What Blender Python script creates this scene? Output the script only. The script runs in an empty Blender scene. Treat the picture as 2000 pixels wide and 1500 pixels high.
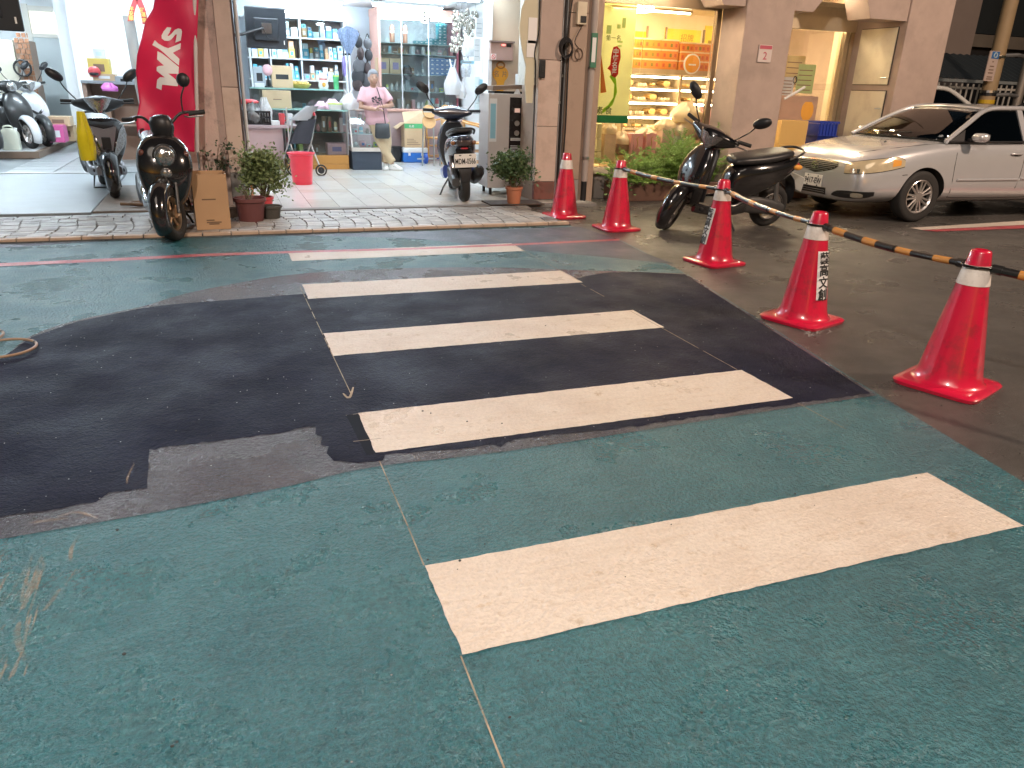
import bpy, bmesh, math, random
from math import sin, cos, pi, radians
from mathutils import Vector, Matrix
random.seed(7)
SC = bpy.context.scene
COL = SC.collection
# ------------------------------------------------------------ camera
CAM_H, FPX = 1.35, 1460.96
PITCH, ROLL, YAW = radians(21.52), radians(1.954), radians(21.066)
_fw = Vector((sin(YAW)*cos(PITCH), cos(YAW)*cos(PITCH), -sin(PITCH)))
_r0 = Vector((cos(YAW), -sin(YAW), 0)); _u0 = _r0.cross(_fw)
_rt = _r0*cos(ROLL) + _u0*sin(ROLL); _up = _u0*cos(ROLL) - _r0*sin(ROLL)
cam = bpy.data.cameras.new('camera'); camo = bpy.data.objects.new('camera', cam); COL.objects.link(camo)
camo.matrix_world = Matrix(((_rt.x, _up.x, -_fw.x, 0), (_rt.y, _up.y, -_fw.y, 0), (_rt.z, _up.z, -_fw.z, CAM_H), (0, 0, 0, 1)))
cam.sensor_width = 36; cam.lens = FPX*36/2000; cam.clip_end = 500; cam.clip_start = .05
SC.camera = camo
# ------------------------------------------------------------ night sky, faint warm sun added as soft fill, exposure
w = bpy.data.worlds.new('World'); SC.world = w; w.use_nodes = True
nt = w.node_tree; bg = nt.nodes['Background']
sky = nt.nodes.new('ShaderNodeTexSky'); sky.sky_type = 'NISHITA'; sky.sun_disc = False
sky.sun_elevation = radians(3); sky.sun_rotation = radians(200)
nt.links.new(sky.outputs[0], bg.inputs[0]); bg.inputs[1].default_value = 0.012
su = bpy.data.lights.new('sun', 'SUN'); su.energy = .12; su.angle = radians(25); su.color = (1, .86, .74)
suo = bpy.data.objects.new('sun', su); COL.objects.link(suo); suo.rotation_euler = (radians(38), 0, radians(-20))
def street_light(loc, power, col, size=.25):
    l = bpy.data.lights.new('lamp_light', 'POINT'); l.energy = power; l.color = col; l.shadow_soft_size = size
    o = bpy.data.objects.new('lamp_light', l); COL.objects.link(o); o.location = loc
    return o
SC.view_settings.view_transform = 'Standard'; SC.view_settings.look = 'None'
SC.view_settings.exposure = 1.38; SC.view_settings.gamma = 1
SC.view_settings.use_curve_mapping = False
SC.cycles.use_denoising = True
SC.cycles.max_bounces = 7; SC.cycles.diffuse_bounces = 3; SC.cycles.glossy_bounces = 3
SC.cycles.transmission_bounces = 5; SC.cycles.transparent_max_bounces = 10
SC.cycles.sample_clamp_indirect = 4; SC.cycles.caustics_reflective = False; SC.cycles.caustics_refractive = False
# ------------------------------------------------------------ survey helpers: a sight line met with a real plane of the place
def _ray(px, py): return _fw + _rt*((px-1000)/FPX) - _up*((py-750)/FPX)
def GP(px, py, z=0.0):
    d = _ray(px, py); t = (z-CAM_H)/d.z; return Vector((d.x*t, d.y*t, z))
def PY(px, py, Y):
    d = _ray(px, py); t = Y/d.y; return Vector((d.x*t, Y, CAM_H+d.z*t))
def PX(px, py, X):
    d = _ray(px, py); t = X/d.x; return Vector((X, d.y*t, CAM_H+d.z*t))
# ------------------------------------------------------------ materials
MATS = {}
def mat(name, col, rough=.55, metal=0., var=.12, vs=6., bump=0., bs=60., coat=0., emit=None, es=0., spec=.5, trans=0., alpha=1., rvar=0., dirt=None, dirts=2., dirtamt=.5, sheen=0.):
    if name in MATS: return MATS[name]
    m = bpy.data.materials.new(name); m.use_nodes = True; n = m.node_tree; N = n.nodes; L = n.links
    b = N['Principled BSDF']; b.inputs['Roughness'].default_value = rough; b.inputs['Metallic'].default_value = metal
    b.inputs['Specular IOR Level'].default_value = spec
    if coat: b.inputs['Coat Weight'].default_value = coat; b.inputs['Coat Roughness'].default_value = .08
    if trans: b.inputs['Transmission Weight'].default_value = trans; b.inputs['IOR'].default_value = 1.2
    if sheen: b.inputs['Sheen Weight'].default_value = sheen
    b.inputs['Alpha'].default_value = alpha
    c = (*col, 1)
    geo = N.new('ShaderNodeNewGeometry')
    if var or dirt:
        t = N.new('ShaderNodeTexNoise'); t.inputs['Scale'].default_value = vs; t.inputs['Detail'].default_value = 4
        L.new(geo.outputs['Position'], t.inputs['Vector'])
        mx = N.new('ShaderNodeMix'); mx.data_type = 'RGBA'
        mx.inputs['A'].default_value = tuple(max(0, x*(1-var)) for x in col)+(1,)
        mx.inputs['B'].default_value = tuple(min(1, x*(1+var)) for x in col)+(1,)
        L.new(t.outputs['Fac'], mx.inputs['Factor']); out = mx.outputs['Result']
        if dirt:
            t2 = N.new('ShaderNodeTexNoise'); t2.inputs['Scale'].default_value = dirts; t2.inputs['Detail'].default_value = 7; t2.inputs['Roughness'].default_value = .65
            L.new(geo.outputs['Position'], t2.inputs['Vector'])
            r = N.new('ShaderNodeValToRGB'); r.color_ramp.elements[0].position = .5; r.color_ramp.elements[1].position = .68
            r.color_ramp.elements[1].color = (dirtamt,)*3+(1,)
            L.new(t2.outputs['Fac'], r.inputs[0])
            m2 = N.new('ShaderNodeMix'); m2.data_type = 'RGBA'; m2.inputs['B'].default_value = (*dirt, 1)
            L.new(out, m2.inputs['A']); L.new(r.outputs[0], m2.inputs['Factor']); out = m2.outputs['Result']
        L.new(out, b.inputs['Base Color'])
        if rvar:
            mr = N.new('ShaderNodeMapRange'); mr.inputs['To Min'].default_value = max(.02, rough-rvar); mr.inputs['To Max'].default_value = min(1, rough+rvar)
            L.new(t.outputs['Fac'], mr.inputs['Value']); L.new(mr.outputs[0], b.inputs['Roughness'])
    else:
        b.inputs['Base Color'].default_value = c
    if bump:
        t = N.new('ShaderNodeTexNoise'); t.inputs['Scale'].default_value = bs; t.inputs['Detail'].default_value = 3
        L.new(geo.outputs['Position'], t.inputs['Vector'])
        bu = N.new('ShaderNodeBump'); bu.inputs['Strength'].default_value = bump; bu.inputs['Distance'].default_value = .01
        L.new(t.outputs['Fac'], bu.inputs['Height']); L.new(bu.outputs[0], b.inputs['Normal'])
    if emit: b.inputs['Emission Color'].default_value = (*emit, 1); b.inputs['Emission Strength'].default_value = es
    MATS[name] = m; return m
def glass(name, tint=(.9, .95, .95), fac=.12, rough=.03):
    if name in MATS: return MATS[name]
    m = bpy.data.materials.new(name); m.use_nodes = True; n = m.node_tree; N = n.nodes; L = n.links
    N.remove(N['Principled BSDF']); o = N['Material Output']
    t = N.new('ShaderNodeBsdfTransparent'); t.inputs[0].default_value = (*tint, 1)
    g = N.new('ShaderNodeBsdfGlossy'); g.inputs['Roughness'].default_value = rough
    f = N.new('ShaderNodeFresnel'); f.inputs[0].default_value = 1.45
    ad = N.new('ShaderNodeMath'); ad.operation = 'ADD'; ad.inputs[1].default_value = fac*.4; L.new(f.outputs[0], ad.inputs[0])
    mx = N.new('ShaderNodeMixShader'); L.new(ad.outputs[0], mx.inputs[0]); L.new(t.outputs[0], mx.inputs[1]); L.new(g.outputs[0], mx.inputs[2])
    L.new(mx.outputs[0], o.inputs[0]); MATS[name] = m; return m
def thin_mat(name, col, rough=.5, var=.1, vs=8., fac=.5):
    if name in MATS: return MATS[name]
    m = mat(name, col, rough, var=var, vs=vs); n = m.node_tree; N = n.nodes; L = n.links; b = N['Principled BSDF']
    t = N.new('ShaderNodeBsdfTranslucent'); src = b.inputs['Base Color']
    if src.is_linked: L.new(src.links[0].from_socket, t.inputs[0])
    else: t.inputs[0].default_value = (*col, 1)
    mx = N.new('ShaderNodeMixShader'); mx.inputs[0].default_value = fac
    L.new(b.outputs[0], mx.inputs[1]); L.new(t.outputs[0], mx.inputs[2]); L.new(mx.outputs[0], N['Material Output'].inputs[0]); return m
def faint_mat(name, col, lo, hi, s=25.):
    """worn chalk or dust: patchy cover with the ground showing through"""
    m = mat(name, col, .9, var=.25, vs=40); n = m.node_tree; N = n.nodes; L = n.links; b = N['Principled BSDF']
    t = N.new('ShaderNodeTexNoise'); t.inputs['Scale'].default_value = s; t.inputs['Detail'].default_value = 5; g = N.new('ShaderNodeNewGeometry'); L.new(g.outputs['Position'], t.inputs['Vector'])
    r = N.new('ShaderNodeMapRange'); r.inputs['From Min'].default_value = .35; r.inputs['From Max'].default_value = .65; r.inputs['To Min'].default_value = lo; r.inputs['To Max'].default_value = hi
    L.new(t.outputs['Fac'], r.inputs['Value']); L.new(r.outputs[0], b.inputs['Alpha']); return m
def lamp_mat(name, col, s):
    if name in MATS: return MATS[name]
    m = mat(name, (.9, .9, .9), .4, var=0, emit=col, es=s); return m
def ground_mat(name, cols, rough, bump, grain, wear=None, wearpos=(.55, .7), sheen_patch=.12, speck=0., streak=None, spec=.5, gm=.6):
    """Painted or bare tarmac: three tones in broad patches, fine aggregate relief, patchy gloss, optional wear and pale flecks."""
    m = bpy.data.materials.new(name); m.use_nodes = True; n = m.node_tree; N = n.nodes; L = n.links
    b = N['Principled BSDF']; geo = N.new('ShaderNodeNewGeometry'); P = geo.outputs['Position']
    b.inputs['Specular IOR Level'].default_value = spec
    def noise(s, d=4, r=.55, vec=P, dist=0):
        t = N.new('ShaderNodeTexNoise'); t.inputs['Scale'].default_value = s; t.inputs['Detail'].default_value = d
        t.inputs['Roughness'].default_value = r; t.inputs['Distortion'].default_value = dist; L.new(vec, t.inputs['Vector']); return t.outputs['Fac']
    def ramp(fac, a, c, ca=(0, 0, 0), cc=(1, 1, 1)):
        r = N.new('ShaderNodeValToRGB'); r.color_ramp.elements[0].position = a; r.color_ramp.elements[1].position = c
        r.color_ramp.elements[0].color = (*ca, 1); r.color_ramp.elements[1].color = (*cc, 1); L.new(fac, r.inputs[0]); return r.outputs[0]
    def mix(f, a, c, bt='MIX'):
        x = N.new('ShaderNodeMix'); x.data_type = 'RGBA'; x.blend_type = bt
        for s, v in (('Factor', f), ('A', a), ('B', c)):
            if isinstance(v, (int, float)): x.inputs[s].default_value = v
            elif isinstance(v, tuple): x.inputs[s].default_value = (*v, 1)
            else: L.new(v, x.inputs[s])
        return x.outputs['Result']
    c = mix(ramp(noise(1.1, 6, .6), .35, .65), cols[0], cols[1])
    c = mix(ramp(noise(3.3, 7, .62, dist=.3), .4, .85), c, cols[2])
    mp = N.new('ShaderNodeMapping'); mp.inputs['Scale'].default_value = (.6, 5, 1); L.new(P, mp.inputs[0])
    if streak: c = mix(ramp(noise(7, 6, .7, mp.outputs[0]), .5, .75, cc=(.7,)*3), c, streak)
    if wear: c = mix(ramp(noise(13, 8, .72), wearpos[0], wearpos[1]), c, wear)
    fine = noise(grain, 3, .6)
    c = mix(gm, c, ramp(fine, .36, .62, (.4,)*3, (1.0,)*3), 'MULTIPLY')
    bl = N.new('ShaderNodeMix'); bl.data_type = 'RGBA'; bl.blend_type = 'MULTIPLY'; bl.inputs['Factor'].default_value = 1; L.new(c, bl.inputs['A']); bl.inputs['B'].default_value = (1+.36*gm, 1+.36*gm, 1+.36*gm, 1); c = bl.outputs['Result']
    if speck:
        v = N.new('ShaderNodeTexVoronoi'); v.inputs['Scale'].default_value = 16; L.new(P, v.inputs['Vector'])
        c = mix(ramp(v.outputs['Distance'], .03, .05, (1,)*3, (0,)*3), c, (speck, speck, speck))
        v = N.new('ShaderNodeTexVoronoi'); v.inputs['Scale'].default_value = 9; v.inputs['Randomness'].default_value = 1; L.new(P, v.inputs['Vector'])
        c = mix(ramp(v.outputs['Distance'], .02, .05, (.8,)*3, (0,)*3), c, (.012, .012, .014))
    L.new(c, b.inputs['Base Color'])
    mr = N.new('ShaderNodeMapRange'); mr.inputs['From Min'].default_value = .35; mr.inputs['From Max'].default_value = .65
    mr.inputs['To Min'].default_value = rough-sheen_patch; mr.inputs['To Max'].default_value = rough+sheen_patch
    L.new(noise(2.2, 5, .6), mr.inputs['Value']); L.new(mr.outputs[0], b.inputs['Roughness'])
    h = N.new('ShaderNodeMath'); h.operation = 'MULTIPLY_ADD'; h.inputs[1].default_value = .7; L.new(noise(grain*.42, 4, .6), h.inputs[0]); L.new(fine, h.inputs[2])
    bu = N.new('ShaderNodeBump'); bu.inputs['Strength'].default_value = bump; bu.inputs['Distance'].default_value = .02
    L.new(h.outputs[0], bu.inputs['Height']); L.new(bu.outputs[0], b.inputs['Normal'])
    MATS[name] = m; return m
# ------------------------------------------------------------ mesh builder
class MB:
    def __init__(s, xf=None): s.v = []; s.f = []; s.xf = xf
    def add(s, vs, fs, m=None):
        o = len(s.v)
        for p in vs:
            p = Vector(p)
            if m is not None: p = m @ p
            if s.xf is not None: p = s.xf @ p
            s.v.append(p)
        s.f += [tuple(i+o for i in f) for f in fs]; return s
    def box(s, x0, x1, y0, y1, z0, z1, m=None, bev=0.):
        if bev:
            b = bev; bm = bmesh.new(); bmesh.ops.create_cube(bm, size=1)
            for q in bm.verts: q.co = Vector(((x0+x1)/2+q.co.x*(x1-x0), (y0+y1)/2+q.co.y*(y1-y0), (z0+z1)/2+q.co.z*(z1-z0)))
            bmesh.ops.bevel(bm, geom=bm.edges[:], offset=b, segments=2, affect='EDGES', profile=.5)
            bm.verts.ensure_lookup_table(); bm.verts.index_update()
            s.add([q.co.copy() for q in bm.verts], [tuple(q.index for q in f.verts) for f in bm.faces], m); bm.free(); return s
        v = [(x, y, z) for x in (x0, x1) for y in (y0, y1) for z in (z0, z1)]
        return s.add(v, [(0, 1, 3, 2), (4, 6, 7, 5), (0, 4, 5, 1), (2, 3, 7, 6), (0, 2, 6, 4), (1, 5, 7, 3)], m)
    def loft(s, rings, cap=True, closed=True, m=None, loop=False):
        n = len(rings[0]); v = [p for r in rings for p in r]; f = []
        R = len(rings)
        for i in range(R if loop else R-1):
            for j in range(n if closed else n-1):
                a = i*n+j; b = i*n+(j+1) % n; i2 = ((i+1) % R)*n
                f.append((a, b, i2+(j+1) % n, i2+j))
        if cap and closed and not loop: f.append(tuple(range(n-1, -1, -1))); f.append(tuple((R-1)*n+j for j in range(n)))
        return s.add(v, f, m)
    def cyl(s, p0, p1, r0, r1=None, n=14, m=None, cap=True):
        p0 = Vector(p0); p1 = Vector(p1); r1 = r0 if r1 is None else r1
        d = (p1-p0).normalized(); u = d.orthogonal().normalized(); w_ = d.cross(u)
        return s.loft([[p+u*r*cos(2*pi*k/n)+w_*r*sin(2*pi*k/n) for k in range(n)] for p, r in ((p0, r0), (p1, r1))], cap, m=m)
    def tube(s, pts, r, n=8, m=None, smooth=0, closed=False):
        pts = [Vector(p) for p in pts]
        if smooth: pts = spline(pts, smooth, closed)
        rings = []; u = None; R = len(pts)
        for i, p in enumerate(pts):
            if closed: d = (pts[(i+1) % R]-pts[i-1])
            else: d = (pts[min(i+1, R-1)]-pts[max(i-1, 0)])
            d.normalize()
            u = d.orthogonal().normalized() if u is None else (u-d*u.dot(d)).normalized()
            w_ = d.cross(u); rr = r[i] if isinstance(r, (list, tuple)) and len(r) == R else (r if not isinstance(r, (list, tuple)) else r[0]+(r[-1]-r[0])*i/max(1, R-1))
            rings.append([p+u*rr*cos(2*pi*k/n)+w_*rr*sin(2*pi*k/n) for k in range(n)])
        return s.loft(rings, True, m=m, loop=closed)
    def lathe(s, prof, n=24, c=(0, 0, 0), axis='Z', m=None, closed_prof=False, cap=True):
        c = Vector(c); rings = []
        for k in range(n):
            a = 2*pi*k/n; r_ = []
            for (r, h) in prof:
                if axis == 'Z': p = Vector((r*cos(a), r*sin(a), h))
                elif axis == 'Y': p = Vector((r*cos(a), h, r*sin(a)))
                else: p = Vector((h, r*cos(a), r*sin(a)))
                r_.append(c+p)
            rings.append(r_)
        q = len(prof); v = [p for r in rings for p in r]; f = []
        for k in range(n):
            k2 = (k+1) % n
            for j in range(q if closed_prof else q-1):
                j2 = (j+1) % q; f.append((k*q+j, k2*q+j, k2*q+j2, k*q+j2))
        if cap and not closed_prof:
            for j in (0, q-1):
                if prof[j][0] > 1e-5: f.append(tuple(k*q+j for k in (range(n) if j else range(n-1, -1, -1))))
        return s.add(v, f, m)
    def ell(s, c, r, n=16, k=10, m=None, p=1.):
        c = Vector(c); rings = []
        for i in range(1, k):
            a = pi*i/k-pi/2
            z = sin(a); rr = cos(a)**p
            rings.append([c+Vector((r[0]*rr*cos(2*pi*j/n), r[1]*rr*sin(2*pi*j/n), r[2]*z)) for j in range(n)])
        return s.loft(rings, True, m=m)
    def prism(s, pts, a, b, axis='Y', m=None):
        n = len(pts)
        def P(p, h): return {'Y': (p[0], h, p[1]), 'X': (h, p[0], p[1]), 'Z': (p[0], p[1], h)}[axis]
        return s.add([P(p, a) for p in pts]+[P(p, b) for p in pts], [tuple(range(n)), tuple(range(2*n-1, n-1, -1))]+[(i, (i+1) % n, n+(i+1) % n, n+i) for i in range(n)], m)
    def poly(s, pts, m=None): return s.add(pts, [tuple(range(len(pts)))], m)
    def build(s, name, m, parent=None, smooth=None, sub=0, bev=0., solid=0.):
        me = bpy.data.meshes.new(name); me.from_pydata([tuple(p) for p in s.v], [], s.f); me.validate()
        bm = bmesh.new(); bm.from_mesh(me); bmesh.ops.recalc_face_normals(bm, faces=bm.faces[:])
        if bev: bmesh.ops.bevel(bm, geom=[e for e in bm.edges if len(e.link_faces) == 2 and e.calc_face_angle() > .6], offset=bev, segments=2, affect='EDGES', profile=.5)
        if smooth is not None:
            for f in bm.faces: f.smooth = True
            for e in bm.edges:
                e.smooth = not (len(e.link_faces) == 2 and e.calc_face_angle() > radians(smooth))
        bm.to_mesh(me); bm.free()
        o = bpy.data.objects.new(name, me); COL.objects.link(o)
        if m is not None: me.materials.append(m)
        if parent is not None: o.parent = parent
        if solid: md = o.modifiers.new('s', 'SOLIDIFY'); md.thickness = solid; md.offset = 0
        if sub:
            md = o.modifiers.new('s', 'SUBSURF'); md.levels = md.render_levels = sub
        return o
def spline(pts, k=6, closed=False):
    out = []; n = len(pts)
    for i in range(n if closed else n-1):
        p0 = pts[(i-1) % n] if closed or i else pts[0]; p1 = pts[i]; p2 = pts[(i+1) % n]
        p3 = pts[(i+2) % n] if closed or i+2 < n else pts[-1]
        for j in range(k):
            t = j/k; out.append(.5*((2*p1)+(p2-p0)*t+(2*p0-5*p1+4*p2-p3)*t*t+(3*p1-p0-3*p2+p3)*t**3))
    if not closed: out.append(pts[-1])
    return out
def ring(c, u, v, a, b, n=16, p=2.4):
    c = Vector(c); u = Vector(u); v = Vector(v); o = []
    for k in range(n):
        t = 2*pi*k/n; x = cos(t); y = sin(t)
        o.append(c+u*(a*math.copysign(abs(x)**(2/p), x))+v*(b*math.copysign(abs(y)**(2/p), y)))
    return o
XA, YA, ZA = Vector((1, 0, 0)), Vector((0, 1, 0)), Vector((0, 0, 1))
def tag(o, label, cat, group=None):
    o['label'] = label; o['category'] = cat
    if group: o['group'] = group
    return o
def thing(name, label, cat, loc=(0, 0, 0), rz=0., group=None, rot=None):
    o = bpy.data.objects.new(name, None); COL.objects.link(o); o.empty_display_size = .1
    o.location = loc; o.rotation_euler = rot or (0, 0, rz)
    return tag(o, label, cat, group)
def struct(o): o['kind'] = 'structure'; return o
def stuff(o, label=None, cat=None):
    o['kind'] = 'stuff'
    if label: o['label'] = label; o['category'] = cat
    return o
def copy_tree(o, parent=None):
    c = o.copy(); COL.objects.link(c); c.parent = parent
    for ch in list(o.children): copy_tree(ch, c)
    return c
def text(name, s, size, m, parent, M, off=0., depth=.001, align='CENTER', shear=0., sx=1.):
    cu = bpy.data.curves.new(name, 'FONT'); cu.body = s; cu.size = size; cu.align_x = align; cu.align_y = 'CENTER'
    cu.extrude = depth; cu.offset = off; cu.shear = shear; cu.resolution_u = 3
    o = bpy.data.objects.new(name, cu); COL.objects.link(o)
    dg = bpy.context.evaluated_depsgraph_get(); me = bpy.data.meshes.new_from_object(o.evaluated_get(dg))
    bpy.data.objects.remove(o); bpy.data.curves.remove(cu)
    me.name = name; o = bpy.data.objects.new(name, me); COL.objects.link(o); me.materials.clear(); me.materials.append(m)
    o.parent = parent; o.matrix_local = M @ Matrix.Diagonal((sx, 1, 1, 1)); return o
def frame(loc, right, up):
    """matrix whose local x is right and local y is up (for lettering and flat print)"""
    r = Vector(right).normalized(); n = r.cross(Vector(up)).normalized(); u = n.cross(r)
    return Matrix(((r.x, u.x, n.x, loc[0]), (r.y, u.y, n.y, loc[1]), (r.z, u.z, n.z, loc[2]), (0, 0, 0, 1)))
# ============================================================ GROUND AND ROAD PAINT
M_asph = ground_mat('asphalt', [(.082, .076, .07), (.058, .054, .05), (.11, .102, .094)], .34, .35, 190, streak=(.12, .11, .1), speck=.0)
M_teal = ground_mat('teal_paint', [(.02, .14, .17), (.014, .098, .125), (.048, .18, .21)], .32, 1., 72, wear=(.018, .085, .105), wearpos=(.48, .8), speck=.3, streak=(.07, .205, .23), spec=.65)
M_bare = ground_mat('bare_tarmac', [(.07, .07, .088), (.044, .044, .058), (.12, .12, .142)], .26, 1., 62, speck=.5)
M_navy = ground_mat('navy_paint', [(.0065, .0085, .027), (.0055, .007, .019), (.011, .013, .036)], .66, .45, 85, streak=(.02, .021, .034), wear=(.014, .016, .026), wearpos=(.55, .8), speck=.5, spec=.16)
M_indigo = ground_mat('indigo_paint', [(.04, .05, .09), (.03, .036, .066), (.065, .075, .11)], .42, .5, 170, speck=.4)
M_white = ground_mat('ivory_road_paint', [(.72, .63, .54), (.62, .53, .45), (.76, .69, .61)], .38, .55, 80, wear=(.44, .32, .2), wearpos=(.58, .74), streak=(.6, .48, .37), gm=.2)
M_red = ground_mat('red_road_paint', [(.5, .05, .07), (.4, .04, .06), (.6, .2, .2)], .4, .4, 160, wear=(.3, .12, .13), wearpos=(.5, .7))
def sheet(name, pts, z, m, px=True, smooth=0):
    P = [GP(*p, z) if px else Vector((p[0], p[1], z)) for p in pts]
    if smooth: P = spline(P, smooth, True)
    b = MB(); b.poly(P); o = b.build(name, m); struct(o); return o
def curve_px(pts, z, k=5): return spline([GP(*p, z) for p in pts], k)
CURB = 7.385
struct(MB().poly([(-150, -150, 0), (150, -150, 0), (150, 150, 0), (-150, 150, 0)]).build('ground', M_asph))
EDGE = [(1132, 441), (1215, 470), (1345, 537), (1712, 768), (2000, 942)]
def painted(name, P, m): return struct(MB().poly(P).build(name, m))
ed = [GP(*p, .002) for p in EDGE]
d = (ed[-1]-ed[-2]).normalized()
painted('teal_road', [Vector((-9, CURB, .002)), Vector((3.44, CURB, .002))]+ed[1:]+[ed[-1]+d*3.2, Vector((5.4, -2, .002)), Vector((-9, -2, .002))], M_teal)
z = .0035
up = curve_px([(-260, 490), (0, 484), (150, 474), (300, 467), (480, 463)], z)
painted('indigo_paint', [Vector((-4.5, CURB-.004, z))]+up[2:]+[GP(560, 459, z)], M_indigo)
cr = curve_px([(560, 460), (690, 462), (830, 468), (960, 482), (1060, 492), (1180, 502), (1318, 516)], z)
painted('indigo_paint', [GP(520, 459.5, z)]+cr+[GP(1255, 492, z), GP(1212, 470.5, z), GP(1134, 443, z)], M_indigo)
# bare strip between the teal band and the lower teal field, then the navy coat on it
bt = curve_px([(-300, 775), (-120, 735), (0, 699), (60, 656), (150, 625), (275, 599), (345, 578), (420, 561), (570, 536), (750, 525), (950, 522), (1150, 528), (1338, 534)], z)
bb = curve_px([(1714, 772), (1400, 818), (1000, 880), (730, 912), (560, 950), (290, 1003), (0, 1053), (-300, 1110)], z)
painted('bare_strip', bt+bb, M_bare)
z = .005
nt_ = [GP(*p, z) for p in [(-300, 778), (-120, 738), (0, 702), (60, 659), (150, 628), (275, 602), (330, 595), (430, 587), (590, 574), (860, 558), (1118, 546), (1150, 538), (1190, 532), (1250, 531), (1338, 536)]]
nb_ = [(1700, 768), (1400, 808), (1200, 838), (1100, 846), (1004, 858), (978, 873), (962, 868), (900, 876), (752, 888), (748, 899), (700, 904), (652, 900), (638, 885), (642, 872), (626, 868), (630, 852), (616, 848), (617, 834), (590, 835), (548, 845), (440, 858), (292, 878), (290, 915), (288, 954), (262, 956), (212, 962), (188, 980), (150, 985), (120, 993), (60, 1000), (0, 1010), (-300, 1064)]
r2 = random.Random(3); rag = []
for a, c in zip(nb_[:-1], nb_[1:]):
    k = max(1, int(math.hypot(a[0]-c[0], a[1]-c[1])/11))
    for j in range(k):
        t = j/k; rag.append((a[0]+(c[0]-a[0])*t+r2.uniform(-2, 2)*(j > 0), a[1]+(c[1]-a[1])*t+r2.uniform(-1.6, 1.6)*(j > 0)))
painted('navy_coat', nt_+[GP(*p, z) for p in rag], M_navy)
# crosswalk: five ivory bars, all the same length, spaced 1.18 m
z = .0065
SX0, SX1 = .452, 2.47
for i in range(5):
    y0 = 1.456+1.181*i; h = .402
    if i == 4: y0 += .02; h = .36
    z = .004 if i in (0, 4) else .0065
    P = []
    for q, (xa, ya, xb, yb) in enumerate([(SX0, y0, SX1, y0), (SX1, y0, SX1, y0+h), (SX1, y0+h, SX0, y0+h), (SX0, y0+h, SX0, y0)]):
        k = 60 if q % 2 == 0 else 12
        for j in range(k): P.append(Vector((xa+(xb-xa)*j/k+r2.uniform(-.0025, .0025), ya+(yb-ya)*j/k+r2.uniform(-.0025, .0025), z)))
    painted('crosswalk_stripe', P, M_white)
# fresh navy margin left of the second bar and red no-parking line by the kerb
painted('navy_touch_up', [GP(*p, .0058) for p in [(676, 811), (700, 809), (735, 886), (716, 889)]], mat('fresh_navy', (.006, .007, .014), .75, var=.1, spec=.15))
rl = [(-200, 527), (0, 517), (200, 508), (400, 498), (600, 491), (800, 486), (1000, 478), (1210, 468)]
rw = [7, 6, 5.5, 5, 4, 3.6, 3.6, 3.4]
painted('red_line', [GP(x, y-w_/2, .0048) for (x, y), w_ in zip(rl, rw)]+[GP(x, y+w_/2, .0048) for (x, y), w_ in reversed(list(zip(rl, rw)))], M_red)
M_chalk = faint_mat('chalk_line', (.55, .44, .32), .3, .85, 9)
def chalk(name, pts, w_, z=None, m=None):
    if z is None: z = .0045 if min(p[1] for p in pts) > 880 or max(p[1] for p in pts) < 486 or min(p[1] for p in pts) > 770 and pts[0][0] > 1500 else .0072
    P = [GP(*p, z) for p in pts]
    if len(P) > 2: P = spline(P, 5)
    l, r = [], []
    for i, p in enumerate(P):
        d = (P[min(i+1, len(P)-1)]-P[max(i-1, 0)]).normalized(); n = Vector((-d.y, d.x, 0))
        k = w_*(.55+.45*sin(pi*min(1, max(0, i/(len(P)-1))))) if len(P) > 2 else w_*.5
        l.append(p+n*k); r.append(p-n*k)
    return painted(name, l+r[::-1], m or M_chalk)
for p in ([(586, 560), (687, 772)], [(735, 886), (795, 1024)], [(795, 1024), (828, 1104)], [(900, 1281), (985, 1500)], [(1015, 485), (1130, 548)], [(1130, 552), (1180, 579)], [(1232, 608), (1294, 641)], [(1294, 641), (1440, 722)], [(1541, 778), (1652, 838)], [(930, 452), (1015, 485)]):
    chalk('chalk_line', p, .0045)
chalk('chalk_line', [(670, 768), (682, 777), (690, 756)], .006)
for p in ([(690, 862), (745, 856)], [(676, 811), (712, 806)]): chalk('chalk_line', p, .004)
M_sand = faint_mat('sandy_scuff', (.5, .4, .3), .0, .42, 10)
for p, w_ in (([(62, 1086), (52, 1130), (54, 1145)], .005), ([(75, 1110), (55, 1160), (43, 1190)], .009), ([(160, 1040), (140, 1070), (138, 1102)], .006), ([(117, 1150), (100, 1175), (84, 1193)], .006), ([(38, 1215), (33, 1245), (50, 1290)], .008), ([(14, 1298), (0, 1318)], .008), ([(28, 1150), (0, 1185)], .007), ([(88, 1100), (72, 1140), (60, 1160)], .005), ([(262, 905), (250, 930), (248, 945)], .004), ([(290, 920), (262, 950)], .004), ([(128, 1142), (150, 1110)], .004), ([(55, 1022), (80, 1018), (130, 1012)], .008), ([(110, 1010), (150, 1000), (190, 1012)], .007), ([(10, 1220), (0, 1232)], .006)):
    chalk('sand_scuff', p, w_, .0035 if p[0][1] > 1035 else .0062, M_sand)
r4 = random.Random(9)
for k in range(22):
    x, y = r4.uniform(-10, 95), r4.uniform(1070, 1290); l = r4.uniform(30, 75); sl = r4.uniform(.2, .55)
    chalk('sand_scuff', [(x, y), (x-l*sl*.5+r4.uniform(-3, 3), y+l*.5), (x-l*sl, y+l)], r4.uniform(.0015, .004), .0036+.0001*k, M_sand)
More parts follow.
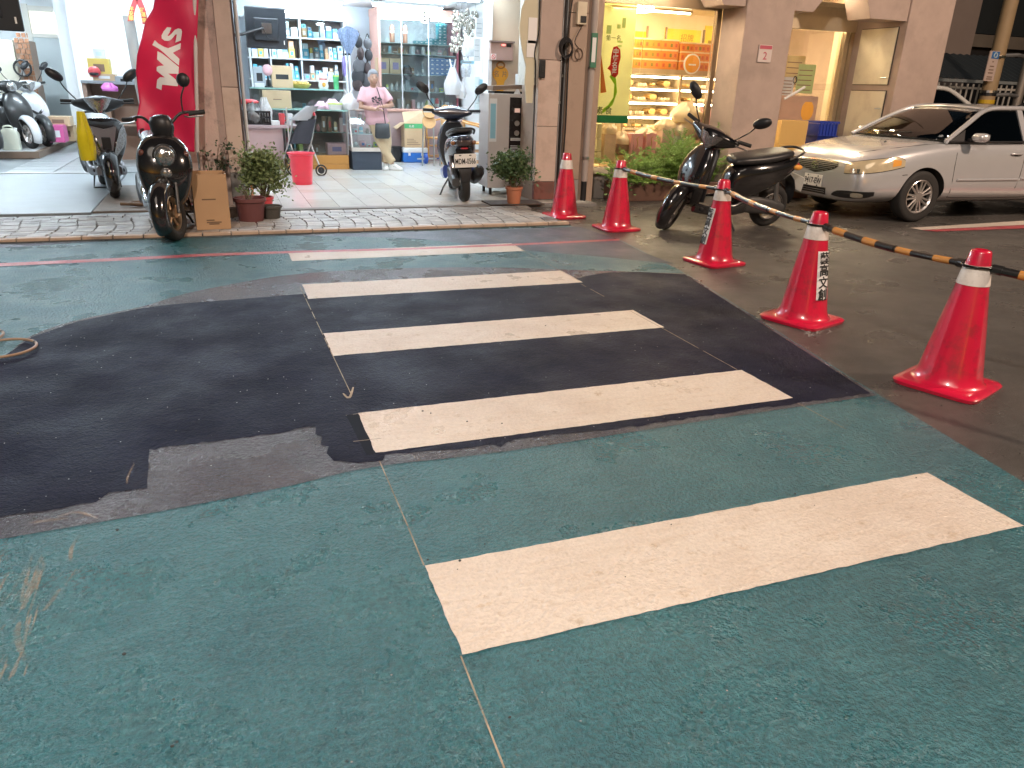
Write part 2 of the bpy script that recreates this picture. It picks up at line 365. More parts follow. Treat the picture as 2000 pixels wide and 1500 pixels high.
# chalk handwriting at the foot of the second cone
M_wchalk = faint_mat('white_chalk', (.5, .47, .44), .0, .7, 60)
for p in ([(1562, 642), (1578, 650), (1568, 654)], [(1572, 640), (1580, 646), (1570, 652)], [(1584, 640), (1580, 656), (1590, 650)], [(1590, 642), (1606, 648)], [(1600, 640), (1596, 652), (1612, 644)], [(1612, 640), (1622, 648), (1614, 652)], [(1626, 642), (1638, 646)], [(1578, 658), (1590, 654), (1604, 656)], [(1596, 656), (1600, 660)]):
    chalk('chalk_writing', p, .006, .004, M_wchalk)
M_dark = mat('matte_black', (.02, .02, .022), .6)
# far white and red kerb-side line under the car
painted('white_edge_line', [GP(*p, .004) for p in [(1777, 445), (2000, 431), (2150, 421), (2150, 428), (2000, 439), (1800, 449)]], M_white)
painted('red_edge_line', [GP(*p, .0045) for p in [(1800, 449.5), (2000, 439.5), (2150, 429), (2150, 436), (2000, 446), (1830, 452)]], M_red)
# hand-sized grit scattered on the paint
b = MB(); r3 = random.Random(5)
for i in range(160):
    x, y = r3.uniform(-1.6, 4), r3.uniform(1.0, 7.2); s = r3.uniform(.002, .0055)
    b.ell((x, y, .004+s*.6), (s, s*r3.uniform(.6, 1), s*.7), 6, 4)
stuff(b.build('grit', mat('grit', (.05, .05, .05), .8, var=.5, vs=30)), 'tiny dark grit scattered over the painted road', 'grit')
# ============================================================ SIDEWALK PAVERS
M_pbase = mat('paver_bed', (.1, .09, .08), .85, var=.3, vs=20, bump=.3, bs=80)
struct(MB().box(-6, 3.46, CURB+.002, 8.67, -.02, .012).build('sidewalk', M_pbase))
sw = bpy.data.objects['sidewalk']
M_pav = [mat('paver_%s' % n, c, .5, var=.25, vs=14, bump=.3, bs=90, dirt=(.12, .1, .085), dirts=5, dirtamt=.7) for n, c in (('grey', (.36, .34, .32)), ('pale', (.44, .41, .38)), ('dull', (.3, .28, .26)))]
M_pedge = mat('paver_peach', (.5, .36, .26), .55, var=.2, vs=12, bump=.2, bs=80, dirt=(.2, .15, .12), dirts=6)
bw, bd, gp_ = .157, .104, .009
def slab_mesh(n, w_, d_, h_, m):
    return MB().box(-w_/2, w_/2, -d_/2, d_/2, 0, h_, bev=.004).build(n, m)
protos = []
for m in M_pav:
    o = slab_mesh('paver', bw-gp_, bd-gp_, .03, m); protos.append(o.data); bpy.data.objects.remove(o)
o = slab_mesh('edge_paver', .235, .072, .032, M_pedge); pe = o.data; bpy.data.objects.remove(o)
cells = []
for i in range(34):
    x = -2.2+.245*i-.6
    if x < 3.35: cells.append((x, CURB+.042, pe, 'edge_paver'))
for r in range(11):
    for c in range(-22, 24):
        x = c*bw+.035*sin(r*.55)+(.07 if r > 8 else 0); y = CURB+.085+bd*(r+.5)
        if x > 3.38 or y > 8.62: continue
        cells.append((x+.004*sin(c*2.1+r*.8), y+.002*sin(c*3.), r2.choice(protos), 'paver'))
cells.sort(key=lambda c: (c[3] != 'edge_paver', abs(c[0]-1)*.25+c[1]))
rest = MB(); nind = {'paver': 0, 'edge_paver': 0}
for x, y, me, nm in cells:
    nind[nm] += 1
    M_ = Matrix.Translation((x, y, .004+r2.uniform(-.0025, .003))) @ Matrix.Rotation(r2.uniform(-.03, .03), 4, 'Z')
    if nind[nm] <= 290:
        o = bpy.data.objects.new(nm, me); COL.objects.link(o); o.parent = sw; o.matrix_local = M_
    else:
        rest.box(-bw/2+gp_/2, bw/2-gp_/2, -bd/2+gp_/2, bd/2-gp_/2, 0, .03, m=M_)
if rest.v: o = rest.build('far_pavers', M_pav[0], sw); o['kind'] = 'stuff'
# ============================================================ BUILDING: three shops behind an arcade
M_plaster = mat('pink_plaster', (.45, .345, .295), .75, var=.14, vs=5, bump=.12, bs=70, dirt=(.3, .24, .2), dirts=2.2, dirtamt=.45)
M_peel = mat('peeling_plaster', (.55, .42, .36), .8, var=.15, vs=5, bump=.3, bs=40, dirt=(.16, .14, .13), dirts=3.4, dirtamt=.95)
M_stone = mat('stone_cladding', (.58, .45, .38), .45, var=.12, vs=3, dirt=(.36, .26, .2), dirts=4, dirtamt=.5)
M_stone2 = mat('stone_cladding_brown', (.4, .29, .22), .5, var=.14, vs=3, dirt=(.2, .15, .12), dirts=3, dirtamt=.6)
M_plinth = mat('grey_plinth', (.26, .24, .22), .6, var=.2, vs=6, dirt=(.1, .09, .08), dirts=4, dirtamt=.6)
M_redplinth = mat('red_plinth', (.2, .075, .06), .6, var=.2, vs=6, dirt=(.1, .07, .06), dirts=5, dirtamt=.6)
M_wwall = mat('white_wall', (.8, .82, .83), .6, var=.03, vs=2, dirt=(.66, .68, .7), dirts=1.2, dirtamt=.35)
M_ceil = mat('white_ceiling', (.82, .84, .86), .7, var=.03)
M_cream = mat('cream_wall', (.72, .62, .46), .65, var=.08, vs=4, dirt=(.5, .4, .28), dirts=2.4, dirtamt=.4)
M_beige = mat('beige_wall', (.58, .46, .34), .65, var=.1, vs=4, dirt=(.4, .3, .22), dirts=1.6, dirtamt=.5)
M_alu = mat('aluminium', (.6, .6, .6), .35, .9, var=.08, vs=10)
M_wmetal = mat('white_metal', (.78, .8, .82), .4, var=.04)
M_brownal = mat('bronze_aluminium', (.3, .22, .15), .4, .6, var=.1)
M_black = mat('black_plastic', (.016, .016, .018), .42, var=.2, vs=30)
M_glass = glass('clear_glass'); M_glass2 = glass('shop_glass', (.97, .96, .93), .05)
FR = 8.9
B = thing('arcade_building', 'pinkish arcade building with three lit shops at street level', 'building')
def wall(name, x0, x1, y0, y1, z0, z1, m, bev=0., p=None): return MB().box(x0, x1, y0, y1, z0, z1, bev=bev).build(name, m, p or B)
# left column with stone pilaster
c = wall('column', -.46, .075, 8.97, 9.55, 0, 3.3, M_peel)
for z0, z1, m in ((0, .405, M_plinth), (.41, 1.27, M_stone), (1.275, 2.2, M_plaster), (2.205, 3.3, M_plaster)):
    MB().box(.0775, .238, FR, 9.5, z0, z1, bev=.006).build('stone_panel', m, c)
MB().box(.24, .262, 9.0, 9.5, 0, 3.2).build('edge_strip', mat('dark_strip', (.08, .06, .06), .6), c)
# right column, clad in two bays of stone with a joint between
c = wall('column', 3.66, 4.44, 8.96, 9.5, 0, 3.3, M_stone2)
for z0, z1, m in ((0, .06, M_plinth), (.065, .28, M_redplinth), (.285, .935, M_stone), (.94, 1.68, M_stone), (1.685, 2.45, M_plaster), (2.455, 3.3, M_plaster)):
    MB().box(3.63, 3.905, FR-.01, 8.957, z0, z1, bev=.005).build('stone_panel', m, c)
for z0, z1, m in ((0, .3, M_plinth), (.305, 2.2, M_stone2), (2.205, 3.3, M_stone2)):
    MB().box(4.005, 4.24, FR-.005, 8.957, z0, z1, bev=.005).build('stone_panel', m, c)
MB().box(3.56, 3.628, 8.93, 9.4, 1.4, 3.3).build('white_jamb', mat('stained_white', (.66, .64, .58), .6, var=.1, vs=4, dirt=(.2, .18, .14), dirts=4, dirtamt=.6), c)
wall('post', 4.4, 4.5, 9.02, 9.4, 0, 3.3, M_stone2)
# pillar 2 and right pillar
c = wall('pillar', 6.45, 7.2, FR, 9.42, 0, 3.3, M_plaster, .012)
c = wall('pillar', 9.15, 9.95, FR, 10.0, 0, 3.3, M_plaster, .012)
# beams with haunches at the pillar heads (front beam runs along the street)
bmx = MB()
bmx.prism([(4.44, 3.3), (4.44, 2.9), (5.75, 2.86), (6.12, 2.42), (6.447, 2.42), (6.447, 3.3)], 8.93, 9.36, 'Y')
bmx.build('beam', M_plaster, B)
MB().prism([(7.203, 3.3), (7.203, 2.42), (7.52, 2.42), (7.9, 2.86), (8.28, 2.86), (8.5, 2.4), (9.147, 2.4), (9.147, 3.3)], 8.93, 9.36, 'Y').build('beam', M_plaster, B)
wall('beam', -9, -.47, 8.95, 9.4, 2.85, 3.3, M_plaster); wall('beam', .27, 3.55, 8.95, 9.4, 2.8, 3.3, M_plaster)
wall('upper_wall', -9, 9.95, FR+.02, 9.3, 3.31, 7.5, M_plaster)
wall('end_wall', 9.6, 9.95, 10.003, 22, 0, 7.5, M_plaster)
# shop ceilings, partitions, backs
wall('ceiling', .27, 4.4, 9.41, 15.6, 2.68, 2.78, M_ceil)
wall('back_wall', .1, 4.6, 15.6, 15.75, 0, 3.2, mat('pale_back_wall', (.62, .68, .74), .6, var=.05))
wall('side_wall', -.35, .265, 9.56, 16.4, 0, 3.2, M_wwall)
wall('side_wall', 4.41, 4.5, 9.55, 15.6, 0, 3.2, M_wwall)
wall('return_wall', 3.6, 4.4, 10.6, 10.75, 0, 3.2, M_beige)
MB().box(3.545, 3.597, 10.52, 10.75, 0, 2.68).build('door_post', M_wmetal, B)
MB().box(.3, .33, 9.7, 9.9, 0, 2.68).build('orange_jamb', mat('orange_jamb', (.6, .28, .12), .5), B)
s_ = MB().box(.285, .315, 9.2, 9.6, .5, 2.68).build('perforated_strip', M_wmetal, B)
# left shop
wall('ceiling', -9, -.36, 9.41, 22, 2.95, 3.05, M_ceil)
wall('back_wall', -9, -2.6, 21.0, 21.2, 0, 3.2, mat('grey_white_wall', (.7, .74, .76), .6, var=.04))
wall('front_partition', -2.3, -.36, 16.5, 21.2, 0, 3.2, M_wwall)
wall('corner_post', -2.55, -2.3, 16.9, 21, 0, 3.2, M_wmetal)
wall('side_wall', -9.1, -9, 9.3, 21.2, 0, 3.2, M_wwall)
d = MB().box(-3.66, -2.93, 20.93, 20.99, .12, 2.08).build('door', mat('grey_door', (.5, .55, .56), .5, var=.04), B)
MB().box(-3.04, -3.0, 20.88, 20.93, 1.0, 1.12).build('door_handle', M_alu, d)
f_ = MB()
for x0, x1, z0, z1 in ((-3.78, -3.665, .1, 2.75), (-2.925, -2.83, .1, 2.75), (-3.66, -2.93, 2.085, 2.16), (-3.66, -2.93, 2.62, 2.72)): f_.box(x0, x1, 20.9, 20.985, z0, z1)
f_.build('door_frame', mat('cream_frame', (.66, .64, .58), .5), B)
w_ = MB().box(-3.66, -3.18, 20.95, 20.98, 2.165, 2.615).build('transom_pane', mat('frosted_lit', (.62, .6, .52), .35, emit=(1, .9, .65), es=.25), B)
MB().box(-3.14, -2.94, 20.95, 20.98, 2.165, 2.615).build('transom_pane', mat('frosted_dark', (.2, .2, .24), .3), B)
MB().box(-3.18, -3.14, 20.94, 20.985, 2.165, 2.615).build('mullion', M_alu, B)
# cake shop shell
wall('ceiling', 4.5, 9.6, 9.45, 14, 2.62, 2.72, M_cream)
wall('back_wall', 4.5, 9.6, 13.2, 13.4, 0, 3.2, mat('orange_cream_wall', (.78, .64, .44), .6, var=.06))
wall('low_wall', 4.5, 6.45, 9.38, 9.5, 0, .4, M_plinth)
wall('window_sill', 4.5, 5.3, 9.3, 9.378, .33, .405, M_cream)
wall('shop_floor_slab', 4.5, 9.6, 9.503, 13.2, 0, .1, M_cream)
wall('lintel', 4.5, 6.449, 9.42, 9.52, 2.4, 2.619, M_brownal)
wall('lintel', 7.203, 9.14, 9.9, 10.02, 2.48, 2.95, M_cream)
wall('fascia', 4.5, 6.449, 9.43, 9.5, 2.725, 3.3, M_cream); wall('fascia', 7.203, 9.14, 10.03, 10.1, 2.725, 2.955, M_cream)
wall('shutter_box', 7.203, 9.14, 9.84, 9.898, 2.3, 2.48, M_cream)
wall('arcade_ceiling', 6.5, 9.6, 9.37, 10.2, 2.96, 3.06, M_cream)
for nm, x0, x1 in (('window_post', 4.503, 4.57), ('window_post', 6.38, 6.446)): wall(nm, x0, x1, 9.42, 9.5, .4, 2.4, M_brownal)
for x0, x1 in ((4.572, 5.3), (5.303, 6.378)):
    MB().box(x0, x1, 9.45, 9.46, .405, 2.4).build('window_pane', M_glass2, B)
for x0, x1 in ((8.98, 9.05), (9.08, 9.14), (7.21, 7.28)): wall('door_jamb', x0, x1, 9.86, 10.0, 0, 2.3, mat('cream_aluminium', (.55, .45, .3), .4, .3))
MB().box(7.282, 8.978, 9.93, 9.94, .1, 2.3).build('door_pane', M_glass2, B)
# hatch panels on the inner side of the right pillar
M_hatch = mat('hatch_paint', (.82, .73, .56), .6, var=.06, vs=4, dirt=(.5, .4, .3), dirts=3, dirtamt=.35)
fr = mat('hatch_gap', (.07, .05, .04), .7)
for z0, z1 in ((.3, 1.5), (1.57, 2.34)):
    MB().box(9.138, 9.149, 9.03, 9.72, z0, z1).build('hatch_shadow_gap', fr, B)
    h = MB().box(9.122, 9.137, 9.04, 9.71, z0+.01, z1-.01).build('hatch', M_hatch, B)
    MB().cyl((9.11, 9.06, z0+.1 if z0 > 1 else z1-.25), (9.11, 9.16, z0+.1 if z0 > 1 else z1-.25), .008, n=8).build('latch', M_alu, h)
wall('side_return', 9.152, 9.3, 10.003, 10.3, 0, 3.0, M_cream)
# ------------------------------------------------ lamps the place has, plus one added in the cake shop
L_cool = lamp_mat('cool_tube', (.74, .89, 1.0), 42.); L_cool2 = lamp_mat('cool_tube_bright', (.76, .9, 1.0), 92.); L_warm = lamp_mat('warm_tube', (1, .8, .5), 27.); L_case = lamp_mat('case_tube', (1, .88, .62), 15.)
def tube_lamp(label, x, y, z, ln, m, cat='lamp', grp=None, yaw=0):
    t = thing('ceiling_lamp', label, cat, (x, y, z), yaw, grp)
    MB().box(-ln/2, ln/2, -.07, .07, .02, .06).build('housing', M_wmetal, t)
    for s in (-1, 1): MB().cyl((-ln/2+.03, s*.04, 0), (ln/2-.03, s*.04, 0), .016, n=8).build('tube', m, t)
g = 'white fluorescent lamps on the parts shop ceiling'
for q, (x, y) in enumerate(((1.1, 10.3), (3.0, 10.3), (1.5, 12.4), (3.4, 12.4), (1.6, 14.4), (3.3, 14.2))):
    tube_lamp('twin tube fluorescent lamp on the parts shop ceiling, %s row, %s' % (('front', 'middle', 'back')[q//2], ('left', 'right')[q % 2]), x, y, 2.61, 1.25, L_cool, grp=g)
g = 'white fluorescent lamps on the scooter shop ceiling'
for q, (x, y) in enumerate(((-1.6, 11.2), (-4.2, 11.2), (-1.5, 14.6), (-4.2, 14.6), (-4.0, 18.5))):
    tube_lamp('twin tube fluorescent lamp on the scooter shop ceiling, %s' % ('front right', 'front left', 'middle right', 'middle left', 'by the door')[q], x, y, 2.86, 1.25, L_cool2, grp=g)
g = 'warm lamps inside the cake shop'
for q, (x, y) in enumerate(((5.3, 9.8), (6.2, 11.4), (8.2, 10.6))):  # first one is an added lamp, brightens the window goods and banner
    t = thing('ceiling_lamp', 'warm flat ceiling lamp in the cake shop, %s' % ('added near the window to light goods', 'towards the back', 'behind the glass door')[q], 'lamp', (x, y, 2.6), 0, g)
    MB().lathe([(.3, 0), (.3, -.05), (.25, -.08), (0, -.085)], 24).build('shade', L_warm, t)
t = thing('arcade_lamp', 'round warm ceiling lamp between the two bare pillars', 'lamp', (8.15, 9.62, 2.955))
MB().lathe([(.16, 0), (.16, -.03), (.13, -.06), (0, -.075)], 24).build('shade', lamp_mat('arcade_glow', (1, .82, .55), 105.), t)
t = thing('sign_lamp', 'warm tube lamp under the beam over the cake shop window', 'lamp', (5.2, 9.2, 2.83))
MB().box(-.5, .5, -.05, .05, 0, .03).build('housing', M_wmetal, t); MB().cyl((-.48, 0, -.025), (.48, 0, -.025), .018, n=8).build('tube', lamp_mat('sign_tube', (1, .82, .55), 160.), t)
# street lamps standing outside the picture, behind the photographer
M_pole = mat('galvanised', (.3, .3, .3), .5, .6)
def street_lamp(label, x, y, h, ax, ay, power, col):
    t = thing('street_lamp', label, 'street lamp', (x, y, 0))
    MB().tube([(0, 0, 0), (0, 0, h*.9), (ax*.3, ay*.3, h), (ax, ay, h+.1)], [.09, .05], 12, smooth=5).build('pole', M_pole, t)
    MB().box(ax-.3, ax+.3, ay-.13, ay+.13, h+.1, h+.2, bev=.03).build('head', M_pole, t)
    MB().box(ax-.24, ax+.24, ay-.1, ay+.1, h+.07, h+.097).build('lens', lamp_mat('street_lens', (1, .8, .6), 5), t)
    l = street_light((ax, ay, h-.0), power, col, .3); l.parent = t
street_lamp('tall street lamp behind the photographer', -3.2, -3.5, 7.0, 1.2, 1.2, 1250, (1, .85, .74))
street_lamp('tall street lamp on the far side of the right-hand road', 12.5, -1.5, 7.5, -1.5, .6, 1900, (1, .74, .56))
# ============================================================ SHOP FLOORS
M_tile = [mat('floor_tile_%s' % n, c, .22, var=.05, vs=3, dirt=(.4, .37, .33), dirts=3, dirtamt=.3) for n, c in (('white', (.66, .65, .62)), ('ivory', (.62, .59, .53)))]
fl = struct(MB().box(.262, 4.41, 8.68, 15.6, -.02, .034).build('shop_floor', mat('grout', (.2, .19, .18), .8)))
MB().box(.3, 3.5, 8.665, 8.79, .0, .039, bev=.006).build('threshold', mat('threshold_concrete', (.2, .19, .18), .7, var=.3, vs=8, bump=.2), fl)
o = MB().box(-.153, .153, -.153, .153, 0, .008).build('floor_tile', M_tile[0]); t0 = o.data; bpy.data.objects.remove(o)
o = MB().box(-.153, .153, -.153, .153, 0, .008).build('floor_tile', M_tile[1]); t1 = o.data; bpy.data.objects.remove(o)
n_ = 0; xs = .44; cells = []
for r in range(22):
    for c in range(13):
        x, y = xs+c*.31, 8.955+r*.31
        if y > 15.4: continue
        cells.append((x, y))
for x, y in cells[:290]:
    o = bpy.data.objects.new('floor_tile', r2.choice((t0, t0, t1))); COL.objects.link(o); o.parent = fl; o.location = (x, y, .031+r2.uniform(-.0008, .0008))
M_slab = mat('worn_concrete', (.27, .3, .32), .4, var=.12, vs=3, dirt=(.25, .27, .28), dirts=5, dirtamt=.6, bump=.1, bs=40)
lf = struct(MB().box(-9, -.47, 8.64, 21, -.02, .03).build('scooter_shop_floor', mat('shop_concrete', (.26, .28, .29), .45, var=.15, vs=3)))
MB().box(-6, -1.29, 8.66, 12.25, .031, .055, bev=.004).build('steel_ramp_plate', M_slab, lf)
MB().box(-6, -1.6, 12.3, 12.42, .031, .06).build('door_rail', M_alu, lf)
M_gt = mat('pale_floor_tile', (.4, .42, .43), .35, var=.1, vs=8)
for c in range(12):
    for r in range(9): MB
o = MB().box(-.29, .29, -.19, .19, 0, .012).build('floor_tile', M_gt); t0 = o.data; bpy.data.objects.remove(o)
for c in range(4):
    for r in range(14):
        o = bpy.data.objects.new('floor_tile', t0); COL.objects.link(o); o.parent = lf; o.location = (-2.55+c*.6, 12.75+r*.4, .031)
pl = thing('scooter_platform', 'low brown wooden platform under the white scooters', 'platform', (-4.6, 17.0, 0))
M_wood = mat('brown_wood', (.2, .14, .1), .6, var=.2, vs=5)
MB().box(-3.5, 1.75, -2.3, 3.6, .06, .145).build('deck', mat('platform_top', (.45, .46, .46), .5, var=.1, vs=4), pl)
MB().box(-3.5, 1.82, -2.38, -2.303, .045, .15).build('front_board', M_wood, pl)
MB().box(1.753, 1.82, -2.3, 3.6, .045, .15).build('side_board', M_wood, pl)
MB().box(-1.285, -.47, 8.75, 10.9, .031, .05).build('timber_mat', mat('old_boards', (.2, .16, .13), .7, var=.3, vs=10, dirt=(.08, .07, .06), dirts=6), lf)
# ============================================================ TRAFFIC CONES AND BARS
M_cone = mat('cone_red', (.66, .01, .05), .3, var=.1, vs=8, coat=1., dirt=(.2, .03, .035), dirts=11, dirtamt=.55)
M_refl = mat('reflective_white', (.74, .68, .62), .45, var=.08, vs=14, dirt=(.36, .3, .26), dirts=16, dirtamt=.5)
M_print = mat('black_print', (.015, .015, .015), .6, var=0)
M_paper = mat('white_paper', (.82, .8, .78), .55, var=.04)
CONES = [(1848, 752, 'nearest the camera, with a plain body'), (1565, 625, 'with a white lettered sticker facing the camera, second from the front'), (1394, 513, 'with a narrow sticker on its left, in front of the leaning scooter'), (1203, 447, 'standing before the green planter'), (1101, 423, 'beside the stone column, farthest back')]
def cone_r(z): return .152+(.046-.152)*(z-.03)/.67
cpos = []
def cone_mesh():
    rings = []; N_ = 64
    prof = [(.03, .182), (.034, .172), (.05, .156)]+[(z_, cone_r(z_)) for z_ in (.09, .2, .35, .5, .555)]
    for z_, r in prof:
        rings.append([Vector((cos(2*pi*k/N_)*r*(1+.03*max(0, cos(10*2*pi*k/N_))**2*(z_ > .06)*(z_ < .5)), sin(2*pi*k/N_)*r*(1+.03*max(0, cos(10*2*pi*k/N_))**2*(z_ > .06)*(z_ < .5)), z_)) for k in range(N_)])
    return MB().loft(rings)
cone0 = None
for i, (px, py, desc) in enumerate(CONES):
    p = GP(px, py); cpos.append(p)
    lab = 'red traffic cone '+desc
    rz = (radians(20), radians(18), radians(8), radians(2), radians(4))[i]
    if cone0 is None:
        t = thing('traffic_cone', lab, 'traffic cone', p, rz, 'red traffic cones along the mural edge')
        b = MB()
        b.loft([ring((0, 0, z_), XA, YA, a, a, 32, 7) for z_, a in ((0.002, .205), (.02, .21), (.03, .2), (.033, .17))]); b.build('base', M_cone, t, smooth=40)
        cone_mesh().build('body', M_cone, t, smooth=40)
        MB().lathe([(cone_r(.535)+.003, .535), (cone_r(.625)+.003, .625), (cone_r(.63), .63)], 40, cap=False).build('reflective_band', M_refl, t, smooth=60)
        MB().lathe([(cone_r(.55)-.001, .55), (cone_r(.69), .69), (cone_r(.7)-.004, .7), (.03, .703), (.028, .66)], 32, cap=True).build('tip', M_cone, t, smooth=50)
        cone0 = t
    else:
        t = copy_tree(cone0); t.location = p; t.rotation_euler = (0, 0, rz); tag(t, lab, 'traffic cone')
    if i in (1, 2):
        # sticker wrapped on the cone, with four characters down it
        ang = radians(-84 if i == 1 else 176)-rz; s = MB(); da = .32
        rings = []
        for q in range(9):
            z_ = .17+.30*q/8; r = cone_r(z_)+.006; hw = .048/r
            rings.append([Vector((r*cos(ang+hw*(k/4-1)), r*sin(ang+hw*(k/4-1)), z_)) for k in range(9)])
        s.loft(rings, cap=False, closed=False); st = s.build('sticker', M_paper, t, smooth=60)
        for q, ch in enumerate('藝高文創'):
            z_ = .435-.075*q; r = cone_r(z_)+.0085; u = Vector((-sin(ang), cos(ang), 0)); up_ = Vector((-cos(ang)*.18, -sin(ang)*.18, 1))
            text('lettering', ch, .078, M_print, st, frame((r*cos(ang), r*sin(ang), z_-.012), u, up_), off=.0012, depth=.0015)
M_bblk = mat('bar_black', (.018, .017, .016), .3, var=.2, vs=20, coat=.2)
M_bor = mat('bar_orange', (.62, .27, .06), .4, var=.12, vs=20)
bars = [(cpos[3], cpos[2], 'running from the planter cone to the leaning scooter'), (cpos[2], cpos[1], 'hung between the two lettered cones'), (cpos[1], cpos[0], 'hung between the two front cones'), (cpos[0], Vector((3.93, 1.28, 0)), 'leaving the picture on the right')]
zr = .625
for a, c, desc in bars:
    A = Vector((a.x, a.y, zr)); C = Vector((c.x, c.y, zr)); dv = (C-A); ln = dv.length; dv.normalize()
    t = thing('barrier_bar', 'black and orange plastic barrier bar '+desc, 'barrier bar', A, 0, 'barrier bars linking the cones')
    E_ = C-A
    def at(s): return E_*s+Vector((0, 0, -.055*4*s*(1-s)*.5))
    s0, s1 = .078/ln, 1-.078/ln
    r_ = .0205
    MB().tube([at(s0+(s1-s0)*k/14*.56) for k in range(15)], r_, 14).build('outer_tube', M_bblk, t, smooth=40)
    MB().tube([at(s0+(s1-s0)*(.54+.46*k/12)) for k in range(13)], r_*.8, 14).build('inner_tube', M_bblk, t, smooth=40)
    nb = 4
    for k in range(nb):
        ss = s0+(s1-s0)*(k+.5)/nb; hw = .052/ln; rr = (r_ if ss+hw < s0+(s1-s0)*.56 else r_*.8)+.0012
        MB().tube([at(ss-hw), at(ss), at(ss+hw)], rr, 14).build('orange_band', M_bor, t, smooth=40)
    for s_, e in ((0, Vector((0, 0, 0))), (1, E_)):
        MB().tube([e+Vector((.069*cos(2*pi*k/20), .069*sin(2*pi*k/20), 0)) for k in range(20)], .006, 8, closed=True).build('end_ring', M_bblk, t, smooth=60)
        MB().cyl(at(.066/ln if s_ == 0 else 1-.066/ln), at(.11/ln if s_ == 0 else 1-.11/ln), .024, n=12).build('end_cap', M_bblk, t, smooth=40)
# an extra cone just out of the picture carries the last bar's far end
t = copy_tree(cone0); t.location = (3.93, 1.28, 0); tag(t, 'red traffic cone just outside the right edge of the picture', 'traffic cone')
# ============================================================ CARS
from mathutils.bvhtree import BVHTree
M_silver = mat('silver_paint', (.63, .635, .66), .26, .45, var=.04, coat=.7)
M_tyre = mat('tyre_rubber', (.022, .021, .02), .75, var=.2, vs=30, bump=.2, bs=150)
M_alloy = mat('alloy_wheel', (.62, .58, .55), .3, .8, var=.08)
M_arch = mat('wheel_well', (.012, .012, .012), .8)
M_lens = mat('headlamp_lens', (.66, .55, .36), .14, .25, var=.25, vs=14, coat=1.)
M_amber = mat('amber_lens', (.8, .36, .06), .2, coat=.6)
M_chrome = mat('chrome', (.75, .74, .72), .12, 1., var=0)
M_cglass = glass('car_glass', (.8, .8, .76), .25); M_dglass = glass('dark_car_glass', (.12, .13, .14), .15)
M_int = mat('car_interior', (.26, .22, .18), .8); M_seat = mat('car_seat_cloth', (.34, .3, .26), .85)
M_plate = mat('plate_white', (.78, .76, .72), .4, var=.06, vs=30)
ST = [(2.165, .34, .44, .56, .38, .62, .47, .58, .56, .5, .62, .64), (2.135, .21, .6, .72, .31, .755, .46, .71, .6, .6, .69, .71), (2.0, .19, .64, .79, .32, .8, .48, .765, .66, .68, .765, .785), (1.75, .18, .69, .835, .35, .842, .52, .815, .74, .73, .84, .865), (1.27, .18, .71, .85, .36, .855, .55, .83, .82, .75, .9, .93), (.95, .18, .72, .85, .36, .855, .57, .83, .86, .77, .935, .965), (.6, .18, .72, .845, .36, .85, .58, .83, .86, .78, .93, .955), (0, .18, .72, .845, .36, .85, .59, .835, .88, .79, .94, .95), (-1.0, .18, .72, .845, .37, .85, .6, .835, .9, .79, .955, .965), (-1.5, .18, .7, .845, .38, .845, .6, .82, .9, .75, .985, 1.01), (-1.9, .22, .66, .8, .4, .81, .6, .78, .88, .67, .985, 1.01), (-2.1, .28, .5, .68, .42, .72, .6, .68, .85, .56, .94, .96), (-2.16, .36, .4, .55, .46, .6, .6, .56, .8, .46, .88, .89)]
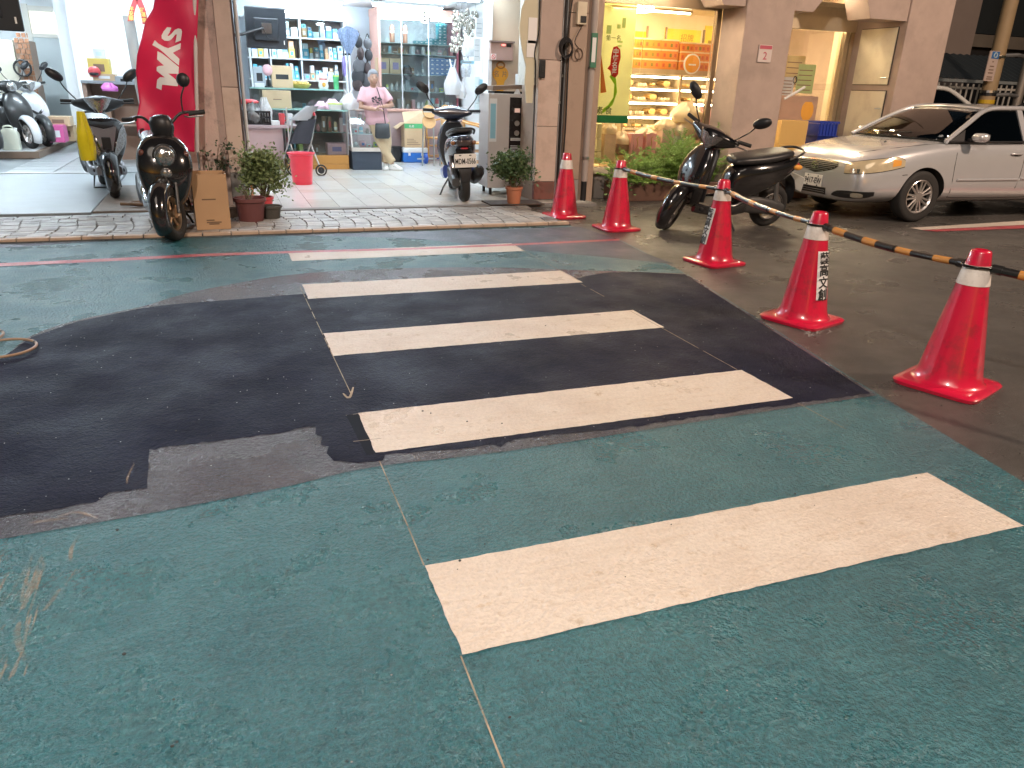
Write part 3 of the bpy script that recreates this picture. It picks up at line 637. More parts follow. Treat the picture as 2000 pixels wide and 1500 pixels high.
def sedan(name, label, loc, rz, paint, detail=True, sglass=None):
    t = thing(name, label, 'car', loc, rz)
    rings = []
    for x, zb, wb, w1, z1, w2, z2, w3, z3, w4, z4, z5 in ST:
        h = [(0, zb), (wb, zb), (w1, z1), (w2, z2), (w3, z3), (w4, z4), (w4*.5, (z4+z5*2)/3), (0, z5)]
        rings.append([Vector((x, y, z_)) for y, z_ in h]+[Vector((x, -y, z_)) for y, z_ in h[-2:0:-1]])
    body = MB().loft(rings).build('body', paint, t, smooth=60, sub=2)
    cutter = MB()
    for x in (1.27, -1.28):
        for s in (-1, 1): cutter.cyl((x, s*.55, .3), (x, s*1.0, .3), .345, n=40)
    co = cutter.build('cutter', M_arch, t)
    md = body.modifiers.new('b', 'BOOLEAN'); md.object = co; md.operation = 'DIFFERENCE'; md.solver = 'EXACT'
    dg = bpy.context.evaluated_depsgraph_get(); ev = body.evaluated_get(dg)
    me = bpy.data.meshes.new_from_object(ev); body.modifiers.clear(); body.data = me
    bpy.data.objects.remove(co)
    bm = bmesh.new(); bm.from_mesh(me); bvh = BVHTree.FromBMesh(bm); bm.free()
    me.set_sharp_from_angle(angle=radians(50)) if hasattr(me, 'set_sharp_from_angle') else None
    me.materials.clear(); me.materials.append(paint); me.materials.append(M_arch)
    for p in me.polygons:
        p.use_smooth = True; p.material_index = 0
        c = p.center
        for x in (1.27, -1.28):
            if abs(math.hypot(c.x-x, c.z-.3)-.345) < .012 and abs(c.y) > .5 and abs(p.normal.y) < .3: p.material_index = 1
            if math.hypot(c.x-x, c.z-.3) < .34 and abs(abs(c.y)-.55) < .01: p.material_index = 1
    def hit(o_, d_):
        r = bvh.ray_cast(Vector(o_), Vector(d_).normalized()); return r[0], r[1]
    def front_patch(nm, th, lo, hi, m, off=.004, parent=t, rows=5, thick=True):
        vs = []; n_ = len(th)
        for j in range(rows+1):
            for a, l, h in zip(th, lo, hi):
                z_ = l+(h-l)*j/rows; dr = Vector((cos(radians(a)), sin(radians(a)), 0))
                p, n = hit(Vector((1.2, 0, z_))+dr*2.5, -dr)
                vs.append((p+dr*off) if p is not None else Vector((1.2, 0, z_))+dr)
        b = MB(); b.add(vs, [(j*n_+i, j*n_+i+1, (j+1)*n_+i+1, (j+1)*n_+i) for j in range(rows) for i in range(n_-1)])
        return b.build(nm, m, parent, smooth=60)
    def lin(a, c, n): return [a+(c-a)*k/(n-1) for k in range(n)]
    # wheels
    for x in (1.27, -1.28):
        for s in (-1, 1):
            w_ = MB().lathe([(.2, -.085), (.255, -.09), (.285, -.085), (.3, -.06), (.302, 0), (.3, .06), (.285, .085), (.255, .09), (.2, .085)], 40, c=(x, s*.735, .302), axis='Y', cap=False).build('wheel', M_tyre, t, smooth=50)
            rm = MB(); yo = s*.735+s*.078
            rm.lathe([(.196, yo-s*.1), (.2, yo), (.19, yo+s*.006), (.175, yo-s*.012), (.172, yo-s*.05)], 40, c=(x, 0, .302), axis='Y', cap=False)
            for k in range(7):
                a = 2*pi*k/7; u = Vector((cos(a), 0, sin(a))); v_ = Vector((-sin(a), 0, cos(a)))
                for e in (-1, 1):
                    c0 = Vector((x, yo-s*.012, .302)); p0 = c0+u*.045+v_*e*.012; p1 = c0+u*.178+v_*e*.03
                    rm.tube([p0, p1], [.014, .012], 6)
            rm.cyl((x, yo-s*.05, .302), (x, yo+s*.002, .302), .052, .045, 20)
            rm.build('rim', M_alloy, w_, smooth=35)
            MB().cyl((x, s*.735-s*.03, .302), (x, s*.735, .302), .19, n=30).build('brake_disc', M_arch, w_)
    # greenhouse
    def patch(nm, f, m, nu=10, nv=6, parent=t, solid=.006):
        vs = [f(-1+2*i/nu, j/nv) for j in range(nv+1) for i in range(nu+1)]
        return MB().add(vs, [(j*(nu+1)+i, j*(nu+1)+i+1, (j+1)*(nu+1)+i+1, (j+1)*(nu+1)+i) for j in range(nv) for i in range(nu)]).build(nm, m, parent, smooth=60, solid=solid)
    def ws(u, v):
        b = Vector((1.2-.22*u*u, .72*u, .965-.02*u*u)); c = Vector((.34-.09*u*u, .55*u, 1.40-.035*u*u)); p = b.lerp(c, v); p.z += .035*sin(pi*v); return p
    patch('windscreen', ws, M_cglass)
    def rw(u, v):
        b = Vector((-1.5+.12*u*u, .66*u, 1.0)); c = Vector((-.86+.06*u*u, .54*u, 1.395-.035*u*u)); p = b.lerp(c, v); p.z += .03*sin(pi*v); return p
    patch('rear_window', rw, sglass or M_dglass)
    def roof(u, v):
        x = (.345-.09*u*u)*(1-v)+(-.865+.06*u*u)*v; return Vector((x, (.555+.02*sin(pi*v))*u, 1.402-.035*u*u+.035*sin(pi*v)*(1-.5*u*u)))
    patch('roof', roof, paint, 12, 8, solid=.02)
    for s in (-1, 1):
        P = [(1.0, s*.77, .93), (.62, s*.67, 1.17), (.26, s*.572, 1.365), (-.1, s*.585, 1.40), (-.5, s*.585, 1.40), (-.86, s*.565, 1.372), (-1.15, s*.61, 1.22), (-1.48, s*.70, 1.0)]
        MB().tube(P, [.03, .027, .026, .026, .026, .026, .034, .045], 10, smooth=5).build('roof_pillar', paint, t, smooth=50)
        MB().add([Vector((-.2, s*.805, .93)), Vector((-.3, s*.807, .93)), Vector((-.285, s*.592, 1.385)), Vector((-.2, s*.594, 1.385))], [(0, 1, 2, 3)]).build('door_pillar', paint, t, solid=.025)
        MB().add([Vector((-1.02, s*.785, .95)), Vector((-1.5, s*.70, .985)), Vector((-1.15, s*.615, 1.22)), Vector((-.86, s*.568, 1.37)), Vector((-.92, s*.6, 1.3))], [(0, 1, 2, 3, 4)]).build('quarter_panel', paint, t, solid=.02)
        for nm, q in (('door_window', [(.9, .785, .94), (-.195, .8, .945), (-.195, .597, 1.375), (.24, .583, 1.35)]), ('door_window', [(-.305, .8, .945), (-1.02, .78, .955), (-.9, .592, 1.345), (-.305, .595, 1.378)])):
            MB().add([Vector((x, s*y, z_)) for x, y, z_ in q], [(0, 1, 2, 3)]).build(nm, sglass or M_dglass, t, solid=.005)
        # black window sill trim, mirror
        MB().tube([(.98, s*.79, .935), (.3, s*.815, .938), (-.3, s*.815, .945), (-1.02, s*.8, .952)], .011, 8).build('window_trim', M_black, t, smooth=50)
        MB().add([Vector((.96, s*.79, .938)), Vector((.76, s*.80, .94)), Vector((.70, s*.73, 1.09))], [(0, 1, 2)]).build('mirror_mount', M_black, t, solid=.012)
        mm = MB().loft([ring((.66+.03*k, s*(.80+.0), 0), YA, ZA, .01, .01, 14) for k in (0,)]+[]) if False else MB()
        rs = [ring((x_, s*.93, 1.0), YA, ZA, a, b_, 18, 3) for x_, a, b_ in ((.62, .088, .052), (.64, .098, .062), (.69, .092, .058), (.725, .066, .038), (.735, .03, .02))]
        mr = MB().loft(rs).build('door_mirror', paint, t, smooth=50)
        MB().box(.605, .622, s*.93-.08, s*.93+.08, .955, 1.045).build('mirror_glass', M_chrome, mr)
        MB().tube([(.68, s*.79, .955), (.67, s*.87, .975)], .02, 8).build('mirror_arm', M_black, mr)
    # inside
    MB().box(-1.4, .72, -.74, .74, .957, .962).build('cabin_cover', M_int, t)
    for y in (-.36, .36):
        for x in (-.1, -.95):
            sb = MB().loft([ring((x-.02*k, y, .9+.05*k), XA, YA, .05, .24-.012*k, 14, 3) for k in range(7)]).build('seat', M_seat, t, smooth=50)
            MB().ell((x-.13, y, 1.29), (.05, .13, .08), 12, 8).build('headrest', M_seat, sb, smooth=60)
    MB().tube([(.5+.05*cos(2*pi*k/20), .36+.17*cos(2*pi*k/20+pi/2), 1.0+.14*sin(2*pi*k/20+pi/2)) for k in range(20)], .013, 8, closed=True).build('steering_wheel', M_black, t, smooth=60)
    MB().ell((.3, 0, 1.3), (.02, .12, .035), 12, 6).build('rear_view_mirror', M_black, t, smooth=60)
    if not detail: return t
    # front end
    for s in (1, -1):
        th = [s*a for a in lin(27, 64, 14)]
        lo = [.548+.105*(k/13)**1.6 for k in range(14)]
        hi = [.645+.125*(k/13)**.6-.05*max(0, (k-10)/3)**2 for k in range(14)]
        hl = front_patch('headlight', th, lo, hi, M_lens, .006)
        front_patch('headlight_rim', th, [l-.006 for l in lo], [l+.001 for l in lo], M_arch, .0065, hl, 1)
        front_patch('headlight_rim', th, [h-.001 for h in hi], [h+.005 for h in hi], M_arch, .0065, hl, 1)
        front_patch('reflector', [s*a for a in lin(31, 37, 5)], [.565]*5, [.61]*5, mat('reflector_glow', (.9, .8, .6), .08, .9, var=0), .0085, hl, 3)
        front_patch('indicator', [s*a for a in lin(55, 61, 5)], [.645, .65, .655, .66, .665], [.725, .725, .724, .722, .718], M_amber, .0085, hl, 3)
        th = [s*a for a in lin(19, 47, 12)]
        lo = [.275, .268, .265, .264, .264, .265, .267, .27, .275, .283, .296, .315]; hi = [.285, .32, .338, .346, .35, .353, .355, .357, .358, .359, .36, .362]
        vt = front_patch('side_intake', th, lo, hi, M_black, .004)
        front_patch('fog_lamp', [s*a for a in lin(34, 41, 6)], [.29, .282, .28, .28, .283, .292], [.325, .337, .34, .34, .336, .325], mat('fog_glass', (.55, .5, .4), .15, .3, var=.2, vs=30, coat=.6), .01, vt, 3)
    th = lin(-21, 21, 21)
    hi = [.65+.012*(1-(a/21)**2) for a in th]; lo = [.60-.095*(1-abs(a)/21)**.7 if abs(a) < 20.9 else .61 for a in th]
    gr = front_patch('grille', th, lo, hi, mat('grille_dark', (.05, .048, .045), .4, .4, var=.1), .003)
    for q in range(7):
        z_ = .515+q*.021; tt = [a for a in th if lo[th.index(a)] < z_]
        if len(tt) > 3: front_patch('grille_bar', tt, [z_]*len(tt), [z_+.005]*len(tt), M_alu, .008, gr, 1)
    front_patch('grille_trim', th, [h-.002 for h in hi], [h+.012 for h in hi], M_chrome, .009, gr, 1)
    front_patch('lower_intake', lin(-13.5, 13.5, 13), [.262]*13, [.345]*13, M_black, .004)
    for z_ in (.285, .31): front_patch('intake_bar', lin(-12.5, 12.5, 9), [z_]*9, [z_+.005]*9, M_alu, .007, t, 1)
    # ring emblem of three ovals
    p, n = hit((3.5, 0, .595), (-1, 0, 0)); c = p+Vector((.022, 0, 0)); em = MB()
    for (dy, dz, a, b_) in ((0, 0, .062, .04), (0, .006, .018, .034), (0, .017, .042, .017)):
        em.tube([c+Vector((0, dy+a*cos(2*pi*k/24), dz+b_*sin(2*pi*k/24))) for k in range(24)], .0055, 6, closed=True)
    em.build('emblem', M_chrome, gr, smooth=60)
    p, n = hit((3.5, 0, .40), (-1, 0, 0))
    pt = MB().box(p.x+.006, p.x+.018, -.16, .16, .345, .485, bev=.004).build('license_plate', M_plate, t)
    text('plate_lettering', '9417-EW', .098, mat('plate_black', (.03, .03, .035), .5, var=0), pt, frame((p.x+.0195, 0, .408), (0, 1, 0), (0, 0, 1)), off=.0015, sx=.78)
    for y in (-.09, .09):
        for z_ in (.468, .357): MB().cyl((p.x+.016, y, z_), (p.x+.023, y, z_), .009, n=8).build('plate_bolt', M_black, pt)
    # seams, handles, rub strips on the sides, found on the body surface
    for s in (1, -1):
        def side(x, z_, off=.0015):
            p, n = hit((x, s*2, z_), (0, -s, 0)); return (p+Vector((0, s*off, 0))) if p is not None else Vector((x, s*.85, z_))
        def seam(nm, pts, r=.0035, m=M_arch): return MB().tube([side(x, z_) for x, z_ in pts], r, 6).build(nm, m, t, smooth=60)
        seam('door_seam', [(.82, .9), (.85, .8), (.86, .65), (.85, .5), (.82, .36), (.8, .29)])
        seam('door_seam', [(.8, .285), (.4, .275), (0, .27), (-.22, .27)])
        seam('door_seam', [(-.24, .92), (-.25, .75), (-.24, .55), (-.23, .4), (-.22, .27)])
        seam('door_seam', [(-.22, .27), (-.6, .28), (-.88, .3)])
        seam('door_seam', [(-1.1, .93), (-1.12, .8), (-1.08, .7)])
        seam('wing_seam', [(1.62, .555), (1.58, .56), (1.55, .56)])
        MB().tube([side(x, .5, .004) for x in (.78, .5, .2, -.1, -.22)], .014, 8).build('rub_strip', paint, t, smooth=60)
        MB().tube([side(x, .51, .004) for x in (-.26, -.5, -.8, -.95)], .014, 8).build('rub_strip', paint, t, smooth=60)
        for x in (-.1, -.95):
            q = side(x, .8, 0)
            h = MB().tube([q+Vector((.09, s*.004, 0)), q+Vector((.05, s*.022, .004)), q+Vector((-.05, s*.022, .004)), q+Vector((-.09, s*.004, 0))], .012, 8, smooth=4).build('door_handle', paint, t, smooth=60)
            MB().ell(q+Vector((.0, s*.001, -.006)), (.045, .003, .022), 12, 6).build('handle_recess', M_arch, h)
    def top(x, y): p, n = hit((x, y, 3), (0, 0, -1)); return p+Vector((0, 0, .0015))
    for s in (1, -1):
        MB().tube([top(x, s*y) for x, y in ((.98, .735), (1.3, .70), (1.6, .655), (1.85, .56), (1.97, .46))], .003, 6).build('bonnet_seam', M_arch, t, smooth=60)
        MB().tube([top(1.0, s*.1+.25), top(.95, s*.1+.1)+Vector((0, 0, .012)), ws(.1*s+.1, .06)+Vector((.01, 0, .015)), ws(.55*s-.1, .1)+Vector((.01, 0, .012))], .007, 6).build('wiper', M_black, t, smooth=60)
    MB().ell(top(1.45, .3)+Vector((0, 0, .003)), (.02, .012, .006), 10, 6).build('washer_jet', M_black, t)
    MB().tube([(.95, y, .962) for y in (-.7, 0, .7)], .012, 6).build('cowl_trim', M_black, t)
    for o_ in t.children_recursive:
        if o_.type == 'MESH' and not o_.name.startswith(('body', 'wheel', 'rim')):
            for v_ in o_.data.vertices:
                if v_.co.z > .955: v_.co.z = .955+(v_.co.z-.955)*.82
    return t
sedan('parked_car', 'silver four-door sedan parked at the right with its nose beside the leaning scooter', (9.08, 7.66, 0), radians(178.6), M_silver)
sedan('parked_car', 'white car mostly hidden behind the right pillar', (12.75, 12.0, 0), 0, mat('white_car_paint', (.7, .7, .68), .3, coat=.6, var=.03), False).scale = (1.16, 1.1, 1.16)
sedan('parked_car', 'dark car at the right edge beyond the silver sedan', (17.7, 12.0, 0), radians(100), mat('black_car_paint', (.02, .02, .022), .25, coat=.6, var=.05), False).scale = (1.2, 1.1, 1.22)
# ============================================================ SCOOTERS
M_grip = mat('grip_rubber', (.02, .02, .02), .7); M_seatv = mat('scooter_seat_vinyl', (.022, .022, .024), .38, bump=.1, bs=200)
M_engine = mat('engine_grey', (.09, .09, .09), .5, .5, var=.2, vs=20); M_exh = mat('exhaust_dark', (.05, .05, .05), .4, .6)
M_steel = mat('steel', (.5, .5, .5), .3, 1., var=.1); M_clear = mat('lamp_clear', (.42, .42, .42), .16, .85, var=.75, vs=55, coat=1., bump=.4, bs=60)
M_tail = mat('tail_red', (.45, .02, .03), .2, coat=.6, var=.1); M_mirror = mat('mirror_face', (.5, .5, .5), .05, 1., var=0)
def scooter(label, loc, rz, body, accent=None, lean=0., steer=0., style='bars', pitch=0., plate=None, seat=None, mirrors='pointed', fender=None, rimm=None, group='parked scooters'):
    """Forward is +X, left is +Y; the origin lies on the ground midway between the wheels. Steered parts turn about the fork axis."""
    accent = accent or body; fender = fender or body; rimm = rimm or M_alloy
    t = thing('scooter', label, 'scooter', loc, 0, group, rot=(lean, pitch, rz))
    FA = Vector((.635, 0, .235)); HT = Vector((.37, 0, .93)); ax = (HT-FA).normalized()
    S = Matrix.Translation(FA) @ Matrix.Rotation(steer, 4, ax) @ Matrix.Translation(-FA)
    N_ = Vector((ax.z, 0, -ax.x))
    def wheel(c, xf, w_=.052):
        ty = MB(xf).lathe([(.145, -w_*.7), (.17, -w_), (.205, -w_*1.02), (.225, -w_*.75), (.235, -w_*.3), (.236, 0), (.235, w_*.3), (.225, w_*.75), (.205, w_*1.02), (.17, w_), (.145, w_*.7)], 36, c=c, axis='Y', cap=False).build('wheel', M_tyre, t, smooth=60)
        r = MB(xf)
        r.lathe([(.15, -w_*.85), (.155, -w_*.8), (.135, -w_*.4), (.135, w_*.4), (.155, w_*.8), (.15, w_*.85)], 30, c=c, axis='Y', cap=False)
        for k in range(5):
            a = 2*pi*k/5+.3; u = Vector((cos(a), 0, sin(a))); v_ = Vector((-sin(a), 0, cos(a)))
            r.tube([Vector(c)+u*.03, Vector(c)+u*.09+v_*.012, Vector(c)+u*.142], [.022, .016, .02], 8)
        r.cyl(Vector(c)-YA*.05, Vector(c)+YA*.05, .042, n=16)
        r.build('rim', rimm, ty, smooth=45)
        return ty
    wheel((.635, 0, .235), S); wheel((-.635, 0, .235), None, .056)
    # fork and front fender turn with the bars
    f = MB(S)
    for s in (-1, 1): f.tube([FA+YA*s*.075, FA+YA*s*.075+ax*.3, HT+YA*s*.05-ax*.25], .017, 8)
    f.build('fork', M_exh if style != 'white' else M_steel, t, smooth=60)
    rg = []
    for k in range(13):
        a = radians(-38+k*15.5)+radians(10); d = Vector((cos(a), 0, sin(a))); w_ = .085*(1-.35*abs(k-6)/6)**.6
        rg.append([FA+d*(.275+.02*cos(q*pi/6-pi/2)**1*0+.028*sin(pi*q/8))+YA*w_*(-1+2*q/8)*(1) - d*.03*abs(-1+2*q/8)**3 for q in range(9)])
    MB(S).loft(rg, cap=False, closed=False).build('front_fender', fender, t, smooth=60, solid=.008)
    # apron / leg shield
    if style == 'retro': sec = [(.24, .42, .06, .10), (.32, .455, .085, .155), (.44, .475, .11, .20), (.56, .475, .125, .228), (.68, .455, .125, .232), (.78, .425, .105, .205), (.85, .395, .075, .15), (.885, .38, .04, .08)]
    elif style == 'sport': sec = [(.25, .43, .05, .07), (.33, .465, .08, .10), (.43, .50, .10, .155), (.54, .515, .11, .205), (.66, .49, .11, .23), (.75, .455, .09, .225), (.82, .425, .06, .20), (.855, .41, .03, .12)]
    else: sec = [(.25, .42, .05, .085), (.34, .455, .08, .145), (.46, .49, .095, .195), (.58, .495, .10, .215), (.70, .465, .095, .20), (.80, .43, .08, .165), (.88, .40, .055, .11), (.92, .385, .03, .06)]
    MB().loft([ring((x, 0, z_), XA, YA, a, b_, 28, 2.3) for z_, x, a, b_ in sec]).build('front_apron', body, t, smooth=60, sub=1)
    MB().loft([ring((x-.085, 0, z_), XA, YA, .035, b_*.86, 20, 3) for z_, x, a, b_ in sec[1:-1]]).build('inner_shield', M_black, t, smooth=50)
    def lens(nm, th0, z0, z1, w0, w1, xoff, m, par=None):
        pass
    # floor, keel, underseat body, seat
    MB().box(-.06, .42, -.165, .165, .255, .305, bev=.02).build('floorboard', M_black, t)
    for s in (-1, 1):
        MB().loft([ring((x, s*y, z_), YA, ZA, .03, h, 14, 3) for x, y, z_, h in ((.46, .10, .28, .05), (.3, .165, .265, .05), (.0, .175, .27, .06), (-.15, .17, .31, .08))]).build('side_sill', accent, t, smooth=50)
    bs_ = [(.06, .44, .10, .15), (-.02, .50, .145, .22), (-.2, .555, .185, .205), (-.42, .605, .19, .175), (-.62, .655, .165, .135), (-.74, .70, .125, .095), (-.81, .735, .08, .055), (-.84, .745, .045, .03)]
    MB().loft([ring((x, 0, z_), YA, ZA, w_, h, 24, 2.6) for x, z_, w_, h in bs_]).build('rear_body', body, t, smooth=60, sub=1)
    ss = [(.06, .735, .07, .02), (.04, .75, .11, .04), (-.08, .762, .145, .05), (-.28, .775, .155, .05), (-.46, .80, .155, .052), (-.60, .822, .14, .045), (-.69, .83, .10, .032), (-.73, .83, .06, .018)]
    MB().loft([ring((x, 0, z_), YA, ZA, w_, h, 20, 2.8) for x, z_, w_, h in ss]).build('seat', seat or M_seatv, t, smooth=60, sub=1)
    MB().tube([(-.6, .15, .79), (-.72, .145, .835), (-.82, .09, .86), (-.85, 0, .865), (-.82, -.09, .86), (-.72, -.145, .835), (-.6, -.15, .79)], .013, 8, smooth=4).build('grab_rail', M_exh, t, smooth=60)
    # tail lamps and rear fender with plate
    tl = MB().loft([ring((x, 0, .70), YA, ZA, w_, h, 20, 2.6) for x, w_, h in ((-.74, .125, .05), (-.81, .105, .045), (-.85, .06, .03))]).build('tail_light', M_tail if plate is None else mat('smoked_tail', (.06, .045, .045), .2, coat=.5), t, smooth=60)
    if plate: MB().ell((-.85, 0, .64), (.012, .045, .012), 12, 6).build('brake_lamp', M_tail, tl)
    for s in (-1, 1): MB().ell((-.77, s*.125, .70), (.06, .03, .03), 12, 8).build('indicator', M_amber if plate is None else mat('smoked_amber', (.25, .1, .04), .2, coat=.5), t, smooth=60)
    fd = MB().loft([ring((x, 0, z_), YA, Vector((.35, 0, .94)), w_, .012, 12, 4) for x, z_, w_ in ((-.72, .62, .10), (-.81, .55, .095), (-.865, .46, .085), (-.89, .36, .07), (-.88, .27, .05))]).build('rear_fender', M_black, t, smooth=60)
    pl_ = MB().box(-.92, -.91, -.13, .13, .43, .585, bev=.006).build('license_plate', M_plate, t)
    if plate:
        text('plate_lettering', plate, .088, M_print, pl_, frame((-.9215, 0, .498), (0, -1, 0), (0, 0, 1)), off=.0012, sx=.6)
        for s in (-1, 1): MB().ell((-.921, s*.06, .568), (.004, .016, .008), 8, 4).build('plate_bolt', M_print, pl_)
    # engine, exhaust, shock, stand
    MB().loft([ring((x, .105, z_), YA, ZA, .045, h, 16, 3) for x, z_, h in ((-.12, .30, .07), (-.3, .29, .095), (-.5, .27, .085), (-.66, .24, .085), (-.73, .24, .05))]).build('engine_cover', M_engine, t, smooth=50)
    MB().box(-.42, -.1, -.1, .06, .2, .42, bev=.03).build('engine_block', M_engine, t)
    ex = MB().tube([(-.1, -.06, .24), (-.25, -.12, .2), (-.38, -.15, .23)], .022, 8, smooth=4).build('exhaust_pipe', M_exh, t, smooth=60)
    MB().loft([ring((x, -.165, z_), YA, ZA, r, r*1.1, 16, 2.4) for x, z_, r in ((-.34, .225, .03), (-.4, .24, .06), (-.62, .30, .07), (-.84, .37, .065), (-.88, .385, .03))]).build('exhaust_muffler', M_black, t, smooth=50)
    MB().tube([(-.62, .12, .3), (-.5, .14, .62)], .024, 8).build('shock_absorber', M_steel, t)
    if abs(lean) > .01: MB().tube([(.0, .1, .24), (-.03, .2, .1), (-.06, .24+.25*abs(lean), .0-.24*sin(lean)*0)], .011, 8).build('side_stand', M_exh, t)
    else: MB().tube([(-.12, .12, .22), (-.2, .15, .02), (-.2, -.15, .02), (-.12, -.12, .22)], .012, 8).build('centre_stand', M_exh, t)
    # handlebar, cowl, lamps
    HB = Vector((.335, 0, 1.0))
    if style == 'retro':
        MB(S).tube([HB+Vector((-.1, -.30, .035)), HB+Vector((-.05, -.17, .035)), HB+Vector((.0, -.07, -.05)), HB+Vector((.01, 0, -.08)), HB+Vector((.0, .07, -.05)), HB+Vector((-.05, .17, .035)), HB+Vector((-.1, .30, .035))], .013, 10, smooth=5).build('handlebar', M_exh, t, smooth=60)
        MB(S).loft([ring((.335, 0, z_), XA, YA, a, b_, 20, 2.2) for z_, a, b_ in ((.86, .05, .075), (.92, .075, .10), (.985, .08, .10), (1.03, .055, .075), (1.045, .02, .03))]).build('meter_cowl', M_black, t, smooth=60)
        hl = MB().loft([ring((x, 0, .71), YA, ZA, w_, h, 26, 2.) for x, w_, h in ((.545, .088, .098), (.575, .082, .09), (.6, .055, .06), (.608, .02, .022))]).build('headlight', M_clear, t, smooth=60)
        MB().tube([(.556, .09*cos(2*pi*k/28), .71+.1*sin(2*pi*k/28)) for k in range(28)], .008, 8, closed=True).build('headlight_ring', M_black, hl, smooth=60)
        MB().loft([ring((x, 0, .575), YA, ZA, w_, h, 20, 2.) for x, w_, h in ((.57, .052, .05), (.6, .046, .044), (.618, .02, .02))]).build('position_lamp', M_clear, t, smooth=60)
        for s in (-1, 1): MB().ell((.49, s*.175, .73), (.035, .03, .032), 12, 8).build('indicator', mat('dull_brown_lens', (.1, .03, .02), .25, coat=.5), t, smooth=60)
    else:
        cw = [(-.27, .03, .028, -.06, .02), (-.2, .05, .045, -.03, .01), (-.12, .085, .075, 0, 0), (-.05, .105, .095, .02, 0), (.05, .105, .095, .02, 0), (.12, .085, .075, 0, 0), (.2, .05, .045, -.03, .01), (.27, .03, .028, -.06, .02)]
        MB(S).loft([ring(HB+Vector((dx+.03, y, dz-.01)), XA, ZA, a, b_, 20, 2.3) for y, a, b_, dx, dz in cw]).build('bar_cowl', body if style != 'sport' else M_black, t, smooth=60, sub=1)
        if style == 'round':
            MB(S).loft([ring((x, 0, .975), YA, ZA, r, r, 24, 2.) for x, r in ((.43, .088), (.475, .084), (.5, .06), (.51, .02))]).build('headlight', M_clear, t, smooth=60)
        else:
            q = .15 if style == 'sport' else .13
            MB(S).loft([[HB+Vector((x, y*k1, z_)) for y, z_ in ((-q, .055), (-.05, .03), (.05, .03), (q, .055), (.1, -.03), (.035, -.095), (-.035, -.095), (-.1, -.03))] for x, k1 in ((.085, 1.), (.125, .95), (.155, .7), (.165, .3))]).build('headlight', M_clear, t, smooth=70)
    for s in (-1, 1):
        MB(S).cyl(HB+Vector((-.055, s*.235, .025)), HB+Vector((-.105, s*.365, .03)), .019, n=12).build('hand_grip', M_grip, t, smooth=50)
        MB(S).tube([HB+Vector((.0, s*.22, .01)), HB+Vector((.01, s*.26, .0)), HB+Vector((-.03, s*.37, .0))], .007, 6, smooth=4).build('brake_lever', M_steel if style != 'sport' else M_exh, t, smooth=60)
        if mirrors == 'one' and s < 0: continue
        a = HB+Vector((-.03, s*.2, .03)); b_ = HB+Vector((-.02, s*(.22 if mirrors in ('one', 'round') else .30), .16)); c = HB+Vector((-.02, s*(.27 if mirrors in ('one', 'round') else .34), .25))
        ms = MB(S).tube([a, b_, c], .007, 8, smooth=4).build('mirror_stem', M_exh, t, smooth=60)
        if mirrors in ('one', 'round'):
            mm = [ring(c+Vector((x, 0, .05)), YA, ZA, r, r, 22, 2.) for x, r in ((-.012, .052), (-.005, .058), (.012, .05), (.022, .028), (.026, .008))]
        else:
            u_ = Vector((0, s*.8, .6)).normalized(); v_ = Vector((0, -.6*s, .8))
            mm = [ring(c+u_*.045+Vector((x, 0, .02)), u_, v_, r*1.75, r*.95, 22, 2.2) for x, r in ((-.012, .05), (-.005, .054), (.012, .048), (.024, .028), (.028, .008))]
        MB(S).loft(mm).build('mirror', M_black, ms, smooth=60)
    if style == 'sport':
        for s in (-1, 1):
            MB().loft([[Vector((x+dx, s*y, z_)) for (y, z_, x) in ((.2, .78, .50), (.225, .68, .515), (.18, .56, .565), (.07, .43, .595), (.06, .47, .60), (.105, .60, .60), (.15, .72, .565))] for dx in (-.02, .03)]).build('running_lamp', M_clear, t, smooth=40)
        MB().loft([[Vector((x+dx, y, z_)) for y, z_, x in ((-.13, .77, .54), (0, .74, .585), (.13, .77, .54), (.085, .62, .605), (.03, .42, .615), (-.03, .42, .615), (-.085, .62, .605))] for dx in (-.06, .03)]).build('front_panel', accent, t, smooth=40)
        MB().box(.61, .652, -.045, .045, .49, .66, bev=.008).build('front_vent', M_black, t)
    if style == 'white':
        MB().loft([[Vector((x+dx, y, z_)) for y, z_, x in ((-.15, .67, .535), (0, .56, .60), (.15, .67, .535), (.11, .60, .565), (0, .5, .605), (-.11, .60, .565))] for dx in (-.02, .008)]).build('chevron_trim', M_black, t, smooth=40)
        for s in (-1, 1): MB().ell((.45, s*.17, .62), (.07, .03, .08), 12, 8).build('indicator', M_clear, t, smooth=60)
    return t
M_blk = mat('scooter_black', (.012, .011, .012), .16, coat=1., var=.2, vs=8)
M_sgrey = mat('scooter_grey', (.15, .15, .16), .35, .3, var=.08); M_swhite = mat('scooter_white', (.74, .76, .78), .28, coat=.6, var=.03)
M_sblue = mat('scooter_navy', (.02, .025, .05), .25, coat=.8, var=.1); M_sblue2 = mat('scooter_blue', (.03, .07, .3), .3, coat=.6, var=.1)
M_goldrim = mat('bronze_rim', (.42, .3, .2), .35, .8, var=.1)
def place(px, py, head, wheel='front', z=0):
    """origin so that the named wheel touches the ground at this spot, the scooter heading along angle head"""
    p = GP(px, py, z) if px is not None else py
    s = -1 if wheel == 'front' else 1
    return Vector((p.x+s*.635*cos(head), p.y+s*.635*sin(head), z))
a = radians(-84)
scooter('glossy black retro scooter with round headlight in its apron, front wheel on the painted road', place(338, 470, a), a, M_blk, steer=radians(-26), style='retro', mirrors='one', rimm=M_goldrim, lean=radians(-2))
a = radians(-79)
scooter('dark grey sporty scooter with two slanted lamps, a yellow bag hanging at its side', place(225, 386, a, z=.05), a, M_blk, accent=M_sgrey, style='sport', steer=radians(-4))
a = radians(80)
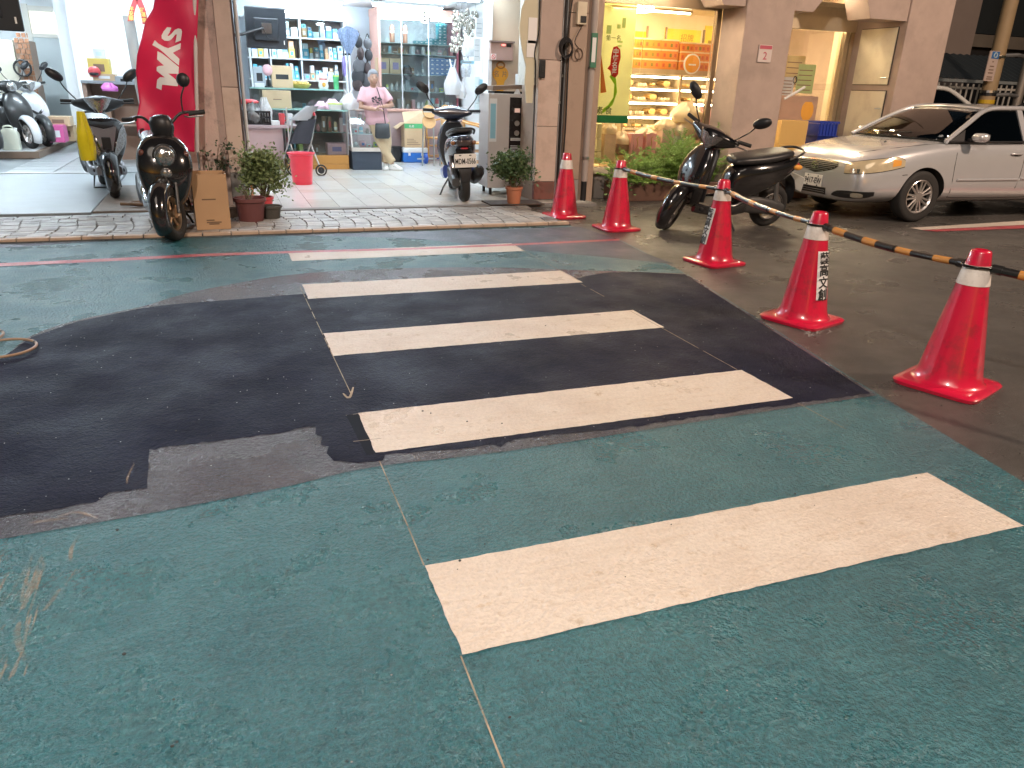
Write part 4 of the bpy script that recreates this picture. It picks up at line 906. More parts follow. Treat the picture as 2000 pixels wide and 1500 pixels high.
scooter('navy blue scooter seen from behind, parked in the parts shop doorway', place(907, 393, a, 'rear', .04), a, M_sblue, accent=M_sblue2, style='bars', plate='MDM-0566', steer=radians(-8), lean=radians(-3))
a = radians(183)
scooter('black scooter leaning on its stand, parked side-on before the bare pillar', place(1488, 440, a, 'rear'), a, M_blk, style='bars', lean=radians(-12), steer=radians(38))
M_old = mat('scooter_old_dark', (.03, .03, .03), .35, coat=.4, var=.2)
a = radians(-62)
scooter('white scooter with black chevron on its nose, right of the pair on the wooden platform', place(95, 286, a, z=.146), a, M_swhite, style='white', steer=radians(4), lean=radians(5), fender=M_old)
a = radians(-58)
scooter('stripped dark scooter with a round headlight and a white front fender on the platform', place(66, 290, a, z=.146), a, M_old, style='round', steer=radians(6), lean=radians(6), fender=M_swhite)
a = radians(-50)
scooter('dark scooter with maroon seat at the left edge of the platform', place(-12, 300, a, z=.146), a, M_old, accent=mat('maroon', (.12, .02, .03), .3), style='bars', seat=mat('maroon_seat', (.13, .03, .04), .4), lean=radians(4))
# ============================================================ GOODS: helpers
CL = dict(cyan=(.12, .5, .68), pale=(.62, .74, .78), white=(.74, .76, .78), blue=(.06, .2, .5), orange=(.66, .38, .22), tan=(.58, .42, .26), yellow=(.72, .55, .14), grey=(.36, .4, .44), teal=(.05, .3, .36), pink=(.72, .42, .46), red=(.6, .07, .08), purple=(.22, .18, .42), brown=(.24, .15, .1), black=(.02, .02, .022), green=(.08, .4, .16), lime=(.5, .66, .14), gold=(.75, .36, .05), deeppink=(.6, .1, .3), silver=(.5, .5, .5), skyblue=(.3, .6, .75))
NICE = dict(cyan='bright blue', pale='pale blue', white='white', blue='dark blue', orange='orange', tan='brown', yellow='yellow', grey='grey', teal='teal', pink='pink', red='red', purple='purple', brown='dark brown', black='black', green='green', lime='lime green', gold='golden', deeppink='magenta', silver='silver', skyblue='sky blue')
def cm(c): return mat('card_'+c, CL[c], .5, var=.1, vs=9)
M_lab = mat('label_white', (.8, .8, .78), .5, var=.05); M_tape = mat('brown_tape', (.5, .34, .18), .3)
ORD = ['first', 'second', 'third', 'fourth', 'fifth', 'sixth', 'seventh', 'eighth', 'ninth', 'tenth', 'eleventh', 'twelfth', 'thirteenth', 'fourteenth']
def carton(label, x0, x1, y0, y1, z0, z1, col, group=None, lab='white', rz=0., name='carton', cat='box', labsz=(.5, .4)):
    c = ((x0+x1)/2, (y0+y1)/2, z0); t = thing(name, label, cat, c, rz, group)
    w_, d_, h = (x1-x0)/2, (y1-y0)/2, z1-z0
    MB().box(-w_, w_, -d_, d_, 0, h, bev=min(.006, w_*.12)).build('box', cm(col) if isinstance(col, str) else col, t)
    if lab: MB().box(-w_*labsz[0], w_*labsz[0], -d_-.0025, -d_, h*.5-h*labsz[1]*.5, h*.5+h*labsz[1]*.5).build('print_label', cm(lab), t)
    return t
def bag(label, loc, r, h, m, group=None, handles=True, seed=1, name='plastic_bag', cat='bag'):
    rr = random.Random(seed); t = thing(name, label, cat, loc, rr.uniform(0, 6), group); rings = []
    K = 9; ph = [rr.uniform(0, 6) for _ in range(6)]
    for k in range(K):
        f = k/(K-1); R = r*(.9+.14*sin(pi*min(1, f*1.3))-.5*max(0, f-.45)/.55)
        rings.append([Vector((R*cos(a)*(1+.13*sin(3*a+ph[0]+3*f)+(.06+.14*f)*sin(7*a+ph[1]-5*f)+rr.uniform(-.04, .04)), R*sin(a)*(1+.13*sin(2*a+ph[2]+4*f)+(.06+.12*f)*sin(9*a+ph[3])+rr.uniform(-.04, .04)), h*f+.012*r*sin(4*a+ph[4]))) for a in [2*pi*j/28 for j in range(28)]])
    MB().loft(rings).build('sack', m, t, smooth=70)
    if handles:
        for s in (-1, 1): MB().loft([ring((s*r*.28+s*.02*k, 0, h*.97+h*.11*k), XA, YA, r*.2*(1-.2*k), .012, 10, 2.) for k in range(4)]).build('handle_loop', m, t, smooth=50)
    return t
M_poly = thin_mat('white_polythene', (.78, .77, .78), .3, fac=.35)
M_pinkpoly = mat('pink_polythene', (.78, .5, .6), .3, var=.1, vs=10, bump=.3, bs=25)
M_yelpoly = thin_mat('yellow_polythene', (.78, .66, .03), .3, fac=.4)
M_dkpoly = mat('grey_polythene', (.12, .12, .12), .25, var=.3, vs=12, bump=.3, bs=25)
M_clpoly = thin_mat('cream_polythene', (.8, .7, .52), .25, fac=.45)
# ============================================================ PARTS SHOP
rk = thing('shelf_rack', 'white rack of three open shelves along the shop back wall', 'shelf', (0, 0, 0))
RY0, RY1 = 14.98, 15.4; RZ = [1.385, 1.735, 2.08, 2.4]; RX = [.66, 1.0, 1.53, 2.31]
MB().box(.64, 2.33, 15.402, 15.43, .9, 2.43).build('back_panel', mat('rack_back', (.3, .24, .22), .6), rk)
for x in RX: MB().box(x-.012, x+.012, RY0, RY1, .9, 2.43).build('upright', M_wmetal, rk)
for z_ in [1.0]+RZ: MB().box(.62, 2.35, RY0-.008, RY1, z_-.022, z_-.002).build('shelf', M_wmetal, rk)
MB().box(1.0, 1.5, RY0+.05, RY0+.056, 2.09, 2.38).build('sliding_pane', M_glass, rk)
MB().box(1.55, 1.95, RY0-.004, RY0+.002, 1.75, 2.37).build('sliding_pane', M_glass, rk)
rr = random.Random(11); pal = ['cyan', 'pale', 'pale', 'white', 'blue', 'orange', 'tan', 'skyblue', 'grey', 'pale', 'cyan', 'yellow', 'white']
for si, (z0, z1) in enumerate(zip(RZ[:-1], RZ[1:])):
    for bi, (xa, xb) in enumerate(zip(RX[:-1], RX[1:])):
        x = xa+.03; lvl = {}; n0 = 0; n1 = 0; used = []
        where = '%s shelf of the white rack, %s bay' % (('bottom', 'middle', 'top')[si], ('left', 'middle', 'right')[bi])
        while x < xb-.09:
            w_ = rr.uniform(.065, .125); h = rr.uniform(.09, .17)
            if x+w_ > xb-.02: break
            c = rr.choice(pal if si < 2 else pal[:10]); yy = RY0+rr.uniform(.015, .06)
            carton('%s box, %s from the left, %s' % (NICE[c], ORD[n0], where), x, x+w_-.008, yy, yy+.2, z0, z0+h, c, 'boxes on the white rack', rr.choice(['white', 'cyan', 'pale', None]), name='parts_box'); n0 += 1
            if rr.random() < .92 and z0+h < z1-.1:
                h2 = rr.uniform(.06, min(.13, z1-.04-z0-h)); c2 = rr.choice(pal)
                carton('%s box, %s in upper row, %s' % (NICE[c2], ORD[n1], where), x+.005, x+w_-.02, yy+.01, yy+.17, z0+h+.001, z0+h+h2, c2, 'boxes on the white rack', rr.choice(['white', 'blue', None]), name='parts_box'); n1 += 1
            x += w_+rr.choice([.001, .003, .008])
for x_ in (1.25, 1.95): MB().cyl((x_-.3, RY0-.06, 2.47), (x_+.3, RY0-.06, 2.47), .014, n=8).build('strip_light', L_cool, rk)
# glazed cabinet
cb = thing('display_cabinet', 'tall glazed cabinet with a pinkish orange top board', 'cabinet', (0, 0, 0))
CX0, CX1, CY0, CY1 = 2.85, 4.3, 14.55, 15.35
M_cab = mat('pink_laminate', (.62, .36, .3), .45, var=.06); M_cab2 = mat('mauve_laminate', (.5, .36, .36), .5, var=.06)
MB().box(CX0-.03, CX1+.02, CY0-.03, CY1, 2.5, 2.63, bev=.01).build('top_board', M_cab, cb)
MB().box(CX0-.02, CX0+.02, CY0-.01, CY1, .95, 2.5).build('upright', M_cab, cb); MB().box(CX1-.02, CX1+.02, CY0-.01, CY1, .95, 2.5).build('upright', mat('maroon_panel', (.2, .05, .07), .5), cb)
for x in (3.25, 3.75): MB().box(x-.008, x+.008, CY0-.004, CY0+.004, .95, 2.5).build('glass_joint', M_wmetal, cb)
MB().box(CX0, CX1, CY1, CY1+.02, .95, 2.5).build('back_panel', mat('cabinet_back', (.5, .56, .6), .5), cb)
CZ = [PY(800, y, CY0).z for y in (213, 178, 145, 105, 84)]
for z_ in CZ[1:]: MB().box(CX0+.022, CX1-.022, CY0+.02, CY1-.002, z_-.014, z_-.004).build('glass_shelf', mat('shelf_glass', (.5, .66, .68), .15, var=.05), cb)
for xa, xb in ((CX0+.022, 3.24), (3.26, 3.74), (3.76, CX1-.022)): MB().box(xa, xb, CY0+.001, CY0+.006, .96, 2.495).build('glass_pane', M_glass, cb)
for x_ in (3.05, 3.5, 4.0): MB().cyl((x_-.19, CY0+.05, 2.46), (x_+.19, CY0+.05, 2.46), .012, n=8).build('strip_light', L_cool, cb)
lc = thing('counter_base', 'long mauve counter base under the glazed cabinet', 'counter', (0, 0, 0))
MB().box(2.35, 4.35, 14.3, 14.36, .04, .9).build('front_panel', M_cab2, lc); MB().box(2.33, 4.37, 14.26, 15.3, .9, .945, bev=.008).build('counter_top', M_cab, lc)
MB().box(2.35, 2.38, 14.362, 15.3, .04, .9).build('end_panel', M_cab2, lc); MB().box(2.34, 4.36, 14.38, 15.3, .04, .09).build('plinth', M_dark, lc)
# blue parts boxes in stacks: cabinet upper right and lower right
def grid_boxes(px0, px1, py0, py1, cols, rows, zs, tops, where, col, y0):
    xa = PY(px0, py1, y0).x; xb = PY(px1, py1, y0).x; w_ = (xb-xa)/cols; h = (PY(px0, py0, y0).z-zs)/rows
    for c in range(cols):
        for r in range(rows):
            if r >= tops[c]: continue
            carton('%s parts box, %s column, %s row up, %s' % (NICE[col], ORD[c], ORD[r], where), xa+c*w_, xa+c*w_+w_-.004, y0, y0+.16, zs+r*h, zs+r*h+h-.003, col, 'blue parts boxes '+where, 'pale', name='parts_box', labsz=(.45, .3))
grid_boxes(810, 873, 43, 84, 7, 7, CZ[4], [1, 1, 1, 2, 2, 7, 7], 'top shelf of the glazed cabinet', 'teal', CY0+.05)
grid_boxes(840, 888, 113, 146, 5, 4, CZ[2], [4, 4, 4, 4, 4], 'middle of the glazed cabinet', 'blue', CY0+.05)
for k, px in enumerate((738, 762)):
    a = PY(px, 144, CY0+.05); b = PY(px+23, 144, CY0+.05)
    carton('brown carton with a purple label in the cabinet, %s of the two' % ('left', 'right')[k], a.x, b.x-.006, CY0+.05, CY0+.3, CZ[2], CZ[2]+.26, 'tan', 'brown cartons with purple labels', 'purple', labsz=(.5, .45))
cp = thing('cap', 'black baseball cap beside the brown cartons in the cabinet', 'cap', PY(796, 145, CY0+.14)); cp.location.z = CZ[2]
MB().ell((0, 0, .03), (.085, .1, .13), 16, 10).build('crown', M_black, cp, smooth=60); MB().ell((0, -.1, .015), (.08, .09, .012), 14, 6).build('brim', M_black, cp, smooth=60)
for k, px in enumerate((765, 790)):
    t = thing('canister', 'copper coloured canister on the cabinet top shelf, %s one' % ('left', 'right')[k], 'canister', (PY(px, 80, 14.8).x, 14.75, CZ[4]), 0, 'copper canisters')
    MB().lathe([(.045, 0), (.045, .26), (.03, .28), (.03, .3), (0, .3)], 18).build('can', mat('copper', (.5, .26, .18), .35, .5), t, smooth=40); MB().lathe([(.047, .16), (.047, .2)], 18, cap=False).build('label_band', M_lab, t)
# mixed odds and ends on cabinet shelves and in the counters
ODD = ['grey', 'white', 'pale', 'brown', 'pink', 'silver', 'black', 'skyblue', 'tan', 'lime', 'red', 'white', 'grey']
def oddments(where, xa, xb, y0, z0, n, hmax, seed, grp):
    rr = random.Random(seed); x = xa; i = 0
    step = (xb-xa)/n
    for i in range(n):
        c = rr.choice(ODD); h = rr.uniform(.35, 1)*hmax; w_ = step*rr.uniform(.5, .9); kind = rr.random(); xc = xa+step*(i+.5)
        lab = '%s, %s from the left, %s'
        if kind < .45: carton(lab % (NICE[c]+' packet', ORD[i], where), xc-w_/2, xc+w_/2, y0, y0+.1, z0, z0+h, c, grp, rr.choice(['white', 'red', 'blue', None]), rr.uniform(-.2, .2), name='packet', cat='packet')
        elif kind < .75:
            t = thing('jar', lab % (NICE[c]+' round tin', ORD[i], where), 'tin', (xc, y0+.06, z0), 0, grp); r = min(w_*.45, .06)
            MB().lathe([(r, 0), (r, h*.75), (r*.8, h*.85), (r*.8, h), (0, h)], 16).build('tin_body', cm(c), t, smooth=40); MB().lathe([(r*1.01, h*.2), (r*1.01, h*.5)], 16, cap=False).build('label_band', M_lab, t)
        else: bag(lab % ('clear bag of %s parts' % NICE[c], ORD[i], where), (xc, y0+.08, z0), min(w_*.5, .09), h*.8, mat('partsbag_'+c, tuple(q*.6+.2 for q in CL[c]), .2, var=.4, vs=40, bump=.5, bs=40), grp, False, seed*31+i, 'parts_bag')
oddments('fourth shelf of the glazed cabinet', 2.9, 4.25, CY0+.06, CZ[3], 13, .15, 3, 'odds in the glazed cabinet')
oddments('third shelf of the glazed cabinet', 3.42, 3.72, CY0+.06, CZ[2], 3, .2, 4, 'odds in the glazed cabinet')
oddments('second shelf of the glazed cabinet', 2.95, 4.25, CY0+.06, CZ[1], 14, .2, 5, 'odds in the glazed cabinet')
oddments('bottom of the glazed cabinet', 2.95, 4.25, CY0+.02, .947, 14, .2, 6, 'odds in the glazed cabinet')
nt_ = thing('paper_notice', 'long yellow paper notice hung on the cabinet top board', 'notice', PY(829, 12, CY0-.05))
MB().box(-.055, .055, -.003, 0, -.27, 0).build('sheet', mat('yellow_paper', (.8, .7, .25), .6), nt_)
for k in range(4): MB().box(-.025, .025, -.0055, -.0035, -.06*k-.065, -.06*k-.03).build('lettering', M_print, nt_)
# front glass counter (two tiers)
M_woodo = mat('orange_wood', (.5, .24, .06), .45, var=.12, vs=4); M_edge = mat('glass_edge', (.3, .5, .46), .2)
gc = thing('glass_counter', 'long glass counter with an orange wooden base, boxes inside', 'counter', (0, 0, 0))
GX0, GX1, GY = .98, 1.955, 12.82
MB().box(GX0, GX1, GY, 13.3, .04, .12, bev=.004).build('kick_board', M_woodo, gc); MB().box(GX0, GX1, GY+.004, 13.3, .124, .26, bev=.004).build('base_board', M_woodo, gc)
MB().box(GX0, GX1, 13.28, 13.3, .262, .94).build('back_panel', mat('counter_back', (.3, .28, .28), .5), gc)
for x in (GX0+.005, GX1-.005): MB().box(x-.008, x+.008, GY, GY+.016, .262, .93).build('edge_post', M_alu, gc)
MB().box(GX0+.014, GX1-.014, GY+.004, GY+.01, .264, .93).build('front_pane', M_glass, gc)
MB().box(.55, GX1+.02, GY-.02, 13.35, .932, .95).build('glass_top', M_edge, gc)
MB().box(GX0+.02, GX1-.02, GY+.03, 13.26, .6, .612).build('glass_shelf', M_edge, gc)
ut = thing('glass_showcase', 'glass showcase standing behind the front counter', 'showcase', (0, 0, 0))
MB().box(.55, 2.05, 13.5, 14.0, 1.225, 1.245).build('glass_top', M_edge, ut); MB().box(.55, 2.05, 13.98, 14.0, .04, 1.224).build('back_panel', mat('counter_back', (.3, .28, .28), .5), ut)
MB().box(.56, 2.04, 13.505, 13.511, .7, 1.224).build('front_pane', M_glass, ut); MB().box(.55, 2.05, 13.52, 13.97, .66, .698).build('shelf', M_wmetal, ut); MB().box(.55, 2.05, 13.5, 13.515, .04, .69).build('lower_panel', M_cab2, ut)
oddments('inside the showcase behind the counter', 1.0, 2.02, 13.56, .70, 12, .34, 8, 'goods in the showcase')
oddments('bottom of the glass counter', 1.0, 1.5, GY+.06, .262, 6, .2, 9, 'goods in the glass counter')
oddments('shelf of the glass counter', 1.0, 1.92, GY+.06, .613, 10, .24, 10, 'goods in the glass counter')
a = PY(641, 310, GY+.05)
carton('pink patterned box at the bottom of the glass counter', a.x, GX1-.03, GY+.05, GY+.3, .262, .44, 'pink', None, 'purple')
# slanted little display case
sc = thing('slanted_case', 'small slanted glass case with a dark base beside the standing woman', 'case', (2.0, 12.62, 0))
MB().box(0, .47, .1, .6, .04, .33).build('base', mat('slate_blue', (.04, .055, .08), .5), sc)
fm = MB(); fm.box(-.01, .5, .06, .6, .331, .39)
for x in (0, .47): fm.prism([(.07, .39), (.1, .39), (.3, .95), (.27, .95)], x-.012, x+.012, 'X'); fm.box(x-.012, x+.012, .57, .6, .39, .95)
fm.box(-.012, .482, .27, .6, .951, .966)
fm.build('frame', mat('pale_wood_frame', (.6, .55, .5), .5), sc)
for z_, y in ((.58, .19), (.77, .26)): MB().box(.0, .47, y, .58, z_, z_+.012).build('shelf', M_wmetal, sc)
MB().add([(.0, .095, .395), (.47, .095, .395), (.47, .285, .945), (0, .285, .945)], [(0, 1, 2, 3)]).build('front_pane', M_glass, sc, solid=.004)
for q, (z_, y) in enumerate(((.39, .16), (.593, .24), (.783, .31))):
    oddments('%s of the slanted case' % ('floor', 'middle shelf', 'top shelf')[q], 2.03, 2.45, 12.62+y, z_+.001, 4, .12, 20+q, 'goods in the slanted case')
# things on the counters
t = thing('fruit_basket', 'yellow basket heaped with offerings on the showcase top', 'basket', PY(588, 172, 13.7)); t.location.z = 1.246
MB().lathe([(.1, 0), (.14, .03), (.17, .07), (.165, .075), (.13, .04), (0, .03)], 24).build('bowl', cm('yellow'), t, smooth=50)
rr = random.Random(2)
for k in range(14): MB().ell((rr.uniform(-.11, .11), rr.uniform(-.1, .1), .07+rr.uniform(0, .025)), (.035, .035, .03), 10, 6).build('fruit', mat('fruit', (.62, .42, .12), .4), t, smooth=60)
t = thing('cat_figurine', 'white and red waving cat figurine on the showcase', 'figurine', PY(632, 172, 13.7)); t.location.z = 1.246
MB().lathe([(.07, 0), (.085, .05), (.075, .12), (.055, .15), (.07, .18), (.068, .22), (.03, .25), (0, .252)], 20).build('body', mat('porcelain', (.8, .78, .74), .2, coat=.5), t, smooth=60)
for s in (-1, 1): MB().cyl((s*.045, 0, .225), (s*.055, 0, .275), .022, .003, 8).build('ear', mat('porcelain', (.8, .78, .74), .2), t)
MB().tube([(.06, -.02, .12), (.1, -.03, .2), (.09, -.03, .27)], [.022, .026], 8, smooth=4).build('raised_paw', mat('porcelain', (.8, .78, .74), .2), t, smooth=60)
MB().lathe([(.068, .148), (.072, .155), (.066, .163)], 20, cap=False).build('collar', cm('red'), t); MB().ell((0, -.08, .07), (.03, .02, .04), 10, 6).build('coin', cm('gold'), t)
t = thing('bottle', 'bright green plastic tumbler at the right end of the showcase', 'tumbler', PY(657, 172, 13.65)); t.location.z = 1.246
MB().lathe([(.04, 0), (.05, .2), (.05, .21), (.052, .22), (.04, .225), (0, .225)], 20).build('cup', cm('green'), t, smooth=40); MB().lathe([(.052, .2), (.052, .222)], 20, cap=False).build('lid_band', cm('lime'), t)
p = PY(536, 172, 13.6); carton('brown carton printed with a small picture, on the showcase', p.x-.03, p.x+.3, 13.6, 13.8, 1.246, 1.58, 'tan', None, 'black', labsz=(.6, .22))
p = PY(500, 172, 13.6); carton('grey machine box at the left end of the showcase', p.x-.02, p.x+.16, 13.6, 13.8, 1.246, 1.55, 'grey', None, 'black')
t = thing('desk_fan', 'small fan with a pink and grey head beside the machine box', 'fan', (p.x+.2, 13.62, 1.246))
MB().cyl((0, 0, 0), (0, 0, .2), .015).build('stem', M_black, t); MB().cyl((0, 0, 0), (0, 0, .02), .07).build('foot', M_black, t); MB().ell((0, -.01, .26), (.08, .05, .09), 16, 8).build('head', cm('pink'), t, smooth=60)
carton('small white box lying on the showcase edge', p.x-.02, p.x+.13, 13.5, 13.58, 1.246, 1.31, 'white', None, None)
p = PY(516, 213, 12.95); carton('long brown carton standing on the front glass counter', p.x, p.x+.42, 12.98, 13.2, .951, 1.21, 'tan', None, 'brown', labsz=(.3, .05))
for k, (px, r, h, m, nm) in enumerate(((628, .09, .12, M_pinkpoly, 'pink flat bag of snacks'), (650, .12, .16, M_pinkpoly, 'pink bag with a clear box'), (682, .14, .24, M_poly, 'white and pink knotted carrier bag'))):
    q = PY(px, 215, 12.98); bag(nm+' on the front glass counter', (q.x, 13.0, .951), r, h, m, 'bags on the front counter', k == 2, 40+k)
t = thing('food_tub', 'clear tub with green and white food on the front counter', 'tub', PY(655, 214, 12.84)); t.location.z = .951
MB().loft([ring((0, 0, z_), XA, YA, a, a*.6, 20, 4) for z_, a in ((0, .09), (.08, .11))]).build('tub', mat('clear_tub', (.7, .72, .7), .1), t, smooth=40); MB().loft([ring((0, 0, z_), XA, YA, a, a*.6, 20, 4) for z_, a in ((.081, .115), (.1, .113))]).build('lid', cm('lime'), t)
# desk with clutter at the left
dk = thing('desk', 'mauve desk with an overhanging top just inside the parts shop', 'desk', (0, 0, 0))
MB().box(.32, .90, 12.2, 12.23, .04, .70).build('front_panel', M_cab2, dk); MB().box(.88, .90, 12.232, 12.75, .04, .7).build('side_panel', M_cab2, dk); MB().box(.3, 1.13, 12.12, 12.78, .701, .74, bev=.008).build('desk_top', mat('mauve_top', (.45, .36, .38), .35), dk)
t = thing('plastic_crate', 'black slotted plastic crate on the desk, stuffed with bags', 'crate', (.52, 12.34, .741))
cw_ = MB(); cw_.box(-.22, .22, -.14, .14, 0, .012)
for k in range(12):
    x = -.21+.42*k/11; cw_.box(x-.009, x+.009, -.15, -.14, .0, .19); cw_.box(x-.009, x+.009, .14, .15, .0, .19)
for k in range(8):
    y = -.13+.26*k/7; cw_.box(-.225, -.215, y-.008, y+.008, 0, .19); cw_.box(.215, .225, y-.008, y+.008, 0, .19)
for z_ in (0, .09, .165): cw_.box(-.228, .228, -.153, -.138, z_, z_+.028); cw_.box(-.228, .228, .138, .153, z_, z_+.028); cw_.box(-.228, -.212, -.137, .137, z_, z_+.028); cw_.box(.212, .228, -.137, .137, z_, z_+.028)
o = cw_.build('slatted_shell', M_black, t)
bag('grey crumpled bag in the black crate', (.5, 12.34, .76), .16, .3, M_dkpoly, None, False, 51); bag('clear bag poking out at the right of the black crate', (.68, 12.34, .78), .09, .34, mat('clear_poly', (.5, .52, .54), .1, var=.3, vs=30, bump=.5, bs=30), None, False, 52)
t = thing('folded_umbrella', 'red and grey folded parasol fabric lying over the crate', 'parasol', (.44, 12.36, 1.05))
MB().ell((0, 0, 0), (.17, .1, .04), 16, 8).build('cloth', cm('red'), t, smooth=60); MB().tube([(-.15, 0, 0), (.2, 0, .02)], .01, 8).build('shaft', M_black, t)
t = thing('cup', 'red plastic cup on the desk', 'cup', (.91, 12.3, .741)); MB().lathe([(.035, 0), (.042, .1), (.046, .16), (.04, .16), (0, .02)], 18).build('beaker', cm('red'), t, smooth=40); MB().tube([(.04, 0, .12), (.08, 0, .1), (.04, 0, .05)], .007, 6, smooth=4).build('handle', cm('red'), t)
carton('stack of white papers on the desk', .75, .87, 12.2, 12.4, .741, .80, 'white', None, None, name='paper_stack', cat='paper')
carton('white slim carton at the right end of the desk', 1.0, 1.07, 12.3, 12.4, .741, .9, 'white', None, 'pale')
# folded stroller
M_strl = mat('stroller_cloth', (.03, .03, .04), .8); M_strg = mat('stroller_grey', (.3, .3, .31), .8)
t = thing('stroller', 'folded black and grey pushchair leaning by the desk', 'stroller', (1.12, 12.05, .04))
fr_ = MB()
for s in (-.16, .16): fr_.tube([(s+.12, -.1, .08), (s*.9, .05, .5), (s*.8-.02, .1, .95)], .012, 8); fr_.tube([(s-.14, .05, .08), (s+.02, .02, .5), (s+.1, .0, .85)], .012, 8)
fr_.build('frame', M_steel, t, smooth=60)
MB().loft([ring((.0+.03*k, .03, .45+.07*k), XA, YA, .16-.008*k, .06, 14, 3) for k in range(6)]).build('seat_cloth', M_strl, t, smooth=50)
MB().loft([ring((.02+.05*k, .02, .78+.05*k), XA, YA, .15-.015*k, .07, 14, 2.4) for k in range(5)]).build('hood', M_strg, t, smooth=50)
MB().box(-.2, .12, -.05, .12, .16, .34, bev=.02).build('basket', M_strl, t); MB().tube([(.2, 0, .98), (.24, -.02, .85)], .018, 8).build('strap', cm('red'), t)
for x, y in ((.28, -.1), (-.12, -.06), (.0, .12)):
    w_ = MB().tube([(x+.075*cos(2*pi*k/20), y, .075+.075*sin(2*pi*k/20)) for k in range(20)], .012, 6, closed=True).build('wheel', M_tyre, t, smooth=60); MB().cyl((x, y-.01, .075), (x, y+.01, .075), .05, n=14).build('hub', M_black, w_)
# red waste bin
t = thing('waste_bin', 'bright red plastic waste bin on the tiled floor', 'bin', (1.02, 10.92, .04))
MB().lathe([(.125, 0), (.13, .01), (.163, .385), (.185, .4), (.187, .415), (.175, .415), (.155, .39), (.122, .03), (0, .025)], 36).build('tub', mat('bin_red', (.66, .02, .05), .3, coat=.3), t, smooth=40)
MB().loft([[Vector((.1585*(.94 if z_ < .3 else .965)*sin(a), -.1585*(.94 if z_ < .3 else .965)*cos(a), z_)) for a in (-.62, -.5, -.38, -.26)] for z_ in (.27, .32)], cap=False, closed=False).build('price_tag', mat('tag_grey', (.5, .45, .46), .5), t)
# cartons, cooler and stools at the back right
p = PY(785, 290, 14.1)
t = carton('open brown carton printed with a tree and green band, standing on the blue cooler', p.x+.02, p.x+.40, 13.95, 14.25, .30, .72, 'tan', None, None)
MB().box(-.19, .19, -.1525, -.1505, .33, .41).build('green_band', cm('green'), t)
text('lettering', '名產', .05, M_paper, t, frame((-.06, -.154, .365), (1, 0, 0), (0, 0, 1)))
for k in range(4): MB().box(-.15, .1-.04*k, -.1525, -.1505, .05+.03*k, .06+.03*k).build('print_line', cm('brown'), t)
for (q, nm) in (([(-.19, -.15, .42), (.19, -.15, .42), (.21, -.06, .64), (-.2, -.02, .60)], 'lid_flap'), ([(-.19, -.15, .42), (-.19, .15, .42), (-.34, .12, .33), (-.33, -.14, .31)], 'lid_flap'), ([(.19, -.15, .42), (.19, .15, .42), (.31, .12, .36), (.3, -.14, .36)], 'lid_flap')):
    MB().add(q, [(0, 1, 2, 3)]).build(nm, cm('tan'), t, solid=.005)
t = thing('cool_box', 'blue cool box with a white lid under the brown carton', 'cool box', (p.x+.22, 14.1, .04))
MB().box(-.23, .23, -.16, .16, 0, .17, bev=.015).build('tub', mat('cool_blue', (.02, .14, .5), .4), t); MB().box(-.235, .235, -.165, .165, .172, .258, bev=.015).build('lid', M_wmetal, t)
for x in (-.12, .12): MB().box(x-.02, x+.02, -.172, -.16, .12, .18).build('latch', M_wmetal, t)
t = thing('dark_bin', 'small dark waste box left of the blue cool box', 'bin', (p.x-.1, 14.12, .04)); MB().loft([ring((0, 0, z_), XA, YA, a, a, 20, 4) for z_, a in ((0, .08), (.25, .1), (.26, .105))]).build('tub', M_black, t, smooth=40); MB().box(-.1, .1, -.1, .1, .262, .27).build('lid', M_black, t)
for k, (px, py, r) in enumerate(((838, 218, .115), (872, 217, .11), (838, 238, .12), (874, 238, .12))):
    q = PY(px, py, 13.2); t = thing('round_stool', 'round plywood stool seat, %s of the four stacked by the chair' % ('upper left', 'upper right', 'lower left', 'lower right')[k], 'stool', (q.x, 13.2, q.z), 0, 'stacked plywood stools')
    MB().lathe([(0, -.012), (r*.95, -.012), (r, 0), (r*.95, .012), (0, .012)], 26, m=Matrix.Rotation(radians(70), 4, 'X')).build('seat', mat('plywood', (.6, .36, .16), .45, var=.12, vs=8), t, smooth=40)
    lg = MB()
    for s in (-1, 1): lg.tube([(s*r*.6, .03, 0), (s*r*.8, .06, -.25), (s*r*.9, .08, -(q.z-.045))], .012, 6)
    lg.build('leg_frame', M_steel, t, smooth=60)
M_bamb = mat('bamboo', (.58, .3, .1), .4, var=.15, vs=8)
def bamboo_chair(label, loc, rz):
    t = thing('bamboo_chair', label, 'chair', loc, rz, 'bamboo chairs')
    for x in (-.17, .17):
        for y in (-.17, .17): MB().tube([(x, y, 0), (x*.97, y, .42)], .017, 8).build('leg', M_bamb, t, smooth=60)
    MB().box(-.2, .2, -.2, .2, .42, .45, bev=.01).build('seat', M_bamb, t)
    for z_ in (.12, .3): MB().tube([(-.17, -.17, z_), (.17, -.17, z_), (.17, .17, z_), (-.17, .17, z_)], .011, 8, closed=True).build('stretcher', M_bamb, t, smooth=60)
    MB().tube([(-.19, -.18, .44), (-.2, -.15, .68), (-.16, .1, .75), (0, .2, .78), (.16, .1, .75), (.2, -.15, .68), (.19, -.18, .44)], .016, 8, smooth=5).build('arm_hoop', M_bamb, t, smooth=60)
    for x in (-.1, 0, .1): MB().tube([(x, .19, .45), (x, .2, .77)], .01, 8).build('back_slat', M_bamb, t)
q = GP(850, 318, .04); bamboo_chair('bamboo armchair behind the navy scooter, facing left', (q.x+.12, q.y, .04), radians(-60))
q = GP(926, 330, .04); bamboo_chair('bamboo armchair by the doorpost, half hidden by the navy scooter', (q.x, q.y, .04), radians(60))
q = GP(832, 320, .04); t = thing('ab_wheel', 'blue exercise roller lying on the tiles', 'exercise roller', (q.x, q.y, .04))
